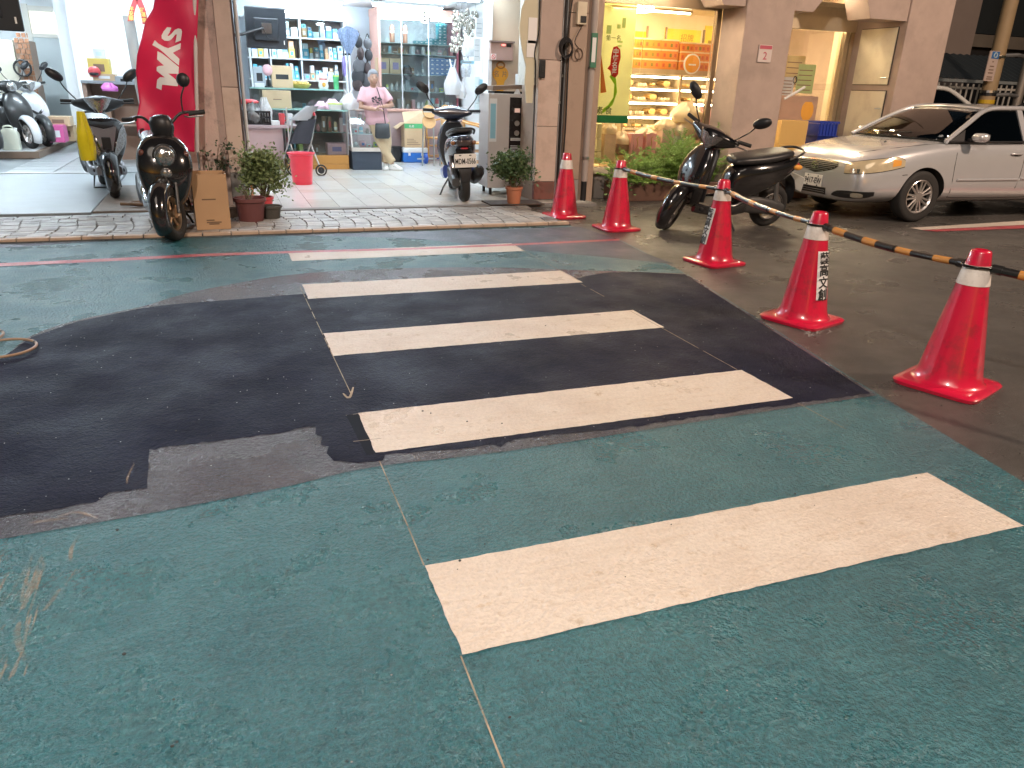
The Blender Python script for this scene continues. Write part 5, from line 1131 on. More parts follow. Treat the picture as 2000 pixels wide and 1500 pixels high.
MB().lathe([(.02, -.03), (.075, -.028), (.085, -.015), (.085, .015), (.075, .028), (.02, .03)], 26, c=(0, 0, .086), axis='X').build('wheel', mat('roller_blue', (.02, .08, .4), .4), t, smooth=40)
MB().cyl((-.16, 0, .086), (.2, 0, .086), .013).build('axle', M_steel, t); MB().tube([(.2, 0, .086), (.25, 0, .1), (.26, 0, .2)], .012, 6).build('grip', mat('roller_blue', (.02, .08, .4), .4), t)
# hanging stock on the right wall
M_shiny = mat('shiny_parts', (.55, .52, .46), .22, .85, var=.5, vs=25)
rr = random.Random(8); k = 0
for row, (py, n) in enumerate(((18, 4), (32, 4), (52, 4), (66, 3), (80, 3))):
    for c in range(n):
        px = 892+c*11+rr.uniform(-3, 3)-row*1.5; q = PY(px, py+rr.uniform(-3, 3), 13.2+.15*c)
        t = thing('hanging_parts', 'bundle of shiny metal parts on right wall, row %s from top, %s from left' % (ORD[row], ORD[c]), 'parts bundle', q, rr.uniform(0, 3), 'shiny parts hung on the right wall')
        b = MB()
        for e in range(5): b.ell((rr.uniform(-.05, .05), rr.uniform(-.04, .04), rr.uniform(-.16, 0)), (rr.uniform(.02, .045), rr.uniform(.02, .04), rr.uniform(.03, .07)), 8, 6, m=Matrix.Rotation(rr.uniform(-.6, .6), 4, 'Y'))
        o = b.build('parts', M_shiny, t, smooth=60); o['kind'] = 'stuff'
        MB().tube([(0, 0, 0), (.01, 0, .1)], .004, 6).build('hook_wire', M_steel, t)
for k, (px, py, r, h, m, lab) in enumerate(((884, 185, .12, .42, M_poly, 'white carrier bag with a red stripe hung beside the cabinet'), (900, 192, .08, .26, M_poly, 'smaller white bag hung right of the striped bag'), (914, 110, .09, .3, mat('clear_poly', (.5, .52, .54), .1), 'clear bag of parts hung high on the right wall'), (910, 150, .08, .3, mat('silver_poly', (.55, .57, .6), .2, .4, var=.4, vs=30), 'silvery bag of small parts on the right wall'))):
    q = PY(px, py, 12.9); t = bag(lab, (q.x, 12.9, q.z), r, h, m, None, True, 60+k)
    if k == 0: MB().loft([[Vector((r*1.12*sin(a), -r*1.12*cos(a), z_+.1*a)) for a in (-.7, -.35, 0, .35, .7)] for z_ in (.16, .2)], cap=False, closed=False).build('red_stripe', cm('red'), t)
for k, (px0, px1, py0, py1, c) in enumerate(((926, 938, 75, 120, 'white'), (943, 950, 113, 143, 'lime'), (935, 946, 155, 200, 'skyblue'), (928, 936, 150, 215, 'pale'), (930, 943, 35, 73, 'white'), (900, 926, 118, 125, 'skyblue'))):
    a = PY(px0, py0, 12.3); b = PY(px1, py1, 12.3)
    t = thing('wall_paper_sheet', '%s paper sheet pinned by the parts shop doorpost, %s of the group' % (NICE[c], ('tall', 'narrow yellow-green', 'lower right', 'lower left', 'framed upper', 'small slanted')[k]), 'paper', (a.x, 12.3, b.z), 0, 'papers by the doorpost')
    MB().box(0, b.x-a.x, 0, .006, 0, a.z-b.z).build('sheet', cm(c), t)
    for e in range(3): MB().box(.01, (b.x-a.x)*.8, -.002, -.0005, (a.z-b.z)*(.2+.25*e), (a.z-b.z)*(.2+.25*e)+.008).build('print_line', cm('grey'), t)
# umbrella, poles and dark bags hung behind the woman
M_umb = mat('umbrella_print', (.2, .26, .4), .7, var=.95, vs=38)
q = PY(682, 112, 13.6); t = thing('umbrella', 'blue and white printed umbrella hanging half open from the rack', 'umbrella', q)
rg = []
for z_, r in ((0, .01), (.1, .05), (.25, .12), (.36, .16), (.42, .13), (.46, .03)):
    rg.append([Vector((r*(1+.15*cos(8*2*pi*k/32))*cos(2*pi*k/32), r*(1+.15*cos(8*2*pi*k/32))*sin(2*pi*k/32), z_)) for k in range(32)])
MB().loft(rg).build('canopy', M_umb, t, smooth=40); MB().tube([(0, 0, .44), (0, 0, .56), (.03, 0, .6), (.06, 0, .57)], .009, 8, smooth=4).build('handle', M_wmetal, t)
q = PY(673, 150, 13.55); t = thing('umbrella', 'closed lilac umbrella hanging left of the printed one', 'umbrella', q); MB().lathe([(.008, 0), (.03, .05), (.035, .2), (.02, .3), (0, .32)], 12).build('canopy', cm('purple'), t, smooth=60); MB().cyl((0, 0, .32), (0, 0, .4), .008).build('handle', M_black, t)
for k, px in enumerate((681, 688)):
    a = PY(px, 190, 13.55); b = PY(px-6, 108, 13.55); t = thing('white_pole', 'slim white pole standing below the printed umbrella, %s one' % ('left', 'right')[k], 'pole', (a.x, 13.55, .0), 0, 'slim white poles')
    MB().cyl((0, 0, .95), (b.x-a.x, 0, b.z), .016, n=10).build('shaft', M_wmetal, t); MB().cyl((b.x-a.x, 0, b.z), (b.x-a.x, 0, b.z+.03), .018, n=10).build('cap', M_black, t)
rr = random.Random(4)
for k, (px, py, r) in enumerate(((700, 82, .09), (718, 85, .08), (704, 105, .1), (720, 108, .08), (702, 130, .12), (718, 135, .1), (700, 150, .12), (716, 155, .12), (698, 165, .1))):
    q = PY(px, py, 14.2)
    t = thing('hanging_bag', 'dark bag or pouch hung behind the woman, %s in the cluster' % ORD[k], 'bag', q, rr.uniform(0, 3), 'dark bags hung behind the woman')
    MB().ell((0, 0, 0), (r, r*.6, r*1.15), 14, 10).build('pouch', mat('dark_cloth_%d' % (k % 3), ((.03, .03, .035), (.12, .12, .13), (.06, .04, .04))[k % 3], .7, var=.3, vs=20), t, smooth=60)
    MB().tube([(-r*.5, 0, r*.9), (0, 0, r*1.9), (r*.5, 0, r*.9)], .008, 6, smooth=4).build('strap', M_black, t)
# monitors on arms
def monitor(label, c, w_, h, rz, tilt, arm):
    t = thing('monitor', label, 'monitor', c, 0, None, rot=(tilt, 0, rz))
    MB().box(-w_/2, w_/2, -.025, .025, -h/2, h/2, bev=.012).build('back_shell', mat('monitor_black', (.02, .024, .03), .45, var=.1), t)
    MB().box(-w_*.3, w_*.3, -.05, -.025, -h*.3, h*.25, bev=.012).build('rear_bulge', mat('monitor_black', (.02, .024, .03), .45), t)
    MB().box(-w_/2+.02, w_/2-.02, .0255, .028, -h/2+.025, h/2-.02).build('screen', mat('screen_dark', (.01, .012, .015), .1), t)
    MB().box(-.06, .06, -.065, -.05, -.06, .06).build('mount_plate', M_steel, t); MB().tube(arm, .018, 8).build('arm', M_black, t)
    MB().tube([(-.05, -.066, .02), (.0, -.08, -.1), (.08, -.07, -.12)], .005, 6, smooth=4).build('cable', M_black, t)
    MB().box(w_*.42, w_*.44, -.0285, -.026, -h*.38, -h*.28).build('sticker', M_lab, t)
monitor('black monitor on a wall arm, its back to the street, above the desk', (.70, 10.95, 1.97), .50, .48, radians(6), radians(6), [(-.05, -.06, 0), (-.3, -.1, -.08), (-.42, -.1, -.1)])
monitor('black monitor hung at the top left corner over the scooter shop', (-2.2, 9.75, 2.05), .85, .62, radians(4), radians(6), [(0, -.06, 0), (0, -.06, .6), (0, .05, .9)])
# wall box, key sign and machine by the return wall
t = thing('meter_box', 'small dull pink wall box with a red lamp and no-smoking sticker', 'wall box', PY(976, 100, 10.58))
MB().box(-.165, .16, -.1, .01, -.12, .1, bev=.006).build('case', mat('box_pink', (.42, .28, .24), .5), t); MB().box(-.175, .175, -.12, .01, .102, .125).build('lid', mat('box_lid', (.2, .14, .12), .5), t)
MB().box(.06, .13, -.104, -.1, .05, .09).build('window', M_black, t); MB().ell((.02, -.101, .075), (.03, .006, .012), 10, 6).build('red_lamp', mat('red_led', (.6, .05, .05), .3, emit=(1, .15, .12), es=2.), t)
s_ = MB().box(-.16, -.085, -.1025, -.1003, -.115, -.04).build('no_smoking_sticker', M_paper, t)
MB().tube([(-.1225+.026*cos(2*pi*k/20), -.104, -.0775+.026*sin(2*pi*k/20)) for k in range(20)], .0035, 6, closed=True).build('ring_sign', cm('red'), s_); MB().tube([(-.14, -.104, -.06), (-.105, -.104, -.095)], .0035, 6).build('bar_sign', cm('red'), s_)
t = thing('key_sign', 'golden key-shaped sign with two characters on the return wall', 'sign', PY(977, 152, 10.57))
pts = [(.135*cos(radians(a)), .10*sin(radians(a))+.05) for a in range(-55, 236, 10)]
MB().prism([(x*.85, z_) for x, z_ in pts]+[(-.06, -.05), (-.05, -.08), (-.075, -.12), (-.05, -.16), (-.05, -.24), (.05, -.24), (.05, -.16), (.075, -.12), (.05, -.08), (.06, -.05)], -.012, .0, 'Y').build('key_board', mat('key_gold', (.66, .32, .03), .4), t)
MB().tube([(.055*cos(2*pi*k/20), -.008, .16+.04*sin(2*pi*k/20)) for k in range(20)], .012, 6, closed=True).build('key_ring', mat('key_brown', (.3, .12, .02), .5), t)
text('lettering', '名', .085, cm('brown'), t, frame((-.06, -.014, .045), (1, 0, 0), (0, 0, 1)), off=.001); text('lettering', '片', .085, cm('brown'), t, frame((.06, -.014, .045), (1, 0, 0), (0, 0, 1)), off=.001)
t = thing('key_machine', 'grey upright vending cabinet with a black control panel and round buttons', 'machine', (3.545, 9.72, .13), radians(-3))
M_mach = mat('machine_grey', (.56, .52, .5), .45, var=.06); MB().box(-.3, .3, -.18, .28, 0, 1.16, bev=.008).build('cabinet', M_mach, t)
MB().box(-.02, .175, -.187, -.18, .08, 1.12).build('control_panel', mat('panel_black', (.015, .013, .014), .25), t); MB().box(.19, .285, -.188, -.18, .93, 1.06).build('coin_slot_plate', mat('plate_brown', (.16, .11, .1), .4), t)
MB().box(.045, .115, -.192, -.187, .94, .99).build('display', mat('display_buff', (.55, .42, .36), .4, emit=(1, .6, .5), es=.15), t)
for z_ in (.81, .69): MB().cyl((.08, -.198, z_), (.08, -.187, z_), .033, n=20).build('round_button', M_steel, t)
for k in range(9): MB().box(.0, .155, -.1895, -.1872, .42+.018*k+(.05 if k > 6 else 0), .428+.018*k+(.05 if k > 6 else 0)+(.008 if k > 6 else 0)).build('print_line', cm('silver'), t)
MB().box(-.285, -.19, -.187, -.18, .58, 1.1).build('side_door', M_wmetal, t); MB().box(-.275, -.205, -.19, -.1872, .62, 1.04).build('poster_strip', cm('skyblue'), t)
for x in (-.24, .24):
    for y in (-.12, .2): MB().cyl((x, y, -.09), (x, y, 0), .02, n=8).build('foot', M_black, t)
t = thing('tool_board', 'dark wooden board and lamp lying on top of the grey cabinet', 'board', (3.545, 9.75, 1.292)); MB().box(-.23, .2, -.14, .14, .0, .05, m=Matrix.Rotation(radians(-4), 4, 'Y') @ Matrix.Translation((0, 0, .05))).build('board', M_wood, t); MB().box(-.2, .24, -.1, .16, 0, .028).build('tray', M_black, t); MB().cyl((.1, -.12, 0), (.1, -.12, .07), .045, .008, 14).build('lamp_cone', M_wmetal, t); MB().box(.15, .24, -.02, .1, .1, .24).build('wall_plug', cm('silver'), t)
# tall cream panel and papers leaning on the column's left jamb
t = thing('leaning_panel', 'tall curved cream board with taped papers beside the right column', 'board', (3.53, 8.9, 0))
MB().loft([[Vector((x, -.02-.0*z_, z_)) for x in (-.02-w_, .02+w_*.3)]+[Vector((x, 0, z_)) for x in (.02+w_*.3, -.02-w_)] for z_, w_ in ((1.2, .03), (1.45, .06), (1.6, .05), (1.8, .11), (2.0, .15), (2.2, .13), (2.4, .05))]).build('board', mat('cream_board', (.6, .55, .4), .6, var=.06), t)
for (z0, z1, x0, x1) in ((1.7, 1.88, -.07, .04), (1.85, 2.12, -.06, .05)): MB().box(x0, x1, -.028, -.0225, z0, z1).build('paper_sheet', M_paper, t)
MB().tube([(.06, -.03, 2.4), (.07, -.03, 2.0), (.03, -.03, 1.75), (.05, -.03, 1.5), (.05, -.03, .3)], .008, 6, smooth=5).build('cable', M_black, t)
# street furniture on the right column: drainpipe, coiled cables, small boxes
t = thing('drainpipe', 'grey drainpipe running down beside the cake shop window', 'pipe', (4.33, 8.92, 0)); MB().cyl((0, 0, .28), (0, 0, 3.3), .04, n=16).build('pipe', mat('pipe_grey', (.4, .34, .31), .5, var=.1), t, smooth=40)
MB().cyl((0, 0, 0), (0, 0, .28), .036, n=16).build('lower_pipe', M_black, t, smooth=40)
for z_ in (.55, 1.6): MB().cyl((0, 0, z_), (0, 0, z_+.03), .046, n=16).build('bracket', M_steel, t)
MB().box(-.045, .03, -.06, -.03, 1.62, 2.0).build('green_sign', mat('sign_green', (.05, .2, .12), .5), t); MB().box(-.038, .012, -.063, -.0605, 1.68, 1.95).build('sign_face', M_lab, t)
t = thing('cable_coil', 'black cable coiled on a hook on the right column', 'cable', (3.95, 8.86, 1.83))
for k in range(4): MB().tube([(.085*cos(2*pi*j/24)*(1-.06*k), -.01*k, .1*sin(2*pi*j/24)*(1-.04*k)-.01*k) for j in range(24)], .009, 6, closed=True).build('loop', M_black, t, smooth=60)
MB().tube([(0, 0, .1), (.05, 0, .5), (.08, 0, 1.2)], .007, 6).build('lead', M_black, t); MB().tube([(.05, .02, -.1), (.06, .02, -.9), (.04, .02, -1.75)], .009, 6).build('lead', M_black, t)
t = thing('cable_coil', 'thin brown cable ring hung right of the black coil', 'cable', (4.12, 8.86, 1.76)); MB().tube([(.05*cos(2*pi*j/24), 0, .06*sin(2*pi*j/24)) for j in range(24)], .008, 6, closed=True).build('loop', mat('brown_cable', (.1, .06, .04), .6), t); MB().tube([(0, 0, .06), (-.06, 0, .14), (.02, 0, .3)], .005, 6, smooth=4).build('lead', M_black, t)
t = thing('junction_box', 'small cream junction box high on the right column', 'wall box', (4.13, 8.87, 2.2)); MB().box(-.06, .06, -.03, .02, -.12, .12, bev=.005).build('case', M_cream, t); MB().box(-.02, .05, -.04, -.031, -.1, -.03).build('connector', M_black, t)
for k, x in enumerate((3.935, 3.965, 3.99)):
    t = thing('conduit', 'grey conduit in the groove of the right column, %s' % ('left', 'middle', 'right')[k], 'pipe', (x, 8.945, 0), 0, 'conduits on the right column'); MB().cyl((0, 0, 0), (0, 0, 3.3), .012, n=10).build('pipe', M_pole if k != 1 else M_black, t, smooth=40); MB().box(-.015, .015, -.016, .0, 1.2+k*.3, 1.23+k*.3).build('clip', M_steel, t)
t = thing('junction_box', 'dark switch box on the left face of the right column', 'wall box', (3.66, 8.87, 1.58)); MB().box(-.04, .03, -.04, .01, -.1, .1, bev=.01).build('case', M_black, t); MB().box(-.02, .015, -.046, -.04, -.03, .03).build('switch', M_exh, t)
t = thing('number_plate', 'white house number plate reading 2 with a red header, on the pillar', 'sign', PY(1494, 105, 8.885))
MB().box(-.105, .105, -.006, .012, -.105, .105, bev=.006).build('plate', mat('plate_pinkish', (.66, .56, .52), .5), t); MB().box(-.095, .095, -.0085, -.0062, .055, .098).build('header', mat('faded_red', (.5, .1, .14), .5), t)
text('number', '2', .13, mat('faded_red', (.5, .1, .14), .5), t, frame((.0, -.008, -.03), (1, 0, 0), (0, 0, 1)), off=.001)
# ============================================================ CAKE SHOP
M_sponge = mat('pastry', (.66, .4, .14), .6, var=.3, vs=18)
M_case = mat('case_metal', (.5, .38, .24), .4, .3)
fc = thing('cake_display', 'lit glass cake display of four shelves behind the window', 'display case', (0, 0, 0))
FX0, FX1, FY = 5.42, 7.3, 10.05; FZ = [PY(1300, y, FY).z for y in (252, 226, 198, 171, 146)]
for x in (FX0, 6.32, FX1): MB().box(x-.02, x+.02, FY, FY+.6, .1, FZ[4]).build('upright', M_case, fc)
MB().box(FX0, FX1, FY+.6, FY+.63, .1, FZ[4]).build('back_panel', mat('case_back', (.72, .55, .3), .5), fc)
MB().box(FX0-.03, FX1, FY-.02, FY+.62, FZ[4]+.001, FZ[4]+.07).build('canopy', M_case, fc)
MB().box(FX0, FX1, FY, FY+.58, .1, FZ[0]-.03).build('base', M_case, fc)
for k, z_ in enumerate(FZ[:4]): MB().box(FX0+.02, FX1, FY+.02, FY+.58, z_-.02, z_-.004).build('shelf', mat('shelf_pale', (.7, .6, .44), .3), fc)
for k, z_ in enumerate(FZ[1:]):
    for xa, xb in ((FX0+.03, 6.29), (6.35, FX1-.03)): MB().cyl((xa, FY+.03, z_-.035), (xb, FY+.03, z_-.035), .011, n=8).build('strip_light', L_case, fc)
rr = random.Random(12)
for k, z_ in enumerate(FZ[:4]):
    for i in range(9):
        x = FX0+.14+i*.2; c = rr.choice(['loaf', 'bun', 'tray'])
        lab = 'golden %s, %s from the left on the %s display shelf' % ({'loaf': 'loaf cake', 'bun': 'pastry pile', 'tray': 'tray of sweets'}[c], ORD[i], ('lowest', 'second', 'third', 'top')[k])
        t = thing('pastry', lab, 'pastry', (x, FY+.22, z_), 0, 'cakes in the lit display')
        MB().box(-.085, .085, -.12, .12, 0, .012).build('tray', M_case, t)
        if c == 'loaf': MB().loft([ring((0, y, .05), XA, ZA, .055, .038, 14, 2.6) for y in (-.1, -.05, .05, .1)]).build('cake', M_sponge, t, smooth=50)
        elif c == 'bun':
            for q in range(5): MB().ell((rr.uniform(-.05, .05), -.08+.04*q, .035), (.035, .03, .025), 10, 6).build('bun', M_sponge, t, smooth=60)
        else:
            for q in range(6): MB().box(-.07+.05*(q % 3), -.03+.05*(q % 3), -.1+.09*(q//3), -.03+.09*(q//3), .013, .05).build('sweet', mat('sweet_pale', (.75, .62, .42), .5), t)
M_obox = mat('orange_box', (.72, .25, .05), .45, var=.1, vs=8); M_obox2 = mat('orange_box_red', (.6, .12, .05), .5)
def orange_box(lab, x, z_, w_):
    t = thing('cake_box', lab, 'cake box', (x+w_/2, FY+.12, z_), 0, 'orange cake boxes on the display')
    MB().box(-w_/2, w_/2-.006, -.12, .12, 0, .108, bev=.004).build('box', M_obox, t); MB().box(-w_/2+.002, w_/2-.008, -.121, .12, .109, .128).build('lid_edge', mat('cream_lid', (.78, .6, .36), .5), t)
    for k, dx in enumerate((-.3, .05, .32)): MB().box(w_*dx-.018, w_*dx+.018, -.1235, -.1202, .03, .075).build('print_mark', M_obox2 if k != 1 else mat('olive_print', (.25, .2, .04), .5), t)
z0 = FZ[4]+.072
xs = [PY(px, 138, FY).x for px in (1228, 1252, 1288, 1322)]
for r in range(3):
    for c in range(3): orange_box('orange cake box, left stack, %s row, %s from the left' % (('bottom', 'middle', 'top')[r], ORD[c]), xs[c], z0+r*.13, xs[c+1]-xs[c])
xs2 = [PY(px, 138, FY).x for px in (1324, 1349, 1372, 1396)]
for r in range(3):
    for c in range(3): orange_box('orange cake box, right stack, %s row, %s from the left' % (('bottom', 'middle', 'top')[r], ORD[c]), xs2[c]+.01, z0+r*.128*.93, xs2[c+1]-xs2[c])
t = thing('round_sign', 'round orange sign with a white rim in front of the right stack of boxes', 'sign', PY(1351, 125, FY-.06)); MB().cyl((0, -.012, 0), (0, 0, 0), .135, n=30).build('rim', M_lab, t); MB().cyl((0, -.016, 0), (0, -.012, 0), .115, n=30).build('face', mat('sign_orange', (.8, .35, .04), .4), t); MB().box(-.06, .06, -.0185, -.0165, -.02, .0).build('print_line', M_lab, t)
for k, (px0, px1, py0, py1, txt) in enumerate(((1232, 1262, 60, 80, ''), (1300, 1366, 55, 95, '鳳梨酥'), (1378, 1400, 50, 95, ''))):
    a = PY(px0, py0, 12.2); b = PY(px1, py1, 12.2); t = thing('wall_poster', 'bright yellow poster on the cake shop wall, %s of three' % ('left', 'middle', 'right')[k], 'poster', (a.x, 12.2, b.z), 0, 'yellow posters in the cake shop')
    MB().box(0, b.x-a.x, 0, .01, 0, a.z-b.z).build('sheet', mat('poster_yellow', (.8, .6, .05), .5), t)
    if txt: text('lettering', '招牌', .13, mat('poster_ink', (.3, .2, .02), .5), t, frame(((b.x-a.x)*.62, -.003, (a.z-b.z)*.5), (1, 0, 0), (0, 0, 1)))
    else: MB().box((b.x-a.x)*.3, (b.x-a.x)*.6, -.003, -.0005, (a.z-b.z)*.2, (a.z-b.z)*.35).build('print_mark', mat('poster_ink', (.3, .2, .02), .5), t)
MB().box(4.5, 9.6, 12.21, 12.3, .1, 2.62).build('inner_wall', mat('orange_cream_wall', (.78, .64, .44), .6), B)
for px in (1262, 1299, 1373): MB().box(PY(px, 80, 12.2).x-.012, PY(px, 80, 12.2).x+.012, 12.17, 12.208, .1, 2.4).build('wall_batten', M_brownal, B)
# window banner
a = PY(1170, 18, 9.6); b = PY(1226, 238, 9.6); bx0, bx1, bz0, bz1 = 4.66, b.x, b.z, 2.42
t = thing('window_banner', 'pale green and yellow hanging banner with a red name badge inside the window', 'banner', (bx0, 9.6, 0)); W = bx1-bx0
MB().box(0, W, 0, .006, bz0+.08, bz1).build('sheet', thin_mat('banner_pale', (.84, .87, .58), .5, .05), t); MB().box(0, W, 0, .006, bz0-.02, bz0+.079).build('green_foot', thin_mat('banner_green', (.04, .3, .14), .5), t)
MB().prism([(x-bx0, z_) for x, z_ in [(PY(px, py, 9.6).x, PY(px, py, 9.6).z) for px, py in ((1190, 150), (1200, 165), (1198, 190), (1188, 205), (1178, 212), (1174, 222), (1182, 218), (1196, 205), (1205, 180), (1203, 155), (1197, 140))]], -.004, -.0005, 'Y').build('green_swoosh', thin_mat('banner_lime', (.42, .75, .03), .5), t)
MB().prism([(x-bx0, z_) for x, z_ in [(PY(px, py, 9.6).x, PY(px, py, 9.6).z) for px, py in ((1198, 92), (1205, 90), (1211, 97), (1212, 112), (1208, 128), (1207, 145), (1201, 152), (1194, 148), (1192, 138), (1186, 134), (1192, 126), (1194, 108))]], -.005, -.0006, 'Y').build('red_badge', thin_mat('badge_red', (.7, .03, .02), .5), t)
for k, ch in enumerate('中壢名產'):
    q = PY(1202.5-k*1.2, 102+k*13, 9.6); text('badge_lettering', ch, .085, M_lab, t, frame((q.x-bx0, -.008, q.z), (1, 0, 0), (0, 0, 1)), off=.0015)
for k, ch in enumerate('素食'):
    q = PY(1170+k*18, 217, 9.6); text('lettering', ch, .11, mat('banner_ink', (.05, .1, .03), .5), t, frame((q.x-bx0, -.008, q.z), (1, 0, 0), (0, 0, 1)))
for k, ch in enumerate('第一名'):
    q = PY(1188+k*10, 75, 9.6); text('lettering', ch, .07, mat('banner_ink', (.05, .1, .03), .5), t, frame((q.x-bx0, -.008, q.z), (1, 0, 0), (0, 0, 1)))
for k, (px, py, w_, h) in enumerate(((1194, 58, .07, .1), (1212, 52, .05, .05), (1222, 45, .05, .12), (1216, 82, .08, .02), (1214, 90, .06, .02))):
    q = PY(px, py, 9.6); MB().box(q.x-bx0-w_, q.x-bx0, -.004, -.0007, q.z-h/2, q.z+h/2, bev=.001).build('green_figure', mat('banner_soft_green', (.5, .68, .2), .5), t)
MB().prism([(x-bx0, z_) for x, z_ in [(PY(px, py, 9.6).x, PY(px, py, 9.6).z) for px, py in ((1173, 100), (1184, 180), (1173, 182))]], -.004, -.0008, 'Y').build('orange_wedge', mat('wedge_orange', (.7, .2, .02), .5), t)
# goods stacked at the foot of the window
M_pbox = mat('pink_gift_box', (.82, .38, .36), .5, var=.06)
def stack(lab, px0, px1, py0, py1, y0, m, mark=None, d_=.18, cat='box', name='gift_box', grp='boxes at the foot of the cake shop window'):
    a = PY(px0, py1, y0); b = PY(px1, py0, y0); t = thing(name, lab, cat, ((a.x+b.x)/2, y0+d_/2, a.z), 0, grp); w_ = (b.x-a.x)/2; h = b.z-a.z
    MB().box(-w_, w_-.004, -d_/2, d_/2, 0, h, bev=.005).build('box', m, t)
    if mark: MB().tube([(-w_*.2, -d_/2-.001, h*.25), (w_*.1, -d_/2-.001, h*.5), (-w_*.1, -d_/2-.001, h*.75), (w_*.25, -d_/2-.001, h*.85)], .006, 6, smooth=4).build('printed_ribbon', mark, t)
    return t
M_kraft = mat('kraft_bag', (.6, .42, .24), .6, var=.3, vs=10)
rib = mat('ribbon_gold', (.6, .35, .08), .5)
stack('pale yellow box at the left corner of the window, upper', 1166, 1177, 242, 270, 9.62, mat('pale_yellow', (.7, .62, .3), .5)); stack('pale yellow box at the left corner of the window, middle', 1165, 1176, 271, 296, 9.62, mat('pale_yellow', (.7, .62, .3), .5)); stack('pale yellow box at the left corner of the window, lower', 1164, 1175, 297, 320, 9.62, mat('pale_yellow', (.7, .62, .3), .5))
t = stack('brown paper bag with a white twisted top in the window corner', 1178, 1205, 262, 314, 9.64, M_kraft, None, .14, 'bag', 'paper_bag'); bag('white polythene tied over the brown paper bag', (t.location.x, 9.71, PY(1190, 262, 9.64).z), .1, .16, M_clpoly, None, True, 81)
stack('dark brown box under a tied clear bag in the window', 1206, 1230, 282, 302, 9.66, mat('choc', (.2, .11, .05), .5)); stack('orange printed box below the dark brown box', 1204, 1228, 303, 325, 9.66, mat('orange_print', (.62, .36, .12), .5, var=.4, vs=30))
bag('cream tied bag above the dark brown box', (PY(1218, 280, 9.68).x, 9.75, PY(1218, 282, 9.68).z), .11, .17, M_clpoly, None, True, 82)
stack('pink gift box in the window, upper left', 1231, 1258, 261, 302, 9.6, M_pbox, rib); stack('pink gift box in the window, upper right', 1260, 1284, 261, 301, 9.6, M_pbox, rib); stack('pink gift box in the window, below the upper left one', 1229, 1256, 303, 332, 9.6, M_pbox, rib)
stack('clear sided pinkish carton right of the pink gift boxes', 1290, 1318, 250, 300, 9.62, mat('rosy_card', (.62, .42, .34), .4, var=.15, vs=12)); stack('brown carton low in the window behind the fern', 1256, 1300, 302, 335, 9.7, M_kraft)
for k, (px, py, r, h) in enumerate(((1262, 262, .13, .1), (1300, 252, .14, .16), (1330, 262, .15, .24), (1360, 270, .15, .26), (1340, 235, .2, .26), (1372, 240, .18, .24), (1322, 285, .11, .18), (1385, 300, .12, .2))):
    q = PY(px, py, 9.72); bag('%s plastic bag heaped in the window, %s from the left' % (('cream', 'cream', 'cream', 'pink', 'cream', 'pink', 'white', 'pink')[k], ORD[k]), (q.x, 9.74, q.z-.02), r, h, (M_clpoly, M_clpoly, M_clpoly, mat('rose_polythene', (.72, .4, .36), .3, var=.15, vs=10, bump=.4, bs=22), M_clpoly, mat('rose_polythene', (.72, .4, .36), .3), M_poly, mat('rose_polythene', (.72, .4, .36), .3))[k], 'bags heaped in the cake shop window', k in (2, 6), 90+k)
t = thing('window_lamp', 'slim warm tube lamp lying along the cake shop window head', 'lamp', (5.5, 9.62, 2.36))
MB().box(-.6, .6, -.03, .03, .012, .03).build('housing', M_case, t); MB().cyl((-.58, 0, 0), (.58, 0, 0), .011, n=8).build('tube', L_case, t)
t = thing('goods_table', 'low table behind the window under the heaped bags', 'table', (5.9, 9.85, .1)); MB().box(-1.2, .75, -.12, .15, .5, .53).build('table_top', M_case, t)
for x in (-1.15, .7): MB().box(x-.02, x+.02, -.1, .12, 0, .5).build('leg', M_case, t)
# right shop door: posters, cartons, blue crate
for k, (px0, px1, py0, py1, c) in enumerate(((1540, 1566, 108, 172, 'yellow'), (1563, 1587, 125, 183, 'lime'), (1530, 1548, 150, 188, 'white'), (1528, 1592, 186, 236, 'orange'))):
    a = PY(px0, py0, 9.9); b = PY(px1, py1, 9.9); t = thing('door_poster', '%s poster stuck on the glass door, %s' % (NICE[c], ('tall upper left', 'tall upper right', 'small at the left', 'wide lower picture')[k]), 'poster', (a.x, 9.922-.003*k, b.z), 0, 'posters on the glass door')
    MB().box(0, b.x-a.x, 0, .002, 0, a.z-b.z).build('sheet', thin_mat('door_poster_'+c, tuple(.25+.6*q for q in CL[c]), .5), t)
    for e in range(5 if k < 3 else 0): MB().box(.02, (b.x-a.x)*.85, -.0018, -.0004, (a.z-b.z)*(.1+.17*e), (a.z-b.z)*(.1+.17*e)+.012).build('print_line', cm('brown'), t)
    if k == 0: MB().tube([((b.x-a.x)*.6+.035*cos(2*pi*j/18), -.002, (a.z-b.z)*.25+.045*sin(2*pi*j/18)) for j in range(18)], .008, 6, closed=True).build('ring_print', cm('black'), t)
    if k == 3: MB().ell(((b.x-a.x)*.75, -.002, (a.z-b.z)*.4), (.12, .003, .15), 16, 6).build('printed_oval', cm('gold'), t); MB().tube([(.05, -.003, .3), (.25, -.003, .4), (.4, -.003, .48)], .02, 6).build('printed_stripe', cm('white'), t)
ya = 9.45
stack('large golden carton by the glass door beside the blue crate', 1520, 1580, 236, 282, ya, mat('gold_carton', (.66, .42, .14), .5, var=.06), None, .3, grp=None, name='carton')
stack('lower golden carton supporting the large one', 1516, 1590, 283, 330, ya-.02, mat('gold_carton', (.66, .42, .14), .5), None, .34, grp=None, name='carton')
a = PY(1597, 285, 9.6); b = PY(1626, 237, 9.6); t = thing('plastic_crate', 'blue plastic crate stacked by the glass door', 'crate', ((a.x+b.x)/2-.05, 9.62, a.z)); M_cr = mat('crate_blue', (.02, .05, .36), .4, var=.1)
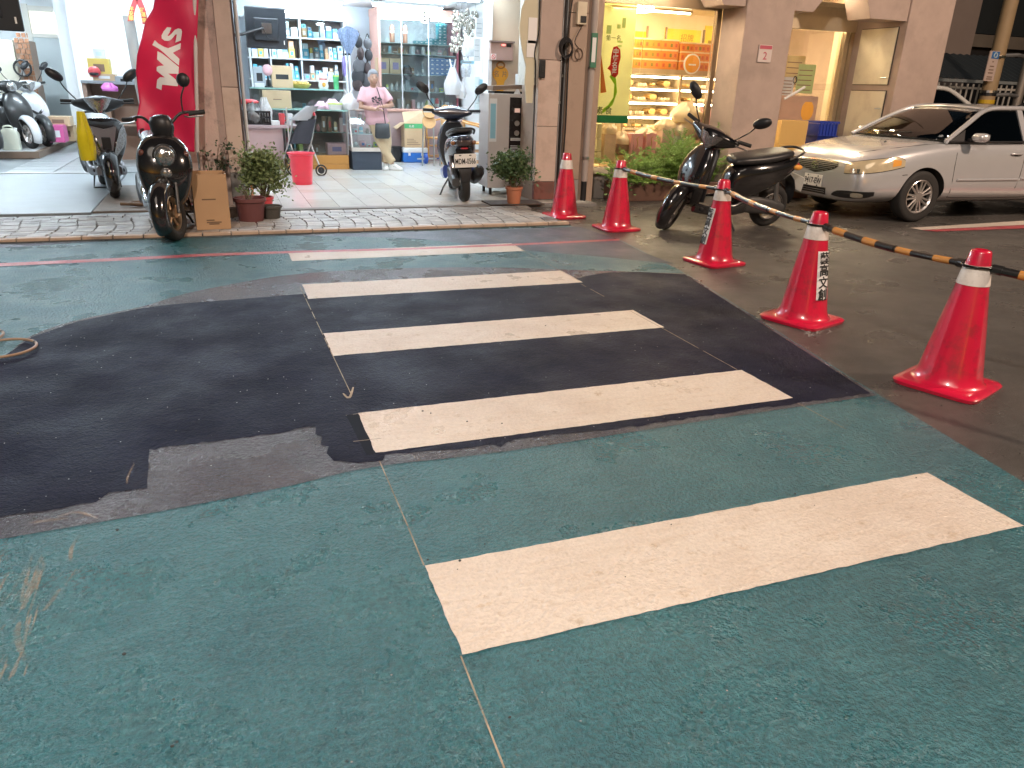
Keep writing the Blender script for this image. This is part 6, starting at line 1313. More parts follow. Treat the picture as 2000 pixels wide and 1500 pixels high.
w_ = .19; h = b.z-a.z; cr_ = MB()
for z_ in (0, h*.33, h*.36, h*.92): cr_.box(-w_, w_, -.14, -.125, z_, z_+h*.08); cr_.box(-w_, w_, .125, .14, z_, z_+h*.08); cr_.box(-w_, -w_+.015, -.124, .124, z_, z_+h*.08); cr_.box(w_-.015, w_, -.124, .124, z_, z_+h*.08)
cr_.build('rails', M_cr, t); MB().box(-w_+.016, w_-.016, -.121, .121, .0, h*.9).build('crate_body', M_cr, t)
for k in range(6): MB().box(-w_+.03+k*.06, -w_+.05+k*.06, -.136, -.122, 0, h*.95).build('rib', M_cr, t)
stack('lower cartons under the blue crate', 1592, 1630, 286, 335, 9.5, M_kraft, None, .25, grp=None, name='carton')
# ============================================================ PLANTS
def leafmat(n, c): return mat(n, c, .5, var=.35, vs=25)
M_fern = leafmat('fern_green', (.17, .3, .05)); M_bush = leafmat('bush_green', (.12, .2, .07)); M_bush2 = leafmat('herb_green', (.09, .15, .06)); M_soil = mat('soil', (.04, .03, .02), .9)
def fronds(n, x0, x1, y0, y1, z0, hmin, hmax, seed, spread=.3):
    rr = random.Random(seed); b = MB()
    for i in range(n):
        p = Vector((rr.uniform(x0, x1), rr.uniform(y0, y1), z0)); a = rr.uniform(0, 2*pi); L_ = rr.uniform(hmin, hmax)
        tip = Vector((cos(a)*spread*rr.uniform(.3, 1), sin(a)*spread*rr.uniform(.3, 1)-.08, L_*rr.uniform(.55, 1)))
        P = spline([p, p+tip*.5+Vector((0, 0, L_*.25)), p+tip, p+tip*1.25-Vector((0, 0, L_*.12))], 6)
        b.tube(P, [.0025, .001], 3)
        for k in range(3, len(P)):
            for q in range(4):
                d_ = Vector((rr.uniform(-1, 1), rr.uniform(-1, 1), rr.uniform(-.3, .9))).normalized(); l = rr.uniform(.025, .055); u = d_.orthogonal().normalized()*.0045
                b.add([P[k]+u, P[k]-u, P[k]+d_*l], [(0, 1, 2)])
    return b
def leaves(n, fn, size, seed, b=None):
    rr = random.Random(seed); b = b or MB()
    for i in range(n):
        p = fn(rr); d_ = Vector((rr.uniform(-1, 1), rr.uniform(-1, 1), rr.uniform(-.4, .9))).normalized(); s = size*rr.uniform(.6, 1.3); u = d_.cross(Vector((rr.uniform(-1, 1), rr.uniform(-1, 1), rr.uniform(-1, 1)))).normalized()*s*.3
        b.add([p, p+d_*s*.5+u, p+d_*s, p+d_*s*.5-u], [(0, 1, 2, 3)])
    return b
pt = thing('fern_planter', 'feathery green asparagus fern overflowing a brown trough below the cake shop window', 'plant', (5.55, 9.13, 0))
MB().box(-.72, .88, -.14, .2, 0, .24, bev=.01).build('trough', mat('trough_brown', (.12, .06, .04), .6, var=.2), pt); MB().box(-.7, .86, -.12, .18, .2, .245).build('soil', M_soil, pt)
fb = fronds(220, -.7, .86, -.12, .15, .24, .2, .42, 1, .34); f2 = fronds(150, .0, .86, -.1, .15, .26, .4, .68, 2, .3); fb.add(f2.v, f2.f); f3 = fronds(60, -.75, .5, -.16, -.1, .2, .1, .2, 3, .3); fb.add(f3.v, f3.f)
fb.build('foliage', M_fern, pt)
pt = thing('fern_planter', 'smaller bright green fern clump by the glass door cartons', 'plant', (7.55, 9.1, 0)); MB().box(-.3, .45, -.12, .15, 0, .22, bev=.01).build('trough', mat('trough_brown', (.12, .06, .04), .6), pt); fronds(110, -.28, .42, -.1, .12, .22, .2, .4, 7, .25).build('foliage', M_fern, pt)
pt = thing('window_plant', 'small leafy plant with a white flower at the planter left end', 'plant', (4.86, 8.95, 0)); MB().lathe([(.06, 0), (.08, .13), (.07, .13), (0, .11)], 16).build('pot', mat('trough_brown', (.12, .06, .04), .6), pt)
leaves(120, lambda r: Vector((r.gauss(0, .09), r.gauss(0, .06), .2+r.gauss(0, .08))), .06, 4).build('foliage', M_bush, pt); MB().ell((.02, -.08, .26), (.03, .015, .012), 8, 5).build('flower', M_lab, pt)
def pot_plant(label, loc, pot, crown, seed, n, lm, size, stems=5, name='potted_plant', group=None):
    t = thing(name, label, 'plant', loc, 0, group); r, h, m = pot
    MB().lathe([(r*.75, 0), (r*.95, h*.85), (r*1.06, h*.87), (r*1.06, h), (r*.95, h), (r*.9, h*.9), (0, h*.88)], 24).build('pot', m, t, smooth=40)
    if crown:
        c, rad = crown; rr = random.Random(seed); b = MB(); cl = []
        for k in range(stems):
            e = Vector((c[0]+rr.uniform(-.8, .8)*rad[0], c[1]+rr.uniform(-.8, .8)*rad[1], c[2]+rr.uniform(-.5, .8)*rad[2])); cl.append(e); b.tube([(rr.uniform(-.03, .03), rr.uniform(-.03, .03), h*.9), e*.5+Vector((0, 0, h*.5)), e], [.008, .003], 5)
        b.build('stems', mat('stem_brown', (.1, .08, .04), .7), t)
        leaves(n, lambda r_: (lambda q, s_: q+Vector((r_.gauss(0, rad[0]*.28), r_.gauss(0, rad[1]*.28), r_.gauss(0, rad[2]*.27))))(r_.choice(cl), 1), size, seed).build('foliage', lm, t)
    return t
M_dkpot = mat('dark_red_pot', (.14, .05, .05), .5, var=.1); M_terra = mat('terracotta', (.45, .17, .09), .6, var=.12); M_stonepot = mat('stone_pot', (.07, .065, .055), .8, var=.3, vs=20, bump=.4, bs=60)
p = GP(492, 437); pot_plant('wide dark red flower pot at the foot of the left pilaster', p, (.15, .26, M_dkpot), ((.0, 0, .32), (.1, .08, .08)), 21, 20, M_bush, .04, 3)
p = GP(522, 422); pot_plant('leafy light green bush in a red pot beside the shop threshold', (p.x-.02, p.y+.05, 0), (.1, .2, cm('red')), ((.02, .02, .46), (.19, .16, .22)), 22, 3200, leafmat('pale_leaf', (.19, .25, .1)), .042, 16)
p = GP(531, 432); pot_plant('small dark stone pot right of the leafy bush', p, (.105, .16, M_stonepot), None, 23, 0, M_bush, .05)
p = GP(455, 432); pot_plant('small pale bowl-shaped pot by the cardboard box', (p.x, p.y+.1, 0), (.08, .14, mat('bowl_pale', (.4, .34, .3), .6)), None, 24, 0, M_bush, .05)
p = GP(1003, 402, .02); pot_plant('bushy grey-green herb in a terracotta pot before the grey cabinet', (p.x, p.y, .03), (.1, .22, M_terra), ((-.0, .02, .42), (.22, .16, .17)), 25, 3600, M_bush2, .045, 20)
t = thing('doormat_board', 'worn dark board under the terracotta pot', 'board', (3.25, 8.78, .04)); MB().box(-.28, .42, -.16, .2, 0, .014, bev=.004).build('board', mat('board_dark', (.07, .05, .04), .7, var=.3, vs=10), t)
# weeds growing behind the cardboard box
pot_plant('scruffy dark plant against the peeling column behind the cardboard box', (-.1, 8.8, 0), (.1, .2, M_dkpot), ((.05, -.02, .55), (.16, .1, .16)), 26, 90, leafmat('dark_leaf', (.05, .08, .04)), .05, 10)
# ============================================================ LEFT SIDE
t = thing('cardboard_box', 'tall open brown cardboard box standing on the pavers by the column', 'box', (-.135, 7.74, .035), radians(4))
M_cb = mat('cardboard', (.46, .28, .15), .6, var=.1, vs=6); b = MB()
for x0, x1, y0, y1 in ((-.15, .15, -.16, -.155), (-.15, .15, .155, .16), (-.15, -.145, -.154, .154), (.145, .15, -.154, .154)): b.box(x0, x1, y0, y1, 0, .5)
b.box(-.144, .144, -.154, .154, 0, .006); b.build('box_walls', M_cb, t)
for q in ([(-.15, -.16, .5), (-.15, .16, .5), (-.2, .14, .38), (-.2, -.12, .36)], [(.15, .16, .5), (-.15, .16, .5), (-.14, .2, .44), (.14, .2, .44)]): MB().add(q, [(0, 1, 2, 3)]).build('flap', M_cb, t, solid=.005)
for z_, x0, x1 in ((.27, -.08, .04), (.08, -.06, .01), (.06, -.06, .07), (.045, -.04, .05)): MB().box(x0, x1, -.1612, -.1601, z_, z_+.012).build('print_mark', mat('cb_print', (.16, .1, .06), .7), t)
# banner on its pole
M_ban = thin_mat('banner_red', (.76, .035, .13), .4, .12, 2.5, .4); YB = 8.72
Lf = [(302, -40), (302, 0), (299, 16), (284, 42), (277, 75), (268, 108), (265, 140), (268, 172), (272, 200), (266, 238), (270, 262), (280, 278), (300, 292)]
Rt = [(391, -40), (388, 0), (387, 25), (386, 50), (385, 80), (384, 110), (383, 140), (382, 170), (382, 200), (381, 238), (380, 262), (380, 280), (380, 297)]
t = thing('banner_flag', 'tall red cloth banner with white slanted letters reading SYM, on a pole', 'banner', (0, YB, 0))
def bpos(u, v):
    k = v*(len(Lf)-1); i = min(int(k), len(Lf)-2); f = k-i
    l = PY(Lf[i][0]+(Lf[i+1][0]-Lf[i][0])*f, Lf[i][1]+(Lf[i+1][1]-Lf[i][1])*f, YB); r = PY(Rt[i][0]+(Rt[i+1][0]-Rt[i][0])*f, Rt[i][1]+(Rt[i+1][1]-Rt[i][1])*f, YB)
    p = l.lerp(r, u); return Vector((p.x, bwave(p.x, p.z), p.z))
def bwave(x, z_): return (.03*sin((x*1.3+z_*.9)*7)+.02*sin((x-z_*.6)*13+1))*max(0, min(1, (.1-x-.05)/.35))
nu, nv = 26, 48
MB().add([bpos(i/nu, j/nv) for j in range(nv+1) for i in range(nu+1)], [(j*(nu+1)+i, j*(nu+1)+i+1, (j+1)*(nu+1)+i+1, (j+1)*(nu+1)+i) for j in range(nv) for i in range(nu)]).build('cloth', M_ban, t, smooth=80, solid=.003)
S_ = [(430, 262), (472, 268), (452, 318), (434, 345), (446, 350), (470, 330), (505, 290), (540, 275), (570, 285), (578, 310), (565, 395), (510, 415), (520, 365), (526, 335), (512, 335), (470, 385), (445, 398), (405, 396), (378, 375), (375, 345), (395, 305)]
Y_ = [(312, 392), (345, 425), (400, 455), (440, 470), (480, 455), (566, 420), (560, 478), (488, 515), (552, 575), (548, 640), (470, 580), (400, 515), (350, 475), (288, 440)]
M__ = [(338, 500), (380, 520), (470, 590), (548, 655), (544, 722), (445, 718), (500, 760), (540, 800), (538, 842), (440, 832), (385, 826), (378, 880), (327, 858), (335, 780), (365, 752), (412, 757), (330, 692), (332, 655), (350, 645), (402, 640), (335, 580)]
from mathutils.geometry import tessellate_polygon
for poly in (S_, Y_, M__):
    P = [PY(240+x/5, y/5, YB) for x, y in poly]; bm = bmesh.new(); vs = [bm.verts.new((p.x, 0, p.z)) for p in P]
    for tri in tessellate_polygon([[Vector((p.x, p.z, 0)) for p in P]]): bm.faces.new([vs[i] for i in tri])
    for _ in range(3): bmesh.ops.subdivide_edges(bm, edges=[e for e in bm.edges if e.calc_length() > .03], cuts=1, use_grid_fill=True)
    bmesh.ops.triangulate(bm, faces=bm.faces[:])
    for v_ in bm.verts: v_.co.y = bwave(v_.co.x, v_.co.z)-.006
    me = bpy.data.meshes.new('banner_letter'); bm.to_mesh(me); bm.free(); me.materials.append(mat('letter_white', (.78, .76, .76), .6, var=.04)); o = bpy.data.objects.new('banner_letter', me); COL.objects.link(o); o.parent = t
a = PY(391, 0, YB); b = PY(386, 297, YB)
MB().cyl((b.x, 0, b.z), (a.x, 0, 2.6), .018, n=12).build('pole_sleeve', mat('sleeve_grey', (.55, .5, .48), .6), t); MB().cyl((b.x+.0, 0, 0), (b.x, 0, b.z+.02), .01, n=10).build('pole', M_steel, t)
MB().cyl((b.x, 0, 0), (b.x, 0, .04), .12, n=20).build('foot', M_black, t)
bag('long bright yellow plastic bag hanging from the grey scooter', (PY(173, 313, 8.95).x, 8.95, PY(173, 313, 8.95).z), .07, .47, M_yelpoly, None, False, 33)
t = thing('bucket', 'pale grey plastic bucket behind the retro scooter', 'bucket', (-.72, 9.5, .05)); MB().lathe([(.1, 0), (.125, .26), (.135, .265), (.135, .285), (.12, .285), (.095, .02), (0, .02)], 24).build('tub', mat('bucket_grey', (.4, .42, .42), .5), t, smooth=40); MB().tube([(-.13, 0, .27), (-.09, -.1, .2), (.09, -.1, .2), (.13, 0, .27)], .005, 6, smooth=4).build('handle', M_steel, t)
t = thing('rubber_hose', 'brown hose curled on the boards behind the retro scooter', 'hose', (-.85, 8.95, .06)); MB().tube([(-.2, .1, .02), (.1, .0, .02), (.35, .08, .05), (.1, .18, .03), (-.1, .05, .03), (.3, -.12, .02), (.5, -.1, .02)], .018, 8, smooth=6).build('hose', mat('hose_brown', (.16, .1, .06), .6), t, smooth=60); MB().cyl((.5, -.1, .02), (.56, -.1, .02), .024).build('coupling', M_steel, t)
for k, (px, py, r) in enumerate(((6, 683, .15), (-62, 662, .16))):
    p = GP(px, py, .012); t = thing('hose_ring', 'wooden-looking ring lying on the painted road at the left edge, %s' % ('front', 'rear'), 'ring', p, .3, 'rings lying on the road') if False else thing('hose_ring', 'tan ring lying on the painted road at the left edge, %s one' % ('nearer', 'farther')[k], 'ring', p, .3, 'rings lying on the road')
    MB().tube([(r*cos(2*pi*j/40), r*sin(2*pi*j/40), .009) for j in range(40)], .007, 10, closed=True).build('hoop', mat('hoop_tan', (.3, .19, .11), .45, var=.25, vs=15), t, smooth=60); MB().tube([(r*1.0*cos(a_), r*1.0*sin(a_), .009) for a_ in (.1, .16, .22)], .0082, 10).build('joint', M_black, t)
# bench and clutter in the scooter shop
wb = thing('work_bench', 'brown bench with shelves against the white wall of the scooter shop', 'bench', (0, 0, 0)); xa = PY(166, 200, 14).x; xb = PY(300, 200, 14).x; zt = PY(200, 158, 14).z
M_wb = mat('bench_brown', (.3, .2, .15), .6, var=.15)
MB().box(xa, xb, 13.9, 14.5, zt-.04, zt).build('bench_top', mat('bench_top_grey', (.3, .32, .34), .5), wb); MB().box(xa+.02, xb-.02, 14.0, 14.48, .6, .63).build('lower_shelf', M_wb, wb); MB().box(xa+.02, xb-.02, 14.46, 14.49, .04, zt-.04).build('back_panel', M_wb, wb)
for x in (xa+.03, xb-.03): MB().box(x-.03, x+.03, 13.95, 14.45, .04, zt-.04).build('leg_panel', M_wb, wb)
def shop_box(lab, px0, px1, py0, py1, y0, c, d_=.25, l='brown'):
    a = PY(px0, py1, y0); b = PY(px1, py0, y0); return carton(lab, a.x, b.x, y0, y0+d_, max(a.z, .05), b.z, c, None, l)
shop_box('yellow carton on the bench under a white tub', 175, 212, 115, 150, 14.0, 'yellow'); shop_box('white round-cornered tub on top of the yellow carton', 183, 202, 96, 114, 14.05, 'white', .15, 'pale'); shop_box('flat cream carton lying on the bench', 182, 225, 145, 157, 13.95, 'tan', .3, 'white'); shop_box('brown carton on the bench lower shelf', 180, 215, 205, 240, 14.05, 'brown', .3); shop_box('grey toolbox on the bench beside the banner', 225, 268, 150, 165, 13.95, 'grey', .3, 'black')
t = thing('helmet', 'red open-face helmet sitting on the bench', 'helmet', PY(184, 140, 13.95)); MB().ell((0, 0, 0), (.09, .1, .08), 16, 10).build('shell', cm('red'), t, smooth=60); MB().ell((0, -.06, -.03), (.07, .05, .03), 12, 6).build('visor', M_black, t, smooth=60)
bag('bright pink plastic bag on the bench', (PY(214, 178, 13.85).x, 13.86, PY(214, 178, 13.85).z), .11, .12, mat('hot_pink_poly', (.72, .2, .6), .35, bump=.3, bs=25), None, False, 35)
for k, (px0, px1, py0, py1, c, lab) in enumerate(((98, 122, 245, 278, 'deeppink', 'magenta printed carton on the floor by the white scooters'), (92, 135, 228, 246, 'tan', 'flat brown carton lying across the magenta one'), (120, 142, 246, 276, 'tan', 'brown carton right of the magenta carton'), (140, 155, 255, 272, 'yellow', 'small yellow carton at the end of the platform'))):
    shop_box(lab, px0, px1, py0, py1, 15.6+.3*k, c, .4, 'white' if k == 0 else 'brown')
t = thing('jerrycan', 'cream plastic jerrycan on the platform beside the stripped scooter', 'jerrycan', GP(25, 293, .146)); MB().loft([ring((0, 0, z_), XA, YA, a, .09, 20, 4) for z_, a in ((0, .125), (.02, .135), (.26, .135), (.32, .1), (.34, .06))]).build('can', mat('can_cream', (.6, .62, .52), .4), t, smooth=40); MB().tube([(-.08, 0, .3), (-.06, 0, .37), (.04, 0, .37), (.06, 0, .32)], .014, 8, smooth=4).build('handle', mat('can_cream', (.6, .62, .52), .4), t); MB().cyl((.09, 0, .3), (.1, 0, .35), .025).build('cap', M_lab, t)
bp = thing('brick_pier', 'low brick-faced cabinet with a small fan at the far left', 'pier', (0, 0, 0)); a = PY(-60, 150, 19); b = PY(57, 80, 19)
MB().box(a.x, PY(30, 100, 19).x, 18.9, 19.6, .05, b.z).build('cream_side', mat('pier_cream', (.7, .66, .54), .6), bp); x0 = PY(31, 100, 19).x; q = MB()
MB().box(x0, b.x, 18.95, 19.6, .05, b.z).build('mortar_core', mat('mortar', (.4, .3, .24), .8), bp)
for r in range(20):
    for c in range(3):
        bx = x0+.02+c*(b.x-x0)/3+(.05 if r % 2 else 0); q.box(bx, min(b.x, bx+(b.x-x0)/3-.02), 18.93, 18.949, .1+r*.1, .18+r*.1)
o = q.build('bricks', mat('brick', (.36, .17, .09), .7, var=.3, vs=9), bp); o['kind'] = 'stuff'
t = thing('wall_fan', 'small grey fan fixed on the brick pier', 'fan', PY(44, 133, 18.85)); MB().tube([(.15*cos(2*pi*j/24), 0, .15*sin(2*pi*j/24)) for j in range(24)], .02, 8, closed=True).build('guard', M_exh, t, smooth=60); MB().ell((0, 0, 0), (.05, .04, .05), 12, 8).build('hub', M_steel, t)
for j in range(3): MB().add([(0, 0, 0), (.13*cos(2.1*j), -.01, .13*sin(2.1*j)), (.13*cos(2.1*j+.7), .015, .13*sin(2.1*j+.7))], [(0, 1, 2)]).build('blade', M_steel, t, solid=.004)
t = thing('steel_post', 'grey steel post rising behind the banner in the scooter shop', 'post', (PY(264, 120, 12).x, 12, .05)); a = PY(252, 42, 12); MB().tube([(.12, 0, 0), (.02, 0, 1.2), (a.x-t.location.x, 0, a.z)], .07, 14).build('tube', mat('post_grey', (.42, .4, .38), .4, .5), t, smooth=60); MB().cyl((a.x-t.location.x, 0, a.z), (a.x-t.location.x, 0, a.z+.015), .074).build('rim', M_steel, t)
t = thing('red_ribbon', 'red ribbon decoration with gold characters looped over the steel post', 'decoration', (0, 11.9, 0)); P = [PY(px, py, 11.9) for px, py in ((255, 42), (258, 22), (264, 4), (268, -6), (272, 4), (279, 22), (284, 48))]
P = spline([Vector((p.x, 0, p.z)) for p in P], 4); n_ = len(P)
MB().add([p+Vector((-.035, 0, 0)) for p in P]+[p+Vector((.035, 0, .01)) for p in P], [(i, i+1, n_+i+1, n_+i) for i in range(n_-1)]).build('ribbon', cm('red'), t, solid=.008)
for k, (px, py) in enumerate(((257, 18), (256, 27), (256, 36), (277, 20), (280, 29), (282, 40))): q = PY(px, py, 11.88); text('gold_character', '平安順好運來'[k], .06, mat('gold_leaf', (.8, .55, .15), .4), t, frame((q.x, -.018, q.z), (1, 0, 0), (0, 0, 1)), off=.001)
t = thing('wall_notice', 'white and blue notice with a red header on the corner post', 'notice', (PY(150, 62, 16.85).x, 16.85, PY(155, 128, 16.85).z)); MB().box(-.02, .12, 0, .01, 0, .7).build('sheet', cm('pale'), t); MB().box(-.02, .08, -.002, .01, .75, .95).build('red_header', cm('orange'), t)
# ============================================================ PERSON
M_skin = mat('skin', (.4, .23, .16), .5, var=.08, vs=20); M_hair = mat('grey_hair', (.26, .26, .28), .6, var=.5, vs=70, bump=.8, bs=90); M_tee = mat('pink_tshirt', (.66, .4, .44), .8, var=.1, vs=9, bump=.9, bs=11); M_trs = mat('beige_trousers', (.5, .38, .24), .8, var=.08, vs=8, bump=.3, bs=12)
fp = GP(757, 331, .04)
pe_ = thing('person', 'person in a pink T-shirt and beige trousers standing with crossed legs, looking down', 'person', (fp.x, fp.y, .04))
def remesh(o, vox, smooth=4):
    md = o.modifiers.new('r', 'REMESH'); md.mode = 'VOXEL'; md.voxel_size = vox; md.use_smooth_shade = True
    m2 = o.modifiers.new('s', 'SMOOTH'); m2.iterations = smooth; m2.factor = .5
    dg = bpy.context.evaluated_depsgraph_get(); me = bpy.data.meshes.new_from_object(o.evaluated_get(dg)); o.modifiers.clear(); o.data = me; return o
V = Vector
HD = V((-.2, -.07, 1.405)); RSH, LSH = V((-.355, .02, 1.2)), V((-.02, .02, 1.2)); REL, LEL = V((-.41, -.06, .97)), V((.085, -.06, 1.0)); RHD, LHD = V((-.20, -.24, .935)), V((-.105, -.25, .985))
HPR, HPL = V((-.2, .03, .76)), V((-.04, .03, .76)); KNR, KNL = V((-.10, -.05, .42)), V((-.0, .0, .42)); ANR, ANL = V((.07, -.1, .08)), V((-.03, .0, .07))
bd = MB(); bd.ell(HD, (.072, .088, .105), 18, 14); bd.ell(HD+V((0, -.03, -.055)), (.055, .06, .055), 14, 10); bd.ell(HD+V((0, -.092, -.018)), (.014, .018, .024), 10, 8)
for s in (-1, 1): bd.ell(HD+V((s*.074, .01, -.01)), (.012, .022, .032), 8, 6); bd.ell(HD+V((s*.032, -.068, -.03)), (.028, .022, .028), 10, 8)
bd.tube([V((-.19, .0, 1.2)), V((-.195, -.02, 1.3)), HD], [.06, .05, .05], 14)
bd.ell((-.19, .01, 1.1), (.16, .1, .17), 18, 12); bd.ell((-.15, .02, .88), (.155, .105, .17), 18, 12)
for a_, b_, c_ in ((RSH, REL, RHD), (LSH, LEL, LHD)): bd.tube([V((-.19, .02, 1.2)), a_, a_.lerp(b_, .5), b_, b_.lerp(c_, .5), c_], [.06, .055, .048, .042, .036, .026], 12)
for a_, b_, c_ in ((HPR, KNR, ANR), (HPL, KNL, ANL)): bd.tube([V((-.12, .02, .85)), a_, b_, c_], [.09, .085, .055, .035], 12)
rh = V((1, .1, .05)); 
for (h0, dr) in ((RHD, V((.82, -.5, .05)).normalized()), (LHD, V((-.86, -.4, -.05)).normalized())):
    sd = dr.cross(V((0, 0, 1))).normalized(); upv = sd.cross(dr)
    bd.ell(h0+dr*.035, (.035, .03, .018), 10, 8)
    for k in range(4):
        b0 = h0+dr*.055+sd*(-.024+.016*k); L_ = (.05, .06, .056, .044)[k]
        bd.tube([b0, b0+dr*L_*.5+upv*.004, b0+dr*L_*.85-upv*.012, b0+dr*L_-upv*.026], .0075, 8)
    bd.tube([h0+dr*.01+sd*.028, h0+dr*.035+sd*.04+upv*.012, h0+dr*.06+sd*.038+upv*.016], .0085, 8)
remesh(bd.build('body', M_skin, pe_), .0065, 3)
hr = MB(); hr.ell(HD+V((0, .022, .03)), (.084, .094, .098), 18, 14); hr.ell(HD+V((0, .055, -.02)), (.075, .06, .085), 14, 10); hr.ell(HD+V((0, -.04, .075)), (.066, .05, .035), 14, 8)
remesh(hr.build('hair', M_hair, pe_), .008, 3)
for s in (-1, 1): MB().ell(HD+V((s*.03, -.084, .008)), (.014, .005, .004), 8, 6).build('eye', M_print, pe_); MB().ell(HD+V((s*.031, -.082, .026)), (.018, .005, .003), 8, 6).build('eyebrow', M_hair, pe_)
MB().ell(HD+V((0, -.09, -.062)), (.022, .006, .005), 10, 6).build('mouth', mat('lips', (.35, .13, .12), .5), pe_)
ts = MB(); ts.ell((-.19, .01, 1.1), (.185, .125, .19), 20, 12); ts.ell((-.16, .015, .9), (.19, .135, .2), 20, 12); ts.ell((-.14, .02, .76), (.2, .14, .1), 20, 12)
for a_, b_ in ((RSH, REL), (LSH, LEL)): ts.tube([V((-.19, .02, 1.17)), a_, a_.lerp(b_, .45), a_.lerp(b_, .72)], [.085, .076, .074, .08], 14)
ts.tube([V((-.19, .0, 1.2)), V((-.193, -.005, 1.265))], [.09, .062], 16)
remesh(ts.build('tshirt', M_tee, pe_), .012, 4)
sp = MB()
rr = random.Random(6)
for k in range(18): sp.ell((-.16+rr.uniform(-.075, .075), -.122, 1.08+rr.uniform(-.05, .05)), (rr.uniform(.008, .02), .006, rr.uniform(.006, .018)), 8, 6)
for k in range(5): sp.box(-.22+.025*k, -.205+.025*k, -.13, -.12, 1.0, 1.012)
o = sp.build('shirt_print', mat('shirt_ink', (.06, .05, .06), .7), pe_); o['kind'] = 'stuff'
tr = MB(); tr.ell((-.13, .02, .78), (.165, .125, .12), 18, 10)
for a_, b_, c_ in ((HPR, KNR, ANR), (HPL, KNL, ANL)): tr.tube([V((-.12, .02, .8)), a_, b_, b_.lerp(c_, .6), c_+V((0, 0, .04))], [.1, .105, .082, .07, .066], 14)
remesh(tr.build('trousers', M_trs, pe_), .012, 3)
M_shoe = mat('white_shoe', (.74, .73, .7), .5, var=.05)
for (an, dr) in ((ANR, V((.75, -.66, 0)).normalized()), (ANL, V((-.15, -.98, 0)).normalized())):
    sd = V((-dr.y, dr.x, 0)); sh = MB().loft([ring(V((an.x, an.y, z_))+dr*c_, dr, sd, a, b_, 18, 2.6) for z_, c_, a, b_ in ((0, .06, .125, .045), (.02, .06, .128, .048), (.045, .055, .12, .045), (.07, .03, .085, .04), (.1, .0, .05, .038))]).build('shoe', M_shoe, pe_, smooth=50)
    MB().loft([ring(V((an.x, an.y, z_))+dr*.06, dr, sd, .129, .05, 18, 2.6) for z_ in (0, .016)]).build('sole', mat('sole_grey', (.5, .48, .46), .6), sh)
    for k in range(3): MB().cyl(V((an.x, an.y, .062-.004*k))+dr*(.04+.02*k)-sd*.045, V((an.x, an.y, .062-.004*k))+dr*(.04+.02*k)+sd*.045, .005, n=6).build('stripe', M_black, sh)
hb = thing('shoulder_bag', 'dark grey shoulder bag hanging at the hip of the person in pink', 'bag', (fp.x-.1, fp.y-.17, .54))
MB().loft([ring((0, 0, z_), XA, YA, a, b_, 20, 3) for z_, a, b_ in ((0, .1, .035), (.03, .125, .05), (.16, .118, .045), (.22, .11, .03), (.23, .1, .012))]).build('pouch', mat('bag_slate', (.03, .035, .04), .5, var=.1), hb, smooth=50)
MB().tube([(.06, .03, .2), (.03, .03, .45), (-.02, .02, .62), (-.05, .1, .76)], .007, 6, smooth=5).build('strap', M_black, hb, smooth=60)
# ============================================================ FAR RIGHT: street behind the sedan
M_far = mat('far_pink_wall', (.34, .27, .24), .75, var=.15, vs=1.5); M_fdark = mat('far_dark', (.035, .035, .04), .7, var=.2)
fbd = thing('far_building', 'dim pinkish building beyond the street with a dark upper opening', 'building', (0, 0, 0))
MB().box(19.0, 21.6, 18.4, 20, 0, 9).build('wall', M_far, fbd); MB().box(21.61, 40, 18.9, 20, 3.4, 9).build('dark_upper_wall', mat('far_night_wall', (.02, .026, .03), .7), fbd); MB().box(21.61, 40, 18.9, 20, 0, 3.2).build('lower_wall', M_fdark, fbd)
MB().box(21.61, 40, 18.6, 18.89, 3.0, 3.35).build('sill_beam', mat('far_sill', (.2, .17, .14), .7), fbd)
MB().box(20.1, 20.25, 18.3, 18.399, 2.6, 9).build('window_frame', mat('far_frame', (.3, .26, .24), .6), fbd)
for k in range(4): MB().box(19.3, 20.05, 18.36, 18.397, 2.8+k*.75, 3.4+k*.75).build('window', M_fdark, fbd)
MB().box(24.6, 27.5, 15.9, 18.3, 0, 3.0).build('brown_wing', mat('far_tan', (.3, .22, .14), .7), fbd)
cn = thing('canopy', 'dark corrugated canopy roof over the white fence', 'canopy', (0, 0, 0)); b = MB()
for k in range(90):
    x = 15+.25*k; b.add([(x, 15.05, 1.93), (x+.125, 15.05, 1.96), (x+.25, 15.05, 1.93), (x, 16.6, 2.6), (x+.125, 16.6, 2.63), (x+.25, 16.6, 2.6)], [(0, 1, 4, 3), (1, 2, 5, 4)])
b.build('roof_sheet', mat('corrugated', (.06, .075, .085), .5, .3), cn); MB().box(15, 37.5, 14.98, 15.04, 1.86, 1.93).build('gutter', mat('gutter_grey', (.3, .33, .34), .5), cn)
for x in (15.2, 22, 29, 36): MB().cyl((x, 16.4, 0), (x, 16.4, 2.55), .05, n=10).build('post', M_pole, cn)
fe = thing('picket_fence', 'white metal picket fence under the dark canopy', 'fence', (0, 0, 0)); M_fen = mat('fence_white', (.6, .57, .52), .5)
for k in range(52): MB().box(15.6+.19*k-.02, 15.6+.19*k+.02, 14.6, 14.62, .5, 1.82).build('picket', M_fen, fe)
for z_ in (.7, 1.7): MB().box(15.5, 25.5, 14.63, 14.65, z_, z_+.05).build('rail', M_fen, fe)
MB().box(15.5, 25.5, 14.5, 14.75, 0, .5).build('plinth_wall', M_far, fe)
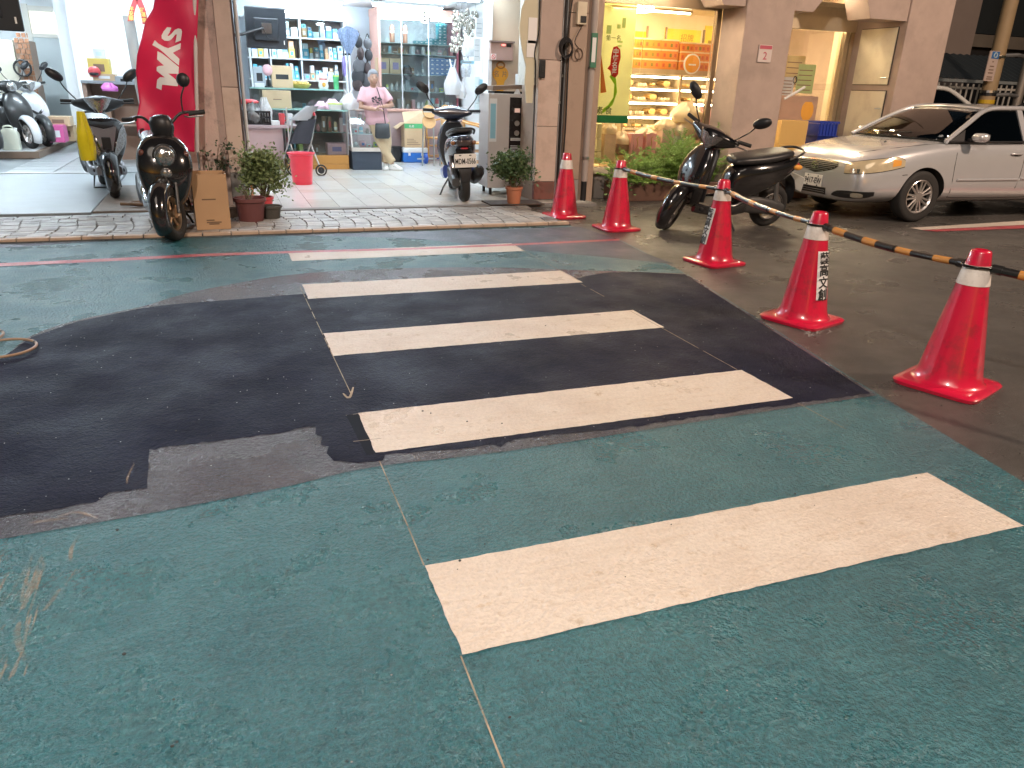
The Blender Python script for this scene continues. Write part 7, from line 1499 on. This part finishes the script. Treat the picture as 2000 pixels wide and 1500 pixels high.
up_ = thing('utility_pole', 'tan utility pole with yellow and black stripes at its foot', 'pole', (GP(1935, 240).x*0+15.95, 12.9, 0)); M_up = mat('pole_tan', (.42, .3, .17), .6, var=.15, vs=3)
MB().tube([(0, 0, 0), (0, 0, 8)], [.16, .12], 18).build('shaft', M_up, up_, smooth=60)
for k in range(5): MB().tube([(0, 0, .9+k*.16), (0, 0, .98+k*.16)], .163, 18).build('stripe', mat('stripe_yellow', (.7, .45, .03), .5) if k % 2 else M_black, up_)
for z_ in (2.3, 1.6): MB().tube([(0, 0, z_), (0, 0, z_+.05)], .168, 18).build('strap', M_steel, up_)
up2 = thing('utility_pole', 'grey slim steel pole right of the tan utility pole', 'pole', (16.9, 12.9, 0)); MB().tube([(0, 0, 0), (0, 0, 7)], .09, 14).build('shaft', mat('pole_grey', (.3, .27, .24), .5, .4), up2, smooth=60); MB().box(-.12, .1, -.14, -.09, 2.4, 4.5).build('cable_guard', mat('guard_tan', (.4, .3, .18), .6), up2)
for z_ in (1.55, 2.35): MB().tube([(-.9, 0, z_), (-.5, -.12, z_+.03), (0, 0, z_)], .04, 8).build('pipe_bracket', M_pole, up2)
a = PY(1938, 103, 12.6); b = PY(1916, 158, 12.6); st_ = thing('street_sign', 'narrow pale notice board with a blue emblem on the utility pole', 'sign', (15.62, 12.7, 0))
MB().box(-.16, .12, -.01, .01, 1.83, 2.42).build('board', mat('notice_pale', (.66, .52, .46), .5), st_); MB().box(-.1, .115, -.0125, -.0102, 2.27, 2.41).build('blue_emblem', cm('blue'), st_); MB().tube([(.01+.045*cos(2*pi*j/18), -.014, 2.34+.045*sin(2*pi*j/18)) for j in range(18)], .012, 6, closed=True).build('emblem_ring', cm('pale'), st_)
for k, (w_, z_) in enumerate(((.04, 2.2), (.12, 2.11), (.14, 2.04), (.14, 1.98), (.16, 1.9), (.16, 1.86))): MB().box(-.02-w_/2, -.02+w_/2, -.0122, -.0102, z_, z_+.022).build('print_line', cm('brown'), st_)
MB().box(.121, .25, -.008, .008, 2.3, 2.33).build('bracket', M_steel, st_)
